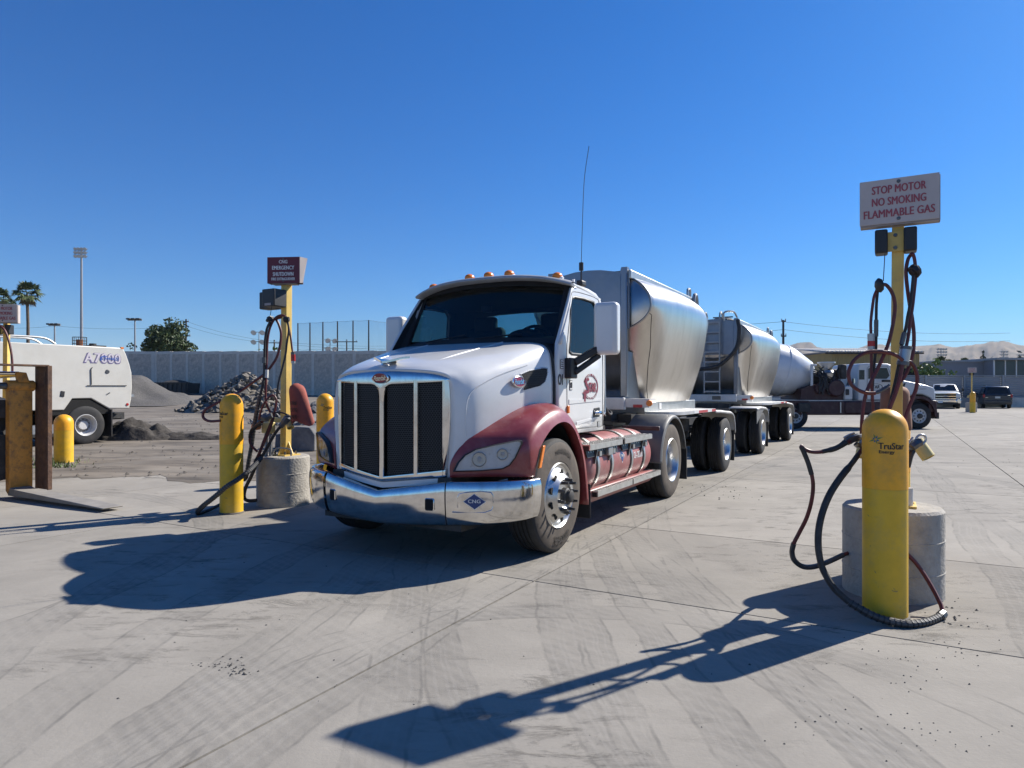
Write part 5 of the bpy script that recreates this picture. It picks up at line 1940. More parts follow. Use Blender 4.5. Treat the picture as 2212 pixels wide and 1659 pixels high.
# ------------------------------------------------------------------ bulk trailers (in the truck's frame)
M['deck_white'] = mat('deck_white', (0.62, 0.61, 0.58), 0.5, var=0.08, scale=4, dirt=((.33, .31, .28), .5, 3))
M['tape_red'] = mat('tape_red', (0.42, 0.035, 0.04), 0.35, var=0.1, scale=30)
M['tape_white'] = mat('tape_white', (0.66, 0.66, 0.66), 0.35, var=0.06, scale=30)
M['alu_head'] = mat('alu_head', (0.22, 0.24, 0.275), 0.40, 0.95, var=0.1, scale=3, rvar=.08, dirt=((0.30, 0.29, 0.27), 0.5, 2))  # dull aluminium, with the dark blue of the reflected sky put into its colour

def tank_rows(y0, y1, ns=40):
    zc, zt, zbe, zb = 2.63, 3.13, 2.22, 1.275
    L_ = y1 - y0
    rows = []
    for i in range(ns + 1):
        u = i / ns
        # more stations near the ends
        u = .5 - .5 * math.cos(math.pi * u)
        d = min(u, 1 - u) * L_
        k = min(1, d / .42)
        a = .90 + .20 * math.sin(math.pi * u) ** .62
        w = .66 + .10 * math.sin(math.pi * u)
        ytrim = y0 + u * L_
        prof = []
        for j in range(13):
            t = math.pi / 2 * (1 - j / 12)
            prof.append((a * math.cos(t) ** .86, zc + (zt - zc) * math.sin(t)))
        for j in range(1, 17):
            s_ = j / 16
            t = s_ * math.pi / 2
            ex, ez = a * math.cos(t), zc - (zc - zbe) * math.sin(t)
            if s_ < .75:
                f = s_ / .75
                hx = a + (w - a) * (f ** 1.25)
                hz = zc + (zb - zc) * f
                hx += .035 * math.sin(math.pi * f)
            else:
                f = (s_ - .75) / .25
                hx, hz = w * (1 - f), zb
            prof.append((ex + (hx - ex) * k, ez + (hz - ez) * k))
        pts = [Vector((x, ytrim, z)) for x, z in prof]
        rows.append(pts[:-1] + [pts[-1]] + [Vector((-p.x, p.y, p.z)) for p in reversed(pts[1:-1])])
    return rows

def tape_strip(parent, p, d, n, h, nrm, pattern):
    p, d, nrm = Vector(p), Vector(d), Vector(nrm)
    st = d / n
    for i in range(n):
        a = p + st * i
        c = a + st * .98
        up = Vector((0, 0, h))
        MB().prism([a, c, c + up, a + up], nrm * .003).build('reflector_tape', M['tape_red'] if pattern[i % len(pattern)] else M['tape_white'], parent)

def bulk_trailer(name, label, y0, y1, ya, ladder, dx0, flap):
    t = thing(name, label, 'trailer', loc2w(0, ya), TR)
    O = Vector((0, -ya, 0))
    sh = lambda *p: Vector(p) + O
    rows = [[p + O for p in r] for r in tank_rows(y0, y1)]
    mb = MB().grid(rows, closed=True)
    mb.face(rows[0][::-1])
    mb.face(rows[-1])
    tank = mb.build('tank', M['tank_alu'], t, angle=50)
    tank.data.materials.append(M['alu_cap'])
    for p_ in tank.data.polygons:
        if len(p_.vertices) > 6:
            p_.material_index = 1
    # weld seams along the hopper
    mb = MB()
    for frac in (.76,):
        i = int(frac * 40)
        mb.tube([p + Vector((.002 if p.x > 0 else -.002, 0, 0)) for p in rows[i][2:28]], .004, 4)
    mb.build('weld_seam', M['alu_dull'], tank)
    MB().tube([p + Vector((0, -.004, 0)) for p in rows[0]] + [rows[0][0] + Vector((0, -.004, 0))], .016, 6).build('end_ring', M['alu_dull'], tank)
    mb = MB()
    mb.tube([p + Vector((0, .004, 0)) for p in rows[-1]] + [rows[-1][0] + Vector((0, .004, 0))], .016, 6)
    mb.build('end_ring', M['alu_dull'], tank)
    # curved seam where the front cone meets the side
    mb = MB()
    for sg in (1, -1):
        pts = []
        for i in range(1, 12):
            u = .5 - .5 * math.cos(math.pi * i / 40)
            d = u * (y1 - y0)
            if d > .46:
                break
            j = 13 + int(2 + 9 * (d / .42))
            p = rows[i][min(j, 25)]
            pts.append(Vector((sg * (p.x + .002), p.y, p.z)))
        if len(pts) > 2:
            mb.tube(pts, .005, 4)
    mb.build('cone_seam', M['chassis'], tank)
    # corner posts, top rails and end caps
    for sg in (1, -1):
        pm = MB().box(sh(sg * .55, y0 - .105, 2.22), (.10, .075, 1.72)).build('corner_post', M['alu_head'], t, bevel=.015)
        MB().prism([sh(sg * .495, y0 - .145, 3.06), sh(sg * .605, y0 - .145, 3.06), sh(sg * .605, y0 - .145, 3.15), sh(sg * .52, y0 - .145, 3.15)], (0, .09, 0)).build('post_cap', M['alu_head'], pm)
        MB().box(sh(sg * .62, (y0 + y1) / 2 - .05, 3.055), (.05, y1 - y0 + .1, .12)).build('top_rail', M['alu_dull'], t, bevel=.01)
        # rear grab loops
        MB().tube(cr([sh(sg * .62, y1 - .22, 3.1), sh(sg * .62, y1 - .2, 3.23), sh(sg * .62, y1 - .06, 3.24), sh(sg * .62, y1 - .04, 3.1)], 4), .022, 8).build('grab_loop', M['alu_dull'], t)
        MB().tube(cr([sh(sg * .66, y1 + .02, 2.9), sh(sg * .67, y1 + .05, 3.14), sh(sg * .67, y1 + .18, 3.15), sh(sg * .68, y1 + .24, 2.9)], 4), .035, 8).build('vent_pipe', M['galv'], t)
        # front support plates beside the cone
        MB().prism([sh(sg * .50, y0 - .06, 1.28), sh(sg * .60, y0 + .40, 1.28), sh(sg * .58, y0 + .12, 1.98), sh(sg * .50, y0 - .06, 2.02)], (sg * .012, 0, 0)).build('support_plate', M['alu_head'], t)
    MB().prism([sh(-.62, y0 - .10, 2.30), sh(.62, y0 - .10, 2.30), sh(.62, y0 - .10, 3.05), sh(.45, y0 - .10, 3.10), sh(.2, y0 - .10, 3.145), sh(0, y0 - .10, 3.155), sh(-.2, y0 - .10, 3.145), sh(-.45, y0 - .10, 3.10), sh(-.62, y0 - .10, 3.05)], (0, .03, 0)).build('front_head', M['alu_head'], t)
    # hatches
    for f in ((.24, .72) if y1 - y0 < 3.9 else (.12, .40, .72)):
        y = y0 + (y1 - y0) * f
        h = MB().lathe([(.0, .13), (.20, .12), (.27, .07), (.28, .0)], sh(.12, y, 3.10), (0, 0, 1), 20).build('hatch', M['black'], t)
        mb = MB()
        for k in range(6):
            a = k * 1.047
            c = sh(.12 + math.cos(a) * .28, y + math.sin(a) * .28, 3.13)
            mb.box(c, (.05, .05, .11))
        mb.bar(sh(-.12, y, 3.25), sh(.36, y, 3.25), .03, .03)
        mb.build('hatch_clamps', M['steel_dark'], h)
    # hopper skirt and frame deck
    MB().box(sh(0, (y0 + y1) / 2 + .05, 1.20), (1.46, y1 - y0 - .35, .16)).build('hopper_skirt', M['alu_dull'], t, bevel=.008)
    MB().box(sh(.735, y0 + .95, 1.215), (.004, .11, .09)).build('sticker', M['tape_white'], t)
    MB().box(sh(0, (y0 + ya) / 2 + .2, 1.06), (1.3, ya - y0 + .6, .12)).build('frame', M['chassis'], t)
    for sg in (1, -1):
        dk = MB().prism([sh(sg * .62, y0 + .25, 1.10), sh(sg * 1.08, y0 + .25, 1.10), sh(sg * 1.215, y0 + .5, 1.10), sh(sg * 1.215, ya - .95, 1.10), sh(sg * .62, ya - .95, 1.10)], (0, 0, .045)).build('deck', M['deck_white'], t)
        if sg > 0:
            tape_strip(dk, sh(1.216, ya - 2.35, 1.104), (0, 1.4, 0), 5, .038, (1, 0, 0), (0, 1, 1, 0, 1))
        # arched rear mudguard
        rr = []
        for (y, z) in cr([(ya - .98, 1.122, 0), (ya - .55, 1.11, 0), (ya - .1, 1.085, 0), (ya + .32, 1.06, 0), (ya + .50, 1.0, 0), (ya + .60, .86, 0), (ya + .63, .70, 0)], 3) and [(p.x, p.y) for p in cr([(ya - .98, 1.122, 0), (ya - .55, 1.11, 0), (ya - .1, 1.085, 0), (ya + .32, 1.06, 0), (ya + .50, 1.0, 0), (ya + .60, .86, 0), (ya + .63, .70, 0)], 3)]:
            rr.append([sh(sg * .62, y, z), sh(sg * 1.20, y, z), sh(sg * 1.225, y, z - .02), sh(sg * 1.225, y - .02 * (z < 1.02), z - .05)])
        MB().grid(rr).build('mudguard', M['deck_white'], t, solid=.01, angle=40)
        MB().box(sh(sg * .92, ya + .62, .42), (.56, .02, .56)).build('mud_flap', M['rubber'], t)
        for k, xo in ((0, 1.20), (1, .905)):
            wheel(t, sg * xo, 0, sg, .485, .265, .285, 'deep' if k == 0 else 'deep', name='wheel', n=40)
    MB().cyl(sh(-.9, ya, .49), sh(.9, ya, .49), .07, n=12).box(sh(0, ya, .70), (.9, .5, .25)).build('axle', M['chassis'], t)
    # front beam with reflectors
    bm_ = MB().box(sh(0, y0 - .16, 1.265), (1.16, .09, .17)).build('front_beam', M['deck_white'], t, bevel=.01)
    MB().box(sh(.12, y0 - .208, 1.27), (.20, .006, .09)).build('data_plate', M['steel_dark'], bm_)
    mb = MB()
    for x in (-.5, .5):
        for z in (1.225, 1.315):
            mb.cyl(sh(x, y0 - .20, z), sh(x, y0 - .215, z), .016, n=8)
    mb.build('bolt', M['black'], bm_) if False else None
    for sg in (1, -1):
        br = MB().box(sh(sg * .74, y0 - .02, 1.325), (.36, .26, .02)).box(sh(sg * .74, y0 - .145, 1.27), (.36, .012, .11)).build('lamp_bracket', M['deck_white'], bm_)
        MB().lathe([(0, .035), (.035, .03), (.045, .0)], sh(sg * .92, y0 - .145, 1.275), (0.35 * sg, -1, 0), 12).build('marker_lamp', M['amber'], t)
        MB().box(sh(sg * .76, y0 - .153, 1.235), (.13, .004, .04)).build('reflector_tape', M['tape_red'], bm_)
    if ladder:
        ld = sub('ladder', t)
        for x in (-.16, .20):
            MB().tube(cr([sh(x, y0 - .22, 1.38), sh(x, y0 - .22, 2.2), sh(x, y0 - .22, 3.0), sh(x, y0 - .2, 3.25), sh(x, y0 - .05, 3.32), sh(x, y0 + .1, 3.2)], 4), .02, 8).build('ladder_rail', M['galv'], ld)
        for k in range(8):
            MB().bar(sh(-.16, y0 - .22, 1.42 + k * .235), sh(.20, y0 - .22, 1.42 + k * .235), .03, .035).build('rung', M['galv'], ld)
        MB().tube(cr([sh(.62, y0 - .25, 3.1), sh(.66, y0 - .27, 2.85), sh(.60, y0 - .27, 2.45), sh(.35, y0 - .26, 2.15), sh(.1, y0 - .26, 2.0), sh(-.3, y0 - .22, 1.95)], 6), .045, 10).build('air_hose', M['hose_black'], t)
        MB().tube(cr([sh(.28, y0 - .1, 3.1), sh(.28, y0 - .1, 3.3), sh(.45, y0 + .1, 3.33), sh(.52, y0 + .2, 3.2)], 5), .022, 8).build('grab_loop', M['alu_dull'], t)
    # king pin plate / landing parts below the front
    MB().box(sh(0, y0 + .1, 1.08), (.9, .9, .10)).build('upper_coupler', M['chassis'], t)
    mb = MB()
    for sg in (1, -1):
        mb.bar(sh(sg * .5, y0 + .9, 1.0), sh(sg * .5, y0 + 1.6, .72), .07, .09)
        mb.cyl(sh(sg * .55, ya - .55, .74), sh(sg * .55, ya - .55, .95), .12, n=12)
    mb.cyl(sh(-.35, ya - 1.25, .72), sh(.5, ya - 1.25, .72), .14, n=16)
    mb.build('running_gear', M['chassis'], t)
    return t

bulk_trailer('bulk_trailer', 'front polished aluminium hopper trailer coupled directly to the white truck', 3.58, 6.72, 6.98, False, 0, True)
bulk_trailer('bulk_trailer', 'rear aluminium hopper trailer with a ladder, behind the first trailer', 11.15, 15.35, 15.5, True, 0, True)

# dolly between the two trailers
dl = thing('trailer_dolly', 'single-axle dolly with white mudguards under the front of the rear trailer', 'dolly', loc2w(0, 10.85), TR)
for sg in (1, -1):
    prof = [(p.x, p.y) for p in cr([(-.95, 1.06, 0), (-.5, 1.09, 0), (-.1, 1.075, 0), (.32, 1.05, 0), (.50, .99, 0), (.60, .86, 0), (.63, .70, 0)], 3)]
    MB().grid([[Vector((sg * .62, y, z)), Vector((sg * 1.20, y, z)), Vector((sg * 1.225, y, z - .02)), Vector((sg * 1.225, y, z - .06))] for y, z in prof]).build('mudguard', M['deck_white'], dl, solid=.01, angle=40)
    MB().prism([(sg * 1.218, -.95, .72), (sg * 1.218, -.95, 1.05), (sg * 1.218, .1, 1.06), (sg * 1.218, -.35, .93)], (sg * -.012, 0, 0)).build('mudguard_side', M['grey_plastic'], dl)
    for xo in (1.20, .905):
        wheel(dl, sg * xo, 0, sg, .485, .265, .285, 'deep', n=40)
    MB().box((sg * .92, .63, .40), (.56, .02, .56)).build('mud_flap', M['rubber'], dl)
    MB().lathe([(0, .03), (.05, .028), (.062, .0)], (sg * .75, -3.0, 1.02), (0, -1, 0), 14).build('marker_lamp', M['amber'], dl)
MB().cyl((-.9, 0, .49), (.9, 0, .49), .07, n=12).box((0, 0, .72), (.9, 1.2, .25)).build('axle', M['chassis'], dl)
mb = MB()
for sg in (1, -1):
    mb.bar((sg * .4, -.5, .82), (0, -2.6, .8), .10, .14)
mb.box((0, -2.7, .8), (.2, .5, .16))
mb.build('drawbar', M['chassis'], dl)
MB().box((0, .1, .97), (1.0, .8, .12)).build('fifth_wheel', M['steel_dark'], dl)
# ------------------------------------------------------------------ fuelling posts, bollards, hoses
def bollard(label, x, y, H, r=.131, split=.62, logo=None, group='yellow sleeved bollards', z=0):
    t = thing('bollard', label, 'bollard', (x, y, z), 0, group)
    n = 40
    lo = [(r, 0), (r, H * split - .001)]
    hi = [(r + .0015, H * split), (r + .0015, H - r * 1.02)]
    for i in range(1, 10):
        a = i / 9 * math.pi / 2
        hi.append((r * math.cos(a) if i < 9 else 0, H - r * .98 + r * .98 * math.sin(a)))
    MB().lathe(lo, (0, 0, 0), (0, 0, 1), n).build('lower_sleeve', M['yellow_low'], t)
    MB().lathe(hi, (0, 0, 0), (0, 0, 1), n).build('upper_sleeve', M['yellow_cap'], t)
    MB().lathe([(r + .012, 0.0), (r + .010, .012), (r, .018)], (0, 0, 0), (0, 0, 1), n).build('base_grime', M['joint'], t)
    if logo is not None:
        a0, zt = logo
        f = cyl_fn(r + .0030, R(a0), zt)
        mb = MB()
        text_on(mb, 'TruStar', width=.155, height=.040, fn=lambda u, v: f(u + .022, v))
        lt = mb.build('logo_letters', M['letter_black'], t)
        mb = MB()
        text_on(mb, 'Energy', width=.088, height=.026, fn=lambda u, v: f(u - .008, v - .040))
        mb.build('logo_small_letters', M['letter_black'], t)
        cols_ = (('star_green', (.14, .22, .05)), ('star_blue', (.02, .10, .22)))
        for q, (nm, cc) in enumerate(cols_):
            if nm not in M:
                M[nm] = mat(nm, cc, .5, var=.1, scale=20)
            mb = MB()
            for i in range(8):
                if i % 2 != q:
                    continue
                a = i * math.pi / 4 + .35
                l_ = (.046, .028, .038, .022, .048, .024, .034, .028)[i]
                cu, cv = -.072, .040
                d = (math.cos(a), math.sin(a))
                e = (-d[1] * .0055, d[0] * .0055)
                mb.face([f(cu + d[0] * .006, cv + d[1] * .006), f(cu + d[0] * l_ * .4 + e[0], cv + d[1] * l_ * .4 + e[1]), f(cu + d[0] * l_, cv + d[1] * l_), f(cu + d[0] * l_ * .4 - e[0], cv + d[1] * l_ * .4 - e[1])])
            mb.build('logo_star', M[nm], t)
    return t

def face_cam(x, y):
    return math.degrees(math.atan2(-y, -x))

bollard('large yellow bollard nearest the camera with the gas company logo facing front', 2.40, 4.35, 1.33, logo=(face_cam(2.40, 4.35) + 8, 1.10))
bollard('yellow bollard half hidden behind the right gas pedestal', 3.06, 5.45, 1.29, logo=(40, 1.06))
bollard('tall yellow bollard in front of the shutdown post, left of the truck', -3.32, 8.0, 1.41, split=.58, logo=(face_cam(-3.32, 8.0) - 58, 1.18))
bollard('yellow bollard tucked between the shutdown post and the truck grille', -2.96, 10.7, 1.40, split=.58, logo=(face_cam(-2.96, 10.7) + 12, 1.18))
bollard('short stout yellow bollard standing in grass by the sweeper wheel', -8.92, 13.45, .97, r=.168, split=.68)
bollard('distant yellow bollard in front of the far gas sign between the parked cars', (2101 - 1106) / FPX * 43.4, 43.4, 1.35, r=.16, split=.5)

M['sign_beige'] = mat('sign_beige', (0.50, 0.44, 0.41), 0.6, var=0.07, scale=4, dirt=((.38, .32, .29), .35, 3))
M['sign_red'] = mat('sign_red', (0.125, 0.016, 0.028), 0.5, var=0.1, scale=5)
M['sign_letter_red'] = mat('sign_letter_red', (0.34, 0.075, 0.09), 0.5, var=0.08, scale=9)
M['sign_side'] = mat('sign_side', (0.30, 0.26, 0.25), 0.6, var=0.1, scale=5)
M['box_black'] = mat('retractor_black', (0.020, 0.021, 0.023), 0.5, var=0.15, scale=7)

def gas_post(label, loc, sign, rz=TR):
    """round concrete base, square post and sign box; local axes as the truck's"""
    t = thing('gas_post', label, 'gas post', loc, rz)
    PH = .62
    r = .325
    MB().lathe([(r, -.02), (r, .18), (r + .004, .185), (r, .19), (r, .40), (r + .004, .405), (r, .41), (r, PH - .02), (r - .018, PH), (0, PH)], (0, 0, 0), (0, 0, 1), 40).build('pedestal', M['conc_ped'], t)
    pl = MB().box((.02, .02, PH + .008), (.26, .26, .016)).build('base_plate', M['yellow_post'], t)
    for dx, dy in ((-.09, -.09), (.09, -.09), (.09, .09), (-.09, .09)):
        MB().cyl((.02 + dx, .02 + dy, PH + .016), (.02 + dx, .02 + dy, PH + .055), .012, n=6).build('anchor_bolt', M['steel_dark'], pl)
    w = .098 if sign == 'red' else .078
    tilt = Vector((.02, 0, 0))
    top = 3.10 if sign == 'red' else 2.90
    mb = MB()
    mb.bar((.02, .02, PH + .01), Vector((.02, .02, top)) + tilt, w, w)
    mb.build('post', M['yellow_post'], t, bevel=.008)
    for d in ((1, 0), (-1, 0), (0, 1), (0, -1)):
        a = Vector((.02, .02, PH + .016)) + Vector((d[0], d[1], 0)) * (w / 2 - .004)
        MB().prism([a, a + Vector((d[0], d[1], 0)) * .085, a + Vector((0, 0, .17))], Vector((-d[1], d[0], 0)) * .012).build('gusset', M['yellow_post'], t)
    # sign box
    if sign == 'red':
        zc, sw, sh_, dp = 2.965, .42, .33, .11
        lines = [('CNG', .11, .043), ('EMERGENCY', .29, .048), ('SHUTDOWN', .27, .048), ('FIRE EXTINGUISHER', .31, .034)]
        zs = [.105, .030, -.050, -.112]
        fm, lm = M['sign_red'], M['letter_white']
    else:
        zc, sw, sh_, dp = 2.795, .49, .317, .07
        lines = [('STOP MOTOR', .335, .056), ('NO SMOKING', .335, .056), ('FLAMMABLE GAS', .44, .056)]
        zs = [.085, .0, -.085]
        fm, lm = M['sign_beige'], M['sign_letter_red']
    cx_ = .04
    yf = -.03 - .052
    s1 = MB().box((cx_, yf - .012, zc), (sw, .006, sh_)).build('sign', fm, t, bevel=.002)
    for (tx, wd, hh), z in zip(lines, zs):
        mb = MB()
        text_on(mb, tx, width=wd, height=hh, fn=lambda u, v: Vector((cx_ + u, yf - .0165, zc + z + v)))
        mb.build('sign_letters', lm, s1)
    mb = MB()
    for z in (sh_ / 2 - .025, -sh_ / 2 + .03):
        mb.lathe([(0, .006), (.010, .005), (.013, 0)], (cx_, yf - .015, zc + z), (0, -1, 0), 10)
    mb.build('sign_bolts', M['steel_dark'], s1)
    if sign == 'red':
        MB().prism([(cx_ + sw / 2, yf - .012, zc - sh_ / 2), (cx_ + sw / 2 - .01, yf + dp, zc - sh_ / 2 + .02), (cx_ + sw / 2 + .05, yf + dp, zc + sh_ / 2 - .0), (cx_ + sw / 2, yf - .012, zc + sh_ / 2)], (.006, 0, 0)).build('sign_side', M['sign_side'], t)
        MB().box((cx_, yf + dp, zc), (sw, .006, sh_)).build('sign_back', M['sign_side'], t)
        MB().box((cx_, yf + dp / 2, zc - sh_ / 2 - .006), (sw * .75, dp, .012)).build('sign_bottom', M['sign_side'], t)
        MB().prism([(cx_ - sw / 2, yf, zc - sh_ / 2), (cx_ - sw / 2, yf + dp, zc - sh_ / 2), (cx_ - sw / 2, yf + dp, zc + sh_ / 2), (cx_ - sw / 2, yf, zc + sh_ / 2)], (.006, 0, 0)).build('sign_side', M['sign_side'], t)
    else:
        MB().box((cx_ + .004, yf + .02, zc - .012), (sw, .05, sh_)).build('sign_box', M['sign_side'], t)
        MB().box((cx_ + .004, -.022, zc - .016), (sw, .006, sh_)).build('sign_back', M['sign_beige'], t)
        MB().box((cx_ + sw / 2 + .003, -.05, zc - .012), (.006, .06, sh_)).build('sign_side', M['sign_beige'], t)
    if sign == 'red':
        cc_ = Vector((.02, .02, 0))
        RT = Matrix.Translation(cc_) @ Matrix.Rotation(R(24), 4, 'Z') @ Matrix.Translation(-cc_)
        for ch in list(t.children):
            if ch.name.split('.')[0].startswith('sign'):
                ch.data.transform(RT)
                for g in ch.children:
                    g.data.transform(RT)
    # hose retractor boxes
    zb = 2.60 if sign == 'red' else 2.515
    if sign == 'red':
        bxs = [((-.20, -.03), (.24, .16, .22)), ((.03, -.17), (.22, .20, .22))]
    else:
        bxs = [((-.068, -.03), (.082, .14, .17)), ((.112, -.03), (.082, .14, .17))]
    for (bx, by), d in bxs:
        b_ = MB().box((bx, by, zb), d).build('hose_retractor', M['box_black'], t, bevel=.012)
        MB().box((bx, by - d[1] / 2 - .003, zb - d[2] * .38), (d[0] * .5, .003, .03)).build('retractor_label', M['sign_side'], b_) if sign == 'red' and bx > 0 else None
    if sign != 'red':
        p_ = MB().box((.02, -.035, zb), (.11, .012, .14)).build('bracket_plate', M['yellow_post'], t)
        for z in (.045, -.045):
            MB().lathe([(0, .008), (.012, .007), (.014, 0)], (.02, -.042, zb + z), (0, -1, 0), 10).build('bracket_bolt', M['steel_dark'], p_)
    # nozzle holders: pale yellow tubes on an arm
    zz = 1.05
    hm = sub('nozzle_holder', t)
    MB().bar((-.17, -.04, zz + .02), (.17, -.04, zz + .02), .07, .06).build('holder_arm', M['pale_yellow'], hm, bevel=.01)
    for sg, x in ((-1, -.17), (1, .15)):
        d = Vector((.07 * sg + .04, -.05, -.17)).normalized()
        c = Vector((x, -.05, zz + .04))
        MB().lathe([(.036, 0), (.045, 0), (.045, .135), (.036, .135), (.036, 0)], c, d, 20).build('holder_tube', M['pale_yellow'], hm)
    return t

gas_post('gas post with the large stop motor sign, right of the truck behind the near bollard', (2.745, 4.88, 0), 'beige')
gas_post('gas post with the dark red emergency shutdown sign, left of the truck', (-2.92, 8.63, 0), 'red')
gas_post('gas post with a stop motor sign at the left photo edge, behind the loader forks', (-8.95, 11.9, 0), 'beige', TR + R(34))
gas_post('small distant gas post and sign between the two parked cars', ((2098 - 1106) / FPX * 45, 45, 0), 'beige')

# conduit, valve and cabinet bits on the shutdown pedestal
pv = thing('valve_riser', 'grey pipe riser with valve and orange cap on the shutdown pedestal', 'pipe', loc2w(0, 0) * 0 + Vector((-3.05, 8.50, .62)), TR)
MB().cyl((-.06, 0, 0), (-.06, 0, .34), .022, n=10).cyl((.02, 0, 0), (.02, 0, .34), .022, n=10).build('riser', M['galv'], pv)
MB().box((-.02, 0, .36), (.17, .08, .14)).build('valve_box', M['pale_yellow'], pv, bevel=.01)
M['orange_cap'] = mat('orange_cap', (0.50, 0.17, 0.06), .5, var=.15, scale=9)
MB().cyl((-.10, -.08, .38), (-.10, -.16, .37), .045, n=16).build('cap', M['orange_cap'], pv)
MB().tube(cr([(.02, .02, .0), (.1, .02, .1), (.34, .02, .1), (.36, .02, .02)], 4), .010, 8).build('handle_rod', M['galv'], pv)

cn = thing('can', 'white tin can standing on the right gas pedestal', 'can', (at(1962, 1075, 4.78).x, 4.78, .62))
MB().lathe([(0, 0), (.030, 0), (.031, .006), (.030, .012), (.030, .05), (.0308, .055), (.030, .06), (.030, .10), (.0308, .105), (.030, .11), (.030, .135), (.032, .14), (.026, .138), (0, .13)], (0, 0, 0), (0, 0, 1), 20).build('tin', M['can_white'], cn)

def px(cx, cy, kx, ky, s):
    return (kx + cx * s, ky + cy * s)
RA = lambda x, y: (1806.5 + x * .34227, 353.9 + y * .34227)      # crops of the right post
RB = lambda x, y: (1659 + x * .32434, 847.9 + y * .32434)
LA = lambda x, y: (398.2 + x * .3511, 545.6 + y * .3511)         # crop of the left post

def path(f, pts, Y, n=6):
    out = []
    for p in pts:
        x, y = f(p[0], p[1])
        out.append(at(x, y, p[2] if len(p) > 2 else Y))
    return cr(out, n)

def hose(label, f, pts, Y, r=.0125, m='hose_red', n=6):
    p = path(f, pts, Y, n)
    base = Vector((p[0].x, p[0].y, min(q.z for q in p)))
    t = thing('fuel_hose', label, 'hose', base)
    MB().tube([q - base for q in p], r, 8).build('hose', M[m], t)
    return t, base

def hose_part(t, base, name, f, pts, Y, r, m, n=4, segs=8):
    p = path(f, pts, Y, n)
    if hasattr(r, '__len__'):
        k = len(p)
        r = [r[min(len(r) - 1, int(i / (k - 1) * (len(r) - 1) + .5))] for i in range(k)]
    return MB().tube([q - base for q in p], r, segs).build(name, M[m], t)

def spiral(t, base, f, pts, Y, r, name='spiral_guard', m='spiral_wrap', turns=26):
    p = path(f, pts, Y, 12)
    L_ = [0]
    for a, c in zip(p[:-1], p[1:]):
        L_.append(L_[-1] + (c - a).length)
    mb = MB().tube([q - base for q in p], r, 10)
    o = mb.build(name, M[m], t)
    rings = MB()
    for i in range(turns):
        s_ = L_[-1] * (i + .5) / turns
        k = max(j for j in range(len(L_) - 1) if L_[j] <= s_)
        c = p[k].lerp(p[k + 1], (s_ - L_[k]) / max(1e-6, L_[k + 1] - L_[k]))
        d = (p[k + 1] - p[k]).normalized()
        rings.cyl(c - d * .004 - base, c + d * .004 - base, r + .0025, n=10)
    g = rings.build('wrap_turns', M['black'], o)
    g['kind'] = 'stuff'
    return o

Y0 = 4.74
# right post, left side set
t, b = hose('red hose hanging in a loop from the left retractor pulley of the right post', RA,
            [(285, 765), (315, 765), (350, 810), (368, 870), (368, 940), (352, 1040), (328, 1135), (290, 1230), (248, 1320), (212, 1390), (185, 1460), (167, 1560), (160, 1680), (165, 1760, 4.66), (205, 1800, 4.66)], Y0 - .1)
hose_part(t, b, 'pulley', RA, [(255, 770), (285, 765)], Y0 - .1, [.03, .045, .05, .03], 'black')
hose_part(t, b, 'retractor_cable', RA, [(307, 560), (297, 740)], Y0 - .1, .003, 'black')
t, b = hose('thin red hose with a grey and red breakaway coupling hanging left of the right post', RA,
            [(258, 790), (238, 840), (226, 920), (218, 1000), (219, 1075), (220, 1180), (222, 1300), (224, 1400), (230, 1500), (236, 1620), (240, 1720)], Y0 - .06, .010)
hose_part(t, b, 'coupling', RA, [(219, 1072), (220, 1120)], Y0 - .06, .024, 'alu_dull')
hose_part(t, b, 'coupling_band', RA, [(220, 1118), (220, 1152)], Y0 - .06, .0245, 'red')
hose_part(t, b, 'coupling', RA, [(220, 1150), (221, 1172)], Y0 - .06, .023, 'alu_dull')
t, b = hose('black hose with a long steel coupling hanging beside the thin red one', RA,
            [(262, 795), (254, 880), (252, 960), (251, 1080), (250, 1160), (243, 1230), (234, 1320), (228, 1420), (226, 1500)], Y0 - .03, .010, 'hose_black')
hose_part(t, b, 'coupling', RA, [(252, 985), (251, 1090)], Y0 - .03, .015, 'steel_dark')
t, b = hose('wide red hose loop left of the right post, nozzle resting on the brown cover', RA,
            [(420, 1240), (380, 1210), (330, 1193), (270, 1185), (190, 1190), (120, 1232), (85, 1290), (78, 1340), (95, 1392), (140, 1428), (195, 1447), (245, 1448)], Y0 - .16)
hose_part(t, b, 'nozzle', RA, [(245, 1448), (275, 1435), (310, 1415), (335, 1395)], Y0 - .16, [.010, .013, .013, .009], 'steel_dark')
# right side set
t, b = hose('red hose doubled over the right retractor pulley of the right post', RA,
            [(470, 575), (452, 605), (440, 680), (448, 780), (462, 880), (480, 980), (490, 1080), (486, 1180), (466, 1262), (432, 1340), (405, 1375)], Y0 - .02)
hose_part(t, b, 'pulley', RA, [(475, 690), (490, 680), (515, 670)], Y0 - .06, [.03, .045, .05, .04], 'black')
hose_part(t, b, 'return_strand', RA, [(470, 575), (482, 568), (495, 610), (501, 700), (492, 800), (481, 900), (466, 1000), (456, 1080), (442, 1150)], Y0 - .05, .0115, 'hose_red')
t, b = hose('black hose with grey inline filter running down the right side of the right post', RA,
            [(487, 705), (478, 800), (466, 890), (452, 960), (440, 1030), (425, 1090), (410, 1150), (398, 1240), (384, 1320), (362, 1420), (340, 1510), (322, 1580)], Y0 - .08, .011, 'hose_black')
hose_part(t, b, 'coupling', RA, [(430, 1065), (412, 1140)], Y0 - .08, .017, 'steel_dark')
hose_part(t, b, 'filter', RA, [(440, 1160), (420, 1262)], Y0 - .1, .036, 'alu_dull', segs=14)
hose_part(t, b, 'filter_cap', RA, [(441, 1152), (438, 1172)], Y0 - .1, .039, 'steel_dark', segs=14)
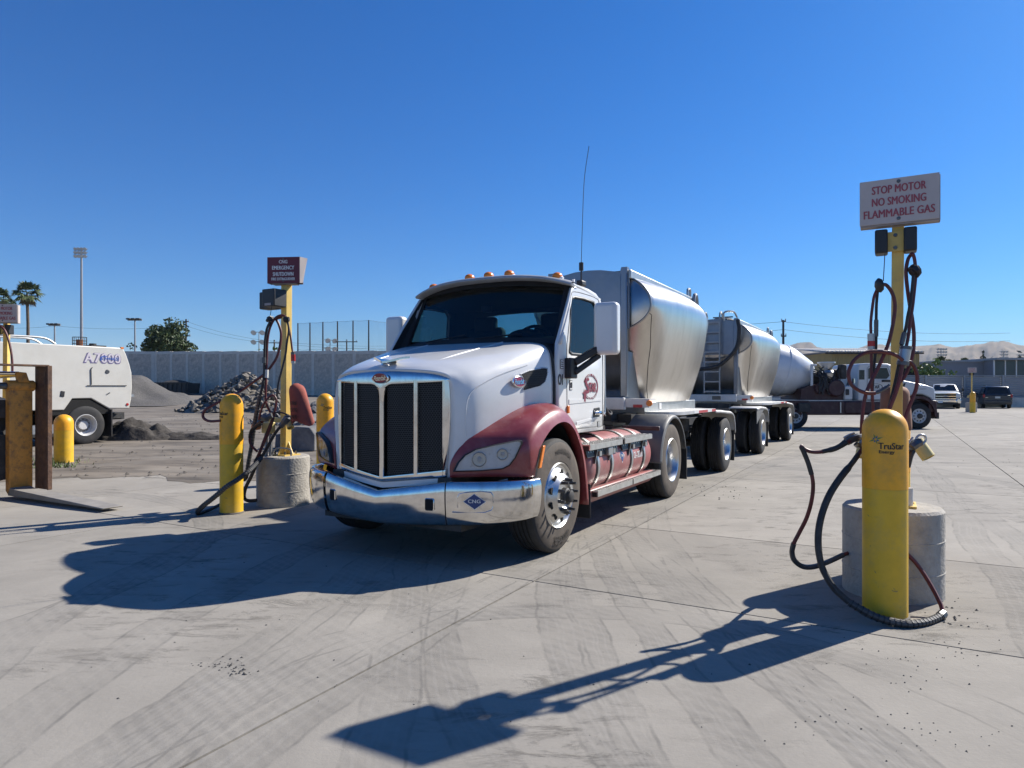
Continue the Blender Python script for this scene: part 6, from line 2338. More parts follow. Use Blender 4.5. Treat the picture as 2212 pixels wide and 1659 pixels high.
hose_part(t, b, 'filter_cap', RA, [(423, 1248), (418, 1272)], Y0 - .1, .039, 'steel_dark', segs=14)
hose_part(t, b, 'lower_strand', RA, [(417, 1268), (400, 1360), (372, 1450), (345, 1520), (320, 1580)], Y0 - .12, .014, 'hose_red')
t, b = hose('red hose bowing out right below the grey filter towards the pedestal', RA,
            [(448, 1248), (470, 1255), (494, 1285), (511, 1340), (506, 1410), (482, 1480), (456, 1545), (436, 1605), (432, 1680), (440, 1760)], Y0 - .1, .013)
# low hoses round the near bollard
t, b = hose('black hose from the left nozzle, sharply bent and looping down to the pedestal', RB,
            [(640, 285, 4.55), (600, 297, 4.55), (520, 332, 4.5), (450, 372, 4.5), (360, 394, 4.5), (290, 394, 4.5), (245, 378, 4.5), (222, 358, 4.5), (224, 366, 4.5), (240, 398, 4.5), (268, 470, 4.5), (294, 560, 4.5), (300, 640, 4.52), (286, 740, 4.55), (255, 840, 4.6), (210, 930, 4.65), (172, 1005, 4.68), (160, 1060, 4.72), (176, 1118, 4.75), (230, 1158, 4.78), (305, 1160, 4.80), (400, 1128, 4.84), (500, 1082, 4.86), (560, 1062, 4.88)], 4.5, .0135, 'hose_red', 5)
hose_part(t, b, 'wrap', RB, [(520, 332, 4.5), (450, 372, 4.5), (360, 394, 4.5)], 4.5, [.02, .018, .015], 'hose_black', 5)
hose_part(t, b, 'wrap', RB, [(222, 362, 4.495), (240, 400, 4.495), (268, 470, 4.495), (290, 545, 4.495)], 4.5, .0165, 'hose_black', 5)
hose_part(t, b, 'wrap', RB, [(172, 1003, 4.68), (160, 1060, 4.72), (176, 1118, 4.75), (230, 1158, 4.78), (305, 1160, 4.80), (400, 1128, 4.84), (500, 1082, 4.86)], 4.5, .0185, 'spiral_wrap', 5)
nz = hose_part(t, b, 'nozzle', RB, [(500, 335, 4.53), (560, 310, 4.53), (635, 290, 4.55)], 4.5, [.016, .03, .026, .018], 'steel_dark', 5)
hose_part(t, b, 'nozzle_lever', RB, [(505, 302, 4.5), (535, 285, 4.5), (575, 270, 4.5)], 4.5, .007, 'alu_dull')
hose_part(t, b, 'nozzle_guard', RB, [(585, 340, 4.5), (600, 352, 4.5), (620, 345, 4.5), (635, 325, 4.5)], 4.5, .02, 'alu_dull')
t, b = hose('thick black hose sweeping from the right post round the foot of the near bollard', RB,
            [(650, 335, 4.5), (630, 372, 4.48), (560, 470, 4.45), (480, 570, 4.42), (410, 680, 4.40), (362, 800, 4.38), (337, 920, 4.36), (336, 1040, 4.34), (356, 1150, 4.32), (392, 1230, 4.30), (450, 1315, 4.28), (540, 1396, 4.24), (640, 1455, 4.2), (740, 1503, 4.17), (870, 1535, 4.14), (950, 1543, 4.13), (1050, 1530, 4.17), (1130, 1500, 4.25), (1160, 1478, 4.29), (1156, 1430, 4.33), (1140, 1390, 4.36), (1100, 1312, 4.42), (1040, 1212, 4.48), (980, 1130, 4.52), (910, 1060, 4.54)], 4.4, .0135, 'hose_red', 5)
hose_part(t, b, 'wrap', RB, [(600, 415, 4.465), (560, 470, 4.45), (480, 570, 4.42), (410, 680, 4.40), (362, 800, 4.38), (337, 920, 4.36), (336, 1040, 4.34), (356, 1150, 4.32), (392, 1230, 4.30), (450, 1315, 4.28), (540, 1396, 4.24)], 4.4, [.017, .022, .0215, .0205, .0205], 'hose_black', 5)
spiral(t, b, RB, [(540, 1396, 4.24), (640, 1455, 4.2), (740, 1503, 4.17), (870, 1535, 4.14), (950, 1543, 4.13), (1050, 1530, 4.17), (1130, 1500, 4.25), (1160, 1478, 4.29)], 4.2, .0235, turns=22)
hose_part(t, b, 'end_collar', RB, [(1145, 1492, 4.27), (1166, 1474, 4.30)], 4.2, .029, 'steel_dark')
t, b = hose('short black hose with nozzle hooked right of the near bollard', RB,
            [(1000, 330, 4.6), (968, 372, 4.58), (945, 420, 4.57), (925, 500, 4.58), (918, 560, 4.62), (916, 620, 4.7)], 4.6, .013, 'hose_black')
hose_part(t, b, 'wrap', RB, [(962, 385, 4.57), (945, 420, 4.56), (926, 495, 4.57)], 4.6, .022, 'hose_black')
hose_part(t, b, 'nozzle', RB, [(940, 372, 4.52), (965, 350, 4.52), (1010, 330, 4.53)], 4.6, [.02, .036, .03], 'steel_dark')
hose_part(t, b, 'nozzle_lever', RB, [(925, 352, 4.5), (945, 325, 4.5), (965, 298, 4.5)], 4.6, .007, 'alu_dull')
hose_part(t, b, 'handle_loop', RB, [(985, 330, 4.53), (990, 300, 4.53), (1015, 282, 4.53), (1045, 290, 4.53), (1050, 318, 4.53), (1030, 345, 4.53)], 4.6, .008, 'alu_dull')

# left post hoses
YL = 8.38
t, b = hose('long red hose swinging left from the shutdown post and lying over the left bollard', LA,
            [(600, 386), (570, 395), (545, 425), (515, 480), (505, 560), (500, 640), (505, 560, YL)][:1] + [(590, 400), (565, 408), (580, 440), (595, 500), (585, 590), (560, 660), (500, 740), (420, 800), (340, 855), (250, 900, 7.98), (170, 942, 7.92), (128, 968, 7.92), (114, 1000, 7.92), (125, 1024, 7.92), (160, 1038, 7.92), (225, 1034, 7.9)], YL, .016)
hose_part(t, b, 'pulley', LA, [(520, 395), (528, 412), (530, 425)], YL, [.03, .05, .06, .05], 'black')
hose_part(t, b, 'retractor_cable', LA, [(541, 312), (528, 390)], YL, .004, 'black')
t, b = hose('red hose strand falling straight left of the shutdown pole', LA,
            [(640, 408), (610, 388), (580, 390), (550, 415), (525, 470), (512, 540), (508, 620), (505, 700), (502, 800), (500, 880), (505, 930), (525, 975), (540, 1000)], YL - .03, .015)
hose_part(t, b, 'coupling', LA, [(505, 720), (503, 770)], YL - .03, .03, 'can_white')
t, b = hose('dark strand with couplings hanging below the left pulley of the shutdown post', LA,
            [(528, 425), (508, 470), (497, 540), (494, 620), (492, 700), (490, 760), (478, 830), (462, 900), (445, 980), (432, 1050), (425, 1110), (415, 1180), (395, 1290), (380, 1380)], YL - .05, .016, 'hose_black')
hose_part(t, b, 'coupling', LA, [(490, 645), (490, 680)], YL - .05, .026, 'steel_dark')
spiral(t, b, LA, [(466, 880), (445, 980), (432, 1050), (425, 1110), (413, 1190), (395, 1290), (380, 1380), (360, 1400)], YL - .06, .024, turns=30)
t, b = hose('thin black hose running down in front of the shutdown pole', LA,
            [(630, 415), (645, 470), (655, 530), (664, 600), (668, 612)], YL - .1, .012, 'hose_red')
hose_part(t, b, 'hose_bundle', LA, [(612, 412), (645, 410)], YL - .12, [.03, .04, .03], 'black')
hose_part(t, b, 'breakaway', LA, [(668, 612), (669, 630)], YL - .1, .028, 'steel_dark')
hose_part(t, b, 'breakaway_band', LA, [(669, 628), (670, 668)], YL - .1, .029, 'red')
hose_part(t, b, 'breakaway', LA, [(670, 666), (670, 682)], YL - .1, .026, 'alu_dull')
t, b = hose('black strand crossing the shutdown pole down to the nozzles', LA,
            [(635, 420), (642, 480), (630, 560), (622, 630), (600, 720), (580, 800), (570, 880), (560, 950), (550, 1000), (530, 1050), (490, 1150), (460, 1230), (430, 1290)], YL - .12, .013, 'hose_black')
hose_part(t, b, 'lower_strand', LA, [(550, 985), (545, 1020), (520, 1100), (480, 1190), (452, 1260)], YL - .14, .019, 'hose_red')
t, b = hose('pink-red hose loop curling above the left nozzle of the shutdown post', LA,
            [(460, 1030), (470, 980), (490, 930), (520, 890), (548, 880), (565, 905), (560, 960), (548, 1000)], YL - .2, .013)
t, b = hose('thick spiral-wrapped hose dropping from the shutdown post to the ground left of the bollard', LA,
            [(640, 1010), (600, 1060), (560, 1110), (520, 1180), (480, 1250), (440, 1300), (390, 1350, 7.8), (330, 1395, 7.75), (260, 1440, 7.72), (190, 1500, 7.72), (120, 1555, 7.74), (80, 1595, 7.80), (90, 1606, 7.86), (150, 1585, 8.0), (220, 1550, 8.25)], YL - .16, .019, 'hose_black')
spiral(t, b, LA, [(470, 1265, 8.1), (440, 1300, 8.0), (390, 1350, 7.8), (330, 1395, 7.75), (260, 1440, 7.72), (190, 1500, 7.72), (120, 1555, 7.74), (82, 1592, 7.80)], 7.8, .028, turns=40)
hose_part(t, b, 'nozzle', LA, [(645, 1000), (625, 1030), (590, 1070)], YL - .2, [.03, .045, .035], 'steel_dark')
hose_part(t, b, 'handle_loop', LA, [(640, 1000), (600, 985), (560, 985), (545, 1000)], YL - .2, .010, 'black')
t, b = hose('black hose curling behind the left bollard to the foot of the shutdown pedestal', LA,
            [(470, 1240), (440, 1310), (410, 1380), (380, 1440), (368, 1490), (375, 1518), (400, 1527), (445, 1524)], 8.3, .022, 'hose_black')
t, b = hose('red and black hose from the left nozzle of the shutdown post', LA,
            [(520, 1000), (480, 1040), (450, 1065), (425, 1085), (408, 1120), (402, 1160), (415, 1190), (450, 1225)], YL - .22, .015, 'hose_red')
hose_part(t, b, 'nozzle', LA, [(475, 1010), (500, 1015), (540, 1000)], YL - .25, [.03, .05, .035], 'steel_dark')
hose_part(t, b, 'nozzle_wrap', LA, [(475, 1045), (440, 1070), (412, 1100), (402, 1140)], YL - .22, [.03, .024, .02], 'hose_black')
# far-left post hose
LE = lambda x, y: (x * .37314, 501.4 + y * .37314)
t, b = hose('dark red hose hanging in front of the far left gas post', LE, [(-20, 560), (0, 545), (25, 565), (45, 610), (60, 670), (70, 740), (72, 820)], 11.6, .018)

# cloth extinguisher covers
M['cover_red'] = mat('faded_red_cover', (0.33, 0.075, 0.05), .8, var=.2, scale=6, dirt=((.12, .06, .05), .4, 7))
M['cover_brown'] = mat('faded_brown_cover', (0.22, 0.105, 0.065), .8, var=.2, scale=6, dirt=((.12, .08, .06), .4, 7))
def cover(label, c, w, h, d, m, lean=0.0, text=None, rz=TR, skew=0.0):
    t = thing('extinguisher_cover', label, 'cover', c, rz)
    rows = []
    for i in range(15):
        f = i / 14
        z = -h * f
        k = math.sqrt(max(0, 1 - (1 - min(1, f / .22)) ** 2))
        ww = w * (.25 + .75 * k) * (1 + .22 * max(0, f - .3))
        row = []
        for j in range(24):
            a = 2 * math.pi * j / 24
            rp = 1 + .05 * math.sin(a * 5 + f * 3) * f + .03 * math.sin(a * 9) * f
            row.append((math.cos(a) * ww / 2 * rp + lean * f + skew * f * max(0, math.cos(a)), math.sin(a) * d / 2 * (.3 + .7 * k) * rp, z + .03 * f * math.sin(a * 3)))
        rows.append(row)
    mb = MB().grid(rows, closed=True)
    mb.face(rows[0])
    mb.build('cloth', m, t, angle=70)
    if text:
        for k, tx in enumerate(text):
            mb = MB()
            text_on(mb, tx, width=w * .55, height=h * .09, fn=lambda u, v: Vector((.035 + lean * .6 + u, -d / 2 * 1.08 - .010, -h * (.50 + .165 * k) + v)))
            mb.build('cover_letters', M['letter_black'], t)
    return t
cover('faded red cloth extinguisher cover with black letters hung beside the shutdown pole', at(640, 828, 8.50), .20, .50, .19, M['cover_red'], .07, ('FIRE', 'EXTG', 'VALVE'), skew=.12)
cover('faded brown cloth cover hanging behind the right gas post above the bollard', at(1933, 832, 4.98), .19, .30, .2, M['cover_brown'], 0)
# ------------------------------------------------------------------ street sweeper (left)
M['sweeper_white'] = mat('sweeper_white', (0.58, 0.56, 0.505), 0.4, var=0.04, scale=2, coat=0.2, dirt=((0.48, 0.43, 0.35), 0.3, 1.8))
M['rim_white'] = mat('rim_white', (0.58, 0.575, 0.56), 0.45, var=0.12, scale=9, dirt=((.25, .22, .2), .5, 9))
M['rim_inner'] = mat('rim_inner', (0.20, 0.19, 0.18), 0.6, var=0.15, scale=9)
M['decal_violet'] = mat('decal_violet', (0.14, 0.12, 0.24), .5, var=.1, scale=9)
M['decal_pale'] = mat('decal_pale', (0.58, 0.53, 0.57), .5, var=.06, scale=9)
M['decal_blue2'] = mat('decal_bright_blue', (0.03, 0.10, 0.42), .45, var=.1, scale=9)
SX = Vector((-11.4, 18.09, 0))
sw = thing('street_sweeper', 'large cream white street sweeper with a rounded tail and blue lettering', 'sweeper', SX, TR)
prof = [(-3.3, .94), (-.54, .93), (-.336, 1.23), (.145, 1.23), (.62, .945), (1.19, .936), (1.245, 1.20), (1.27, 1.55), (1.255, 1.95), (1.19, 2.2), (1.09, 2.48), (1.02, 2.61), (.97, 2.64), (-3.3, 2.63)]
bd = MB().prism([(-.02, y, z) for y, z in prof], (-2.25, 0, 0)).build('body', M['sweeper_white'], sw, bevel=.025, seg=3)
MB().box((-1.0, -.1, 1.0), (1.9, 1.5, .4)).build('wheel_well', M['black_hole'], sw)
mb = MB().box((-1.1, -1.2, .72), (1.3, 5.0, .2)).box((-1.1, 1.12, .72), (1.5, .22, .14)).box((-.35, .95, .72), (.14, .5, .12))
mb.build('chassis', M['chassis'], sw)
MB().box((-.2, .66, .55), (.5, .03, .75)).build('mud_flap', M['rubber'], sw)
for x, s_ in ((0, 1), (-2.15, -1)):
    wheel(sw, x, 0, s_, .515, .28, .285, 'deep', n=40, rimm=M['rim_white'], tm=M['rubber'])
MB().lathe([(.22, -.16), (.10, -.155), (.09, -.12), (0, -.12)], (0, 0, .515), (1, 0, 0), 24).build('rim_disc', M['rim_inner'], sw)
mb = MB()
for z in range(9):
    mb.lathe([(.17, z * .035), (.185, z * .035 + .017), (.17, z * .035 + .035)], (-.25, -.92, .60), (0, 0, 1), 18)
mb.build('suction_hose', M['grey_plastic'], sw)
MB().prism([(-.12, -1.3, .33), (-.12, -.50, .33), (-.12, -.50, .52), (-.12, -.85, .58), (-.12, -1.3, .55)], (-.6, 0, 0)).build('suction_head', M['galv'], sw)
MB().prism([(-.12, -1.3, .25), (-.12, -.45, .25), (-.12, -.45, .33), (-.12, -1.3, .33)], (-.6, 0, 0)).build('rubber_skirt', M['rubber'], sw)
# hatch outline, locks, lamps
mb = MB()
mb.bar((-.008, .145, 1.60), (-.008, .135, 2.02), .012, .018).bar((-.008, .135, 2.02), (-.008, .17, 2.07), .012, .014)
mb.build('hatch_edge', M['chassis'], sw)
MB().bar((-.006, .03, 1.575), (-.006, 1.10, 1.58), .014, .020).build('hatch_bar', M['chassis'], sw)
MB().lathe([(0, .012), (.05, .012), (.06, 0)], (-.018, .575, 1.96), (1, 0, 0), 16).build('hatch_lock', M['steel_dark'], sw)
MB().box((-.014, .60, 1.36), (.02, .09, .025), Matrix.Rotation(R(30), 3, 'X')).build('latch', M['steel_dark'], sw)
MB().box((-.015, -.58, 1.355), (.02, .10, .15), Matrix.Rotation(R(-8), 3, 'X')).build('vent_cap', M['black'], sw, bevel=.02)
MB().lathe([(0, .02), (.035, .015), (.04, 0)], (-.018, 1.13, 1.05), (1, 0, 0), 14).build('tail_lamp', M['red'], sw)
MB().box((-.20, 1.29, 1.30), (.3, .10, .06)).build('rear_step', M['alu_dull'], sw)
MB().box((-.04, .985, 2.635), (.05, .08, .05)).build('marker_lamp', M['amber'], sw)
# roof rails, stack and cage
mb = MB()
for x in (-.12, -.75):
    mb.tube(cr([(x, -2.6, 2.80), (x, -1.6, 2.80), (x, -.98, 2.79), (x, -.70, 2.65)], 4), .028, 8)
mb.build('roof_rail', M['galv'], sw)
cg = MB()
for a in range(10):
    t_ = a * .628
    cg.cyl((-.5 + math.cos(t_) * .17, .10 + math.sin(t_) * .17, 2.64), (-.5 + math.cos(t_) * .17, .10 + math.sin(t_) * .17, 2.90), .006, n=5)
for z in (2.72, 2.80, 2.895):
    cg.lathe([(.17, -.005), (.177, 0), (.17, .005)], (-.5, .10, z), (0, 0, 1), 20)
cgo = cg.build('stack_cage', M['chassis'], sw)
cgo['kind'] = 'stuff'
M['rust'] = mat('rust', (0.22, 0.085, 0.04), .85, var=.3, scale=12)
MB().cyl((-.5, .10, 2.63), (-.5, .10, 2.83), .085, n=16).build('exhaust_stack', M['rust'], sw)
MB().box((-.5, .45, 2.66), (.6, .4, .05)).cyl((-.45, .42, 2.66), (-.45, .42, 2.74), .09, n=14).build('roof_hatch', M['chassis'], sw)
def sfn(y, z, o):
    return lambda u, v: Vector((-.02 + o, y + u, z + v))
mb = MB()
text_on(mb, 'A7000', width=1.0, height=.28, fn=sfn(.44, 2.315, .004), space=1.08, bold=.09)
mb.build('model_letters_shadow', M['decal_violet'], sw)
mb = MB()
text_on(mb, 'A7000', width=.97, height=.255, fn=sfn(.452, 2.328, .007), space=1.08, bold=.035)
mb.build('model_letters', M['decal_pale'], sw)
mb = MB()
text_on(mb, 'SCHWARZE', width=.50, height=.080, fn=sfn(.64, 2.315, .011), shear=.3, bold=.03)
n_ = 14
mb.grid([[sfn(.50, 2.30, .0095)(math.cos(a) * r_, math.sin(a) * r_ * .75) for a in [R(60 + 150 * i / n_) for i in range(n_ + 1)]] for r_ in (.10, .13)])
mb.build('maker_letters', M['decal_blue2'], sw)
# cab ahead of the body, beyond the left picture edge
cb = MB().prism([(-.1, -3.45, .75), (-.1, -3.45, 2.45), (-.1, -4.6, 2.45), (-.1, -5.05, 1.7), (-.1, -5.1, .75)], (-2.1, 0, 0)).build('cab', M['sweeper_white'], sw, bevel=.04)
MB().prism([(-.09, -3.7, 1.65), (-.09, -3.7, 2.3), (-.09, -4.5, 2.3), (-.09, -4.85, 1.65)], (.004, 0, 0)).build('cab_window', M['glass_dark'], cb)
for x, s_ in ((0, 1), (-2.15, -1)):
    wheel(sw, x, -4.3, s_, .5, .28, .285, 'deep', n=32, rimm=M['rim_white'])

# ------------------------------------------------------------------ wheel loader with forks at the left edge
M['fork_yellow'] = mat('fork_yellow', (0.56, 0.25, 0.045), 0.6, var=0.12, scale=6, bump=.25, bscale=30, dirt=((0.085, 0.055, 0.045), 0.95, 8.5))
M['fork_rust'] = mat('fork_rust', (0.10, 0.055, 0.036), 0.8, var=0.35, scale=9, bump=.3, bscale=30, dirt=((0.26, 0.13, 0.05), .5, 7))
M['loader_yellow'] = mat('loader_yellow', (0.55, 0.33, 0.05), .5, var=.1, scale=4, dirt=((.2, .15, .1), .5, 3))
M['tine_dust'] = mat('tine_dusty_steel', (0.27, 0.25, 0.22), .7, .1, var=.15, scale=7)
ldr = thing('wheel_loader', 'yellow wheel loader reaching in at the left edge with scratched lifting forks', 'loader', (-6.65, 9.1, 0), TR)
for y0_ in (-.10, -1.75):
    fk = sub('fork', ldr)
    MB().prism([(-.12, y0_, .10), (-.04, y0_, .04), (.0, y0_, .13), (.0, y0_, 1.46), (-.12, y0_, 1.46)], (0, .28, 0)).build('shank', M['fork_yellow'], fk, bevel=.012)
    MB().prism([(-.06, y0_, .04), (2.1, y0_ + .03, .035), (2.12, y0_ + .03, .05), (1.4, y0_, .085), (.1, y0_, .13), (.0, y0_, .15)], (0, .25, 0)).build('tine', M['tine_dust'], fk, bevel=.008)
    MB().cyl((-.05, y0_ - .02, 1.51), (-.05, y0_ + .31, 1.51), .075, n=20).build('hinge_sleeve', M['fork_yellow'], fk, bevel=.01)
    MB().prism([(-.06, y0_ + .10, 1.56), (-.06, y0_ + .24, 1.56), (-.06, y0_ + .20, 1.69), (-.06, y0_ + .08, 1.70)], (.07, 0, 0)).build('lug', M['fork_yellow'], fk, bevel=.008)
fr = sub('fork_frame', ldr)
MB().box((.10, .25, .94), (.32, .035, 1.68)).box((.255, .262, .94), (.03, .06, 1.69)).build('side_plate', M['fork_rust'], fr, bevel=.006)
MB().box((.10, -2.05, .94), (.32, .035, 1.68)).build('side_plate', M['fork_rust'], fr)
MB().box((.08, -.90, 1.785), (.28, 2.36, .022)).build('top_plate', M['fork_rust'], fr)
MB().prism([(.0, .22, 1.77), (.24, .22, 1.77), (.24, .22, 1.45), (.15, .22, 1.62)], (0, .02, 0)).build('gusset', M['fork_rust'], fr)
MB().cyl((-.05, -2.0, 1.51), (-.05, .22, 1.51), .045, n=14).build('hinge_bar', M['steel_dark'], fr)
MB().cyl((-.25, -2.0, 1.66), (-.05, .03, 1.68), .025, n=10).cyl((-1.2, .05, 1.63), (-.08, .08, 1.66), .03, n=10).build('hydraulic_rod', M['chrome'], fr)
MB().box((-.2, -.9, .55), (.16, 2.1, .6)).box((-.2, -.9, 1.2), (.14, 2.1, .24)).build('carriage', M['chassis'], fr)
for y in (.0, -1.75):
    MB().prism([(-.2, y - .1, .5), (-.3, y - .1, 1.3), (-1.6, y - .1, 1.5), (-2.6, y - .1, 1.9), (-2.6, y - .1, 1.6), (-1.5, y - .1, 1.1), (-.6, y - .1, .5)], (0, .18, 0)).build('lift_arm', M['chassis'], ldr)
MB().prism([(-2.2, -1.5, .7), (-2.0, -1.5, 1.3), (-3.0, -1.5, 1.6), (-5.6, -1.5, 1.7), (-5.7, -1.5, .8)], (0, 1.3, 0)).build('body', M['loader_yellow'], ldr, bevel=.05)
lc = MB().prism([(-2.7, -1.45, 1.6), (-2.8, -1.45, 2.9), (-4.0, -1.45, 2.9), (-4.1, -1.45, 1.6)], (0, 1.2, 0)).build('cab', M['loader_yellow'], ldr, bevel=.05)
MB().box((-3.4, -.23, 2.3), (1.0, .02, .9)).build('cab_window', M['glass_dark'], lc)
for x in (-1.47, -4.6):
    for y, s_ in ((.30, 1), (-2.05, -1)):
        wl_ = sub('wheel', ldr, (x, y, .68))
        mb = MB().lathe([(.36, 0), (.5, .01), (.62, -.03), (.64, -.08), (.64, -.40), (.62, -.45), (.5, -.5), (.36, -.49)], (0, 0, 0), (0, s_, 0), 40)
        ty_ = mb.build('tyre', M['rubber'], wl_)
        mb = MB()
        for k in range(24):
            a = k * 2 * math.pi / 24
            for q, oo in ((-1, 0), (1, .13)):
                c = Vector((math.cos(a + oo) * .655, s_ * (-.24 + q * .11), math.sin(a + oo) * .655))
                mb.box(c, (.05, .24, .10), Matrix.Rotation(-(a + oo), 3, 'Y') @ Matrix.Rotation(q * .45, 3, 'X'))
        lg_ = mb.build('tread_lugs', M['rubber_brown'], ty_)
        lg_['kind'] = 'stuff'
        MB().lathe([(.36, -.01), (.33, -.06), (.2, -.10), (.18, -.02), (0, -.02)], (0, 0, 0), (0, s_, 0), 24).build('rim', M['loader_yellow'], wl_)

# ------------------------------------------------------------------ concrete mixer truck (right), seen from its side, facing right
M['mixer_white'] = mat('mixer_white', (0.55, 0.56, 0.56), 0.35, var=0.04, scale=2, coat=.3, dirt=((.4, .37, .33), .25, 2))
M['drum_white'] = mat('drum_white', (0.60, 0.62, 0.64), 0.32, var=0.05, scale=2, coat=.4, dirt=((.36, .35, .33), .4, 2.2))
MX, MY = 15.26, 25.3
mx = thing('mixer_truck', 'white and maroon concrete mixer truck parked across behind the trailers, facing right', 'mixer truck', (MX, MY, 0))
def m_(x, z, y=0.0):
    return Vector((x - MX, y, z))
# chassis
MB().box(m_(11.6, .80, 1.15), (8.6, .9, .35)).build('frame', M['chassis_maroon'], mx)
MB().box(m_(11.9, .78, .20), (4.4, .35, .52)).build('side_skirt', M['chassis_maroon'], mx, bevel=.03)
MB().box(m_(13.4, .80, .16), (1.9, .35, .50)).build('side_tank', M['chassis_maroon'], mx, bevel=.06)
MB().box(m_(12.30, .80, .0), (.045, .02, .40)).build('tank_strap', M['alu_dull'], mx)
MB().box(m_(13.55, 1.03, -.01), (.9, .02, .02)).build('tank_trim', M['alu_dull'], mx)
MB().box(m_(10.9, .80, .0), (.42, .3, .34)).build('tool_box', M['chassis'], mx, bevel=.02)
MB().prism([m_(10.9, 1.08, .25), m_(12.9, 1.08, .25), m_(12.7, 1.2, .25), m_(11.9, 1.55, .25), m_(11.75, 1.75, .25), m_(10.95, 1.5, .25)], (0, 1.9, 0)).build('pedestal_frame', M['chassis_maroon'], mx)
# drum: axis tilted, big end to the left rear
da = Vector((-1, 0, .22)).normalized()
dc = m_(11.66, 1.97, 1.25)
MB().lathe([(0, -.03), (.34, -.02), (.52, .02), (.62, .10), (.66, .20), (.69, .25), (.96, .85), (1.03, 1.1), (1.03, 2.5), (.85, 3.4), (.55, 4.3), (.50, 4.35), (.3, 4.35)], dc, da, 48).build('drum', M['drum_white'], mx, angle=22)
MB().lathe([(1.035, 1.12), (1.045, 1.14), (1.045, 1.20), (1.035, 1.22)], dc, da, 40).build('drum_ring', M['drum_white'], mx)
MB().lathe([(.25, -.2), (.30, -.2), (.30, .0), (.25, .0)], dc, da, 20).build('drum_gearbox', M['chassis'], mx)
MB().box(m_(10.2, .83, .25), (.24, .02, .035)).build('plate', M['letter_white'], mx)
# gear behind the cab
MB().lathe([(0, -.02), (.28, -.02), (.33, .04), (.335, .12), (.335, 1.4), (.30, 1.5), (0, 1.5)], m_(12.20, 1.53, .1), (0, 1, 0), 28).build('air_tank', M['chassis_maroon'], mx)
MB().lathe([(.342, .15), (.35, .17), (.35, .22), (.342, .24)], m_(12.20, 1.53, .1), (0, 1, 0), 28).build('tank_band', M['chrome'], mx)
MB().lathe([(0, 0), (.18, .0), (.20, .05), (.20, .5), (0, .5)], m_(11.62, 1.50, .15), (0, 1, 0), 20).build('air_filter', M['chassis_maroon'], mx)
MB().lathe([(.10, -.10), (.30, .13), (.32, .13), (.32, .18), (.28, .18), (.09, -.06)], m_(12.0, 2.35, .5), (0, 0, 1), 24).build('hopper_bowl', M['mixer_white'], mx)
MB().lathe([(0, 0), (.15, .0), (.19, .06), (.21, .22), (.24, .25), (.17, .34), (0, .34)], m_(12.0, 1.87, .35), (0, 0, 1), 20).build('water_meter', M['alu_dull'], mx)
mb = MB()
mb.box(m_(11.35, 1.95, .3), (.09, .09, .9)).box(m_(11.42, 2.40, .3), (.22, .1, .08))
mb.build('steel_post', M['mixer_white'], mx, bevel=.02)
MB().box(m_(12.50, 2.15, .3), (.22, .35, .55)).build('control_box', M['chassis'], mx, bevel=.05)
mb = MB()
rr_ = random.Random(4)
for k in range(20):
    a = m_(11.5 + rr_.random() * .9, 1.25 + rr_.random() * .3, .12)
    c = m_(11.4 + rr_.random() * 1.1, 2.0 + rr_.random() * .35, .35)
    mb.tube(cr([a, a.lerp(c, .35) + Vector((rr_.uniform(-.25, .25), -.08, .1)), a.lerp(c, .7) + Vector((rr_.uniform(-.25, .25), -.05, .1)), c], 5), .020, 6)
hz_ = mb.build('hydraulic_hoses', M['hose_black'], mx)
hz_['kind'] = 'stuff'
MB().box(m_(11.9, 1.75, .9), (.9, .6, .7)).box(m_(12.3, 2.0, .8), (.4, .5, .5)).build('engine_block', M['chassis'], mx, bevel=.06)
MB().tube(cr([m_(12.5, 1.3, .3), m_(12.75, 1.75, .3), m_(12.7, 2.2, .4)], 5), .05, 8).build('exhaust_pipe', M['steel_dark'], mx)
MB().box(m_(12.68, 1.35, .4), (.32, .5, .55)).build('engine_cover', M['mixer_white'], mx, bevel=.05)
MB().box(m_(12.62, 1.38, .13), (.13, .05, .22)).build('louvre', M['chassis'], mx, bevel=.02)
# cab
cabp = [(12.99, 1.06), (12.985, 2.35), (13.03, 2.44), (13.3, 2.47), (14.1, 2.45), (14.28, 2.38), (14.55, 1.86), (14.60, 1.06)]
cab_ = MB().prism([m_(x, z, .05) for x, z in cabp], (0, 2.1, 0)).build('cab', M['mixer_white'], mx, bevel=.05, seg=3)
MB().prism([m_(x, z, .046) for x, z in ((13.015, 1.85), (13.22, 1.85), (13.225, 2.21), (13.02, 2.21))], (0, .006, 0)).build('quarter_window', M['glass_dark'], cab_, bevel=.02)
dr = [(13.36, 1.88), (14.05, 1.88), (14.16, 2.0), (14.06, 2.29), (13.40, 2.29), (13.36, 2.25)]
MB().prism([m_(x, z, .046) for x, z in dr], (0, .006, 0)).build('door_window', M['glass_dark'], cab_)
mb = MB()
dd = [(13.32, 1.10), (13.32, 2.28), (13.38, 2.34), (14.08, 2.34), (14.22, 2.0), (14.26, 1.5), (14.2, 1.10)]
mb.tube([m_(x, z, .045) for x, z in dd] + [m_(13.32, 1.10, .045)], .008, 5)
mb.build('door_gap', M['steel_dark'], cab_)
MB().box(m_(13.4, 1.6, .03), (.05, .02, .02)).build('door_handle', M['black'], cab_)
mb = MB()
text_on(mb, 'STAR', width=.34, height=.13, fn=lambda u, v: m_(13.62 + u, 1.575 + v, .040))
el = [(math.cos(2 * math.pi * i / 30), math.sin(2 * math.pi * i / 30)) for i in range(31)]
mb.grid([[m_(13.64 + c * .26 * k, 1.575 + s_ * .125 * k, .042) for c, s_ in el] for k in (1, .9)])
mb.build('door_logo', M['letter_black'], cab_)
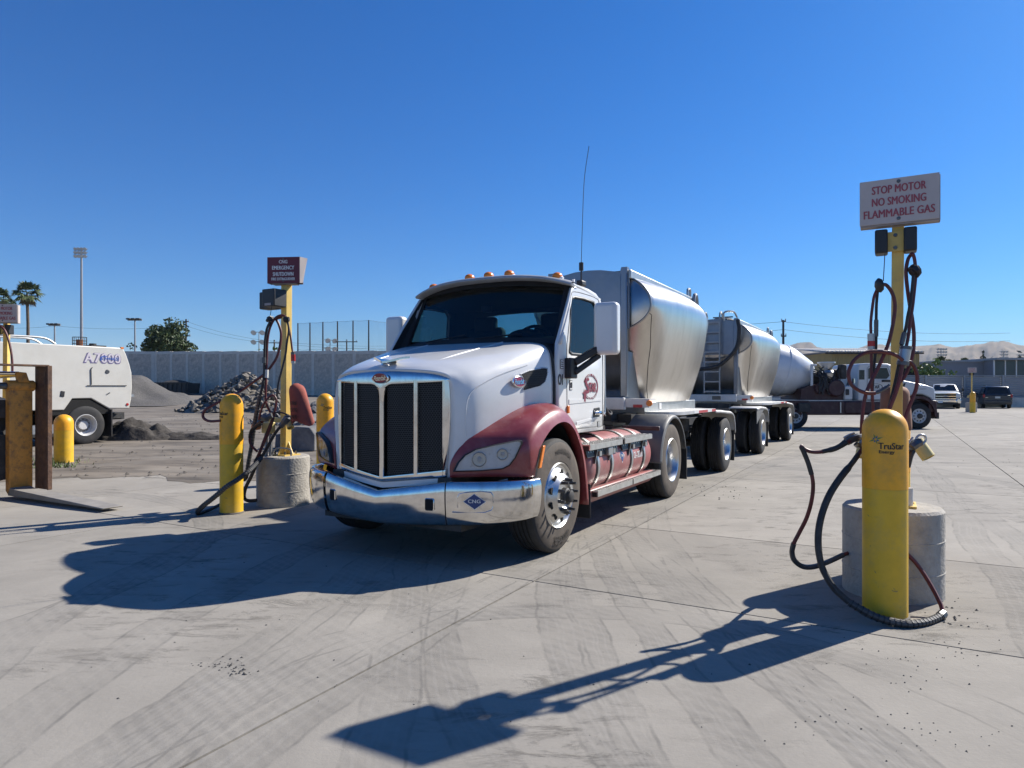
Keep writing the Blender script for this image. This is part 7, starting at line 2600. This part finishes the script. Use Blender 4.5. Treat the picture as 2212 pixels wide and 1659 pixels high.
hd_ = MB().prism([m_(x, z, .12) for x, z in ((14.5, 1.06), (14.5, 1.87), (14.75, 1.82), (15.55, 1.66), (15.85, 1.56), (15.92, 1.48), (15.93, 1.06), (15.80, 1.06), (15.72, 1.17), (15.45, 1.29), (15.2, 1.30), (14.85, 1.2), (14.75, 1.06))], (0, 1.9, 0)).build('hood', M['mixer_white'], mx, bevel=.06, seg=3)
MB().prism([m_(x, z, .115) for x, z in ((15.25, 1.505), (15.55, 1.51), (15.62, 1.50), (15.45, 1.487), (15.35, 1.487))], (0, .01, 0)).build('hood_badge', M['steel_dark'], hd_)
MB().prism([m_(x, z, .10) for x, z in ((14.62, 1.56), (14.75, 1.72), (14.80, 1.72), (14.72, 1.5))], (0, .05, 0)).build('hood_vent', M['black'], hd_)
ar = []
for i in range(13):
    a = R(200 - 205 * i / 12)
    ar.append((15.26 + math.cos(a) * .66, .52 + math.sin(a) * .72))
ar2 = [(15.26 + (x - 15.26) * .86, .52 + (z - .52) * .86) for x, z in ar]
MB().prism([m_(x, z, -.02) for x, z in ar + ar2[::-1]], (0, .5, 0)).build('fender', M['chassis_maroon'], mx)
MB().prism([m_(x, z, .05) for x, z in ((15.6, .62), (15.96, .62), (15.96, 1.06), (15.78, 1.08), (15.70, 1.16))], (0, 1.95, 0)).build('front_corner', M['chassis_maroon'], mx, bevel=.04)
MB().box(m_(15.97, .50, 1.1), (.10, 2.1, .24)).build('bumper', M['chassis'], mx)
MB().box(m_(15.955, .94, .28), (.06, .28, .24)).build('headlight', M['lamp_glass'], mx, bevel=.04)
MB().box(m_(14.02, 2.47, .3), (.06, .05, .06)).build('marker_lamp', M['red'], cab_)
ml = MB().box(m_(13.98, 1.80, -.16), (.42, .10, .09)).bar(m_(14.3, 1.85, .08), m_(14.0, 1.80, -.14), .03, .03).build('side_mirror', M['chassis'], mx, bevel=.02)
MB().box(m_(12.80, 1.80, .02), (.05, .12, .18)).build('rear_mirror', M['chrome'], mx)
for x in (15.26, 10.62, 9.55):
    for y, s_ in ((0.02, -1), (2.2, 1)):
        w_ = sub('wheel', mx, m_(x, .485, y))
        MB().lathe(tyre_prof(.485, .32, .27), (0, 0, 0), (0, s_, 0), 40).build('tyre', M['rubber'], w_, angle=28)
        rm_ = MB().lathe([(.275, -.01), (.262, .0), (.255, -.03), (.22, -.045), (.14, -.01), (.10, .02), (.0, .02)], (0, 0, 0), (0, s_, 0), 30).build('rim', M['rim_white'], w_)
        for k in range(10):
            a = k * .628
            MB().lathe([(0, .003), (.026, .002)], (math.cos(a) * .19, s_ * -.022, math.sin(a) * .19), (0, s_, 0), 10).build('hand_hole', M['black_hole'], rm_)
        MB().lathe([(.10, .02), (.09, .08), (0, .09)], (0, 0, 0), (0, s_, 0), 18).build('hub', M['chassis'], w_)
MB().prism([m_(10.0, .98, .0), m_(10.0, 1.06, .0), m_(11.1, 1.06, .0), m_(11.3, .80, .0), m_(11.24, .80, .0), m_(11.06, .98, .0)], (0, .4, 0)).build('rear_fender', M['chassis_maroon'], mx)

# ------------------------------------------------------------------ pickup and dark wagon by the fence
def car_wheel(parent, x, y, r=.39, w=.26, s_=1):
    wh_ = sub('wheel', parent, (x, y, r))
    MB().lathe([(r * .6, 0), (r * .85, .0), (r * .97, -.02), (r, -.06), (r, -w + .06), (r * .97, -w + .02), (r * .6, -w)], (0, 0, 0), (s_, 0, 0), 28).build('tyre', M['rubber'], wh_)
    MB().lathe([(r * .61, -.01), (r * .5, -.03), (r * .2, -.02), (0, -.02)], (0, 0, 0), (s_, 0, 0), 24).build('rim', M['alloy'], wh_)

M['car_white'] = mat('car_white', (0.55, 0.55, 0.53), .35, var=.04, scale=2, coat=.4, dirt=((.4, .36, .3), .3, 3))
M['car_dark'] = mat('car_dark', (0.022, 0.024, 0.03), .3, var=.1, scale=2, coat=.4)
pk = thing('pickup_truck', 'white pickup truck with a chrome grille parked facing the camera by the fence', 'pickup', (34.0, 53, 0), R(-30))
def loft_body(secs, name, m, parent, angle=40):
    "secs: list of (y, [(x, z)...half profile from top centre to bottom])"
    rows = []
    for y, pr in secs:
        rows.append([(-x, y, z) for x, z in reversed(pr[1:])] + [(x, y, z) for x, z in pr])
    mb = MB().grid(rows)
    mb.face(rows[0])
    mb.face(rows[-1][::-1])
    return mb.build(name, m, parent, angle=angle)
body = loft_body([(-.05, [(0, 1.24), (.7, 1.23), (.93, 1.16), (.98, .95), (.98, .55), (.85, .45)]),
                  (.25, [(0, 1.33), (.7, 1.31), (.97, 1.22), (1.02, .95), (1.02, .5), (.9, .42)]),
                  (1.2, [(0, 1.40), (.7, 1.38), (.98, 1.28), (1.03, .95), (1.03, .48), (.9, .42)]),
                  (5.6, [(0, 1.40), (.7, 1.38), (.98, 1.30), (1.03, .95), (1.03, .48), (.9, .42)])], 'body', M['car_white'], pk)
loft_body([(1.15, [(0, 1.40), (.80, 1.40), (.93, 1.36)]), (1.85, [(0, 1.93), (.62, 1.91), (.76, 1.84)]), (2.1, [(0, 1.97), (.62, 1.95), (.78, 1.87)]), (3.6, [(0, 1.96), (.62, 1.94), (.78, 1.87)]), (3.8, [(0, 1.40), (.80, 1.40), (.93, 1.36)])], 'cab', M['car_white'], pk)
MB().face([(-.80, 1.17, 1.43), (.80, 1.17, 1.43), (.66, 1.80, 1.885), (-.66, 1.80, 1.885)]).build('windscreen', M['glass_dark'], pk)
for s_ in (1, -1):
    MB().face([(s_ * .90, 1.5, 1.45), (s_ * .90, 3.5, 1.45), (s_ * .79, 3.4, 1.82), (s_ * .785, 2.0, 1.82)]).build('side_window', M['glass_dark'], pk)
    MB().box((s_ * .82, -.03, 1.02), (.30, .12, .26)).build('headlight', M['lamp_glass'], pk, bevel=.03)
    MB().box((s_ * 1.22, 1.35, 1.50), (.16, .10, .24)).bar((s_ * .97, 1.4, 1.45), (s_ * 1.2, 1.36, 1.47), .04, .05).build('side_mirror', M['black'], pk, bevel=.02)
    car_wheel(pk, s_ * 1.0, .95, .40, .28, s_)
    car_wheel(pk, s_ * 1.0, 4.5, .40, .28, s_)
gl = MB().box((0, -.06, .98), (1.34, .05, .40)).build('grille', M['black_hole'], pk)
for z in (1.185, .98, .79):
    MB().box((0, -.09, z), (1.36, .05, .055)).build('grille_bar', M['chrome'], gl)
MB().box((0, -.115, .99), (.22, .03, .075)).build('grille_emblem', M['alu_dull'], gl)
bp_ = MB().prism([(-1.02, .12, .50), (-.7, -.16, .50), (.7, -.16, .50), (1.02, .12, .50), (1.02, .12, .76), (.7, -.16, .76), (-.7, -.16, .76), (-1.02, .12, .76)][:4], (0, 0, .20)).build('bumper', M['chrome'], pk, bevel=.03)
for s_ in (1, -1):
    MB().box((s_ * .88, -.02, .62), (.26, .2, .36)).build('bumper_corner', M['chrome'], bp_, bevel=.04)
MB().box((0, -.06, .48), (1.5, .1, .26)).build('air_dam', M['black'], pk)
MB().box((-.35, -.175, .53), (.31, .01, .15)).build('number_plate', M['letter_white'], pk)

suv = thing('station_wagon', 'dark grey tall station wagon parked tail towards the camera by the fence', 'car', (38.8, 54, 0), R(-29))
loft_body([(-.05, [(0, 1.02), (.8, 1.02), (.92, .95), (.95, .6), (.9, .32)]), (.1, [(0, 1.12), (.85, 1.10), (.98, 1.0), (1.0, .6), (.95, .3)]),
           (3.6, [(0, 1.12), (.85, 1.10), (.98, 1.0), (1.0, .6), (.95, .3)]), (4.7, [(0, 1.02), (.8, 1.0), (.95, .9), (.97, .6), (.93, .3)])], 'body', M['car_dark'], suv)
loft_body([(.0, [(0, 1.12), (.84, 1.10), (.92, 1.05)]), (.28, [(0, 1.72), (.64, 1.70), (.74, 1.64)]), (.45, [(0, 1.79), (.64, 1.77), (.76, 1.70)]), (2.7, [(0, 1.79), (.64, 1.77), (.76, 1.70)]), (3.6, [(0, 1.12), (.84, 1.10), (.92, 1.05)])], 'cabin', M['car_dark'], suv)
MB().face([(-.74, .02, 1.16), (.74, .02, 1.16), (.62, .225, 1.66), (-.62, .225, 1.66)]).build('rear_window', M['glass_dark'], suv)
for s_ in (1, -1):
    MB().face([(s_ * .925, .3, 1.14), (s_ * .925, 3.0, 1.14), (s_ * .775, 2.6, 1.66), (s_ * .765, .45, 1.66)]).build('side_window', M['glass_dark'], suv)
    MB().box((s_ * .90, -.005, 1.0), (.14, .12, .26)).build('tail_lamp', M['red'], suv, bevel=.03)
    MB().box((s_ * 1.12, 2.75, 1.16), (.2, .1, .16)).build('side_mirror', M['car_dark'], suv, bevel=.03)
    MB().bar((s_ * .66, .5, 1.835), (s_ * .66, 2.4, 1.835), .04, .04).build('roof_rail', M['alu_dull'], suv)
    car_wheel(suv, s_ * .98, .95, .37, .25, s_)
    car_wheel(suv, s_ * .98, 3.75, .37, .25, s_)
MB().box((0, -.10, .52), (1.86, .16, .24)).build('bumper', M['car_dark'], suv, bevel=.05)
MB().box((0, -.065, .88), (.34, .015, .15)).build('number_plate', M['alu_dull'], suv)
MB().box((-.72, -.045, .86), (.16, .02, .03)).build('tailgate_badge', M['chrome'], suv)
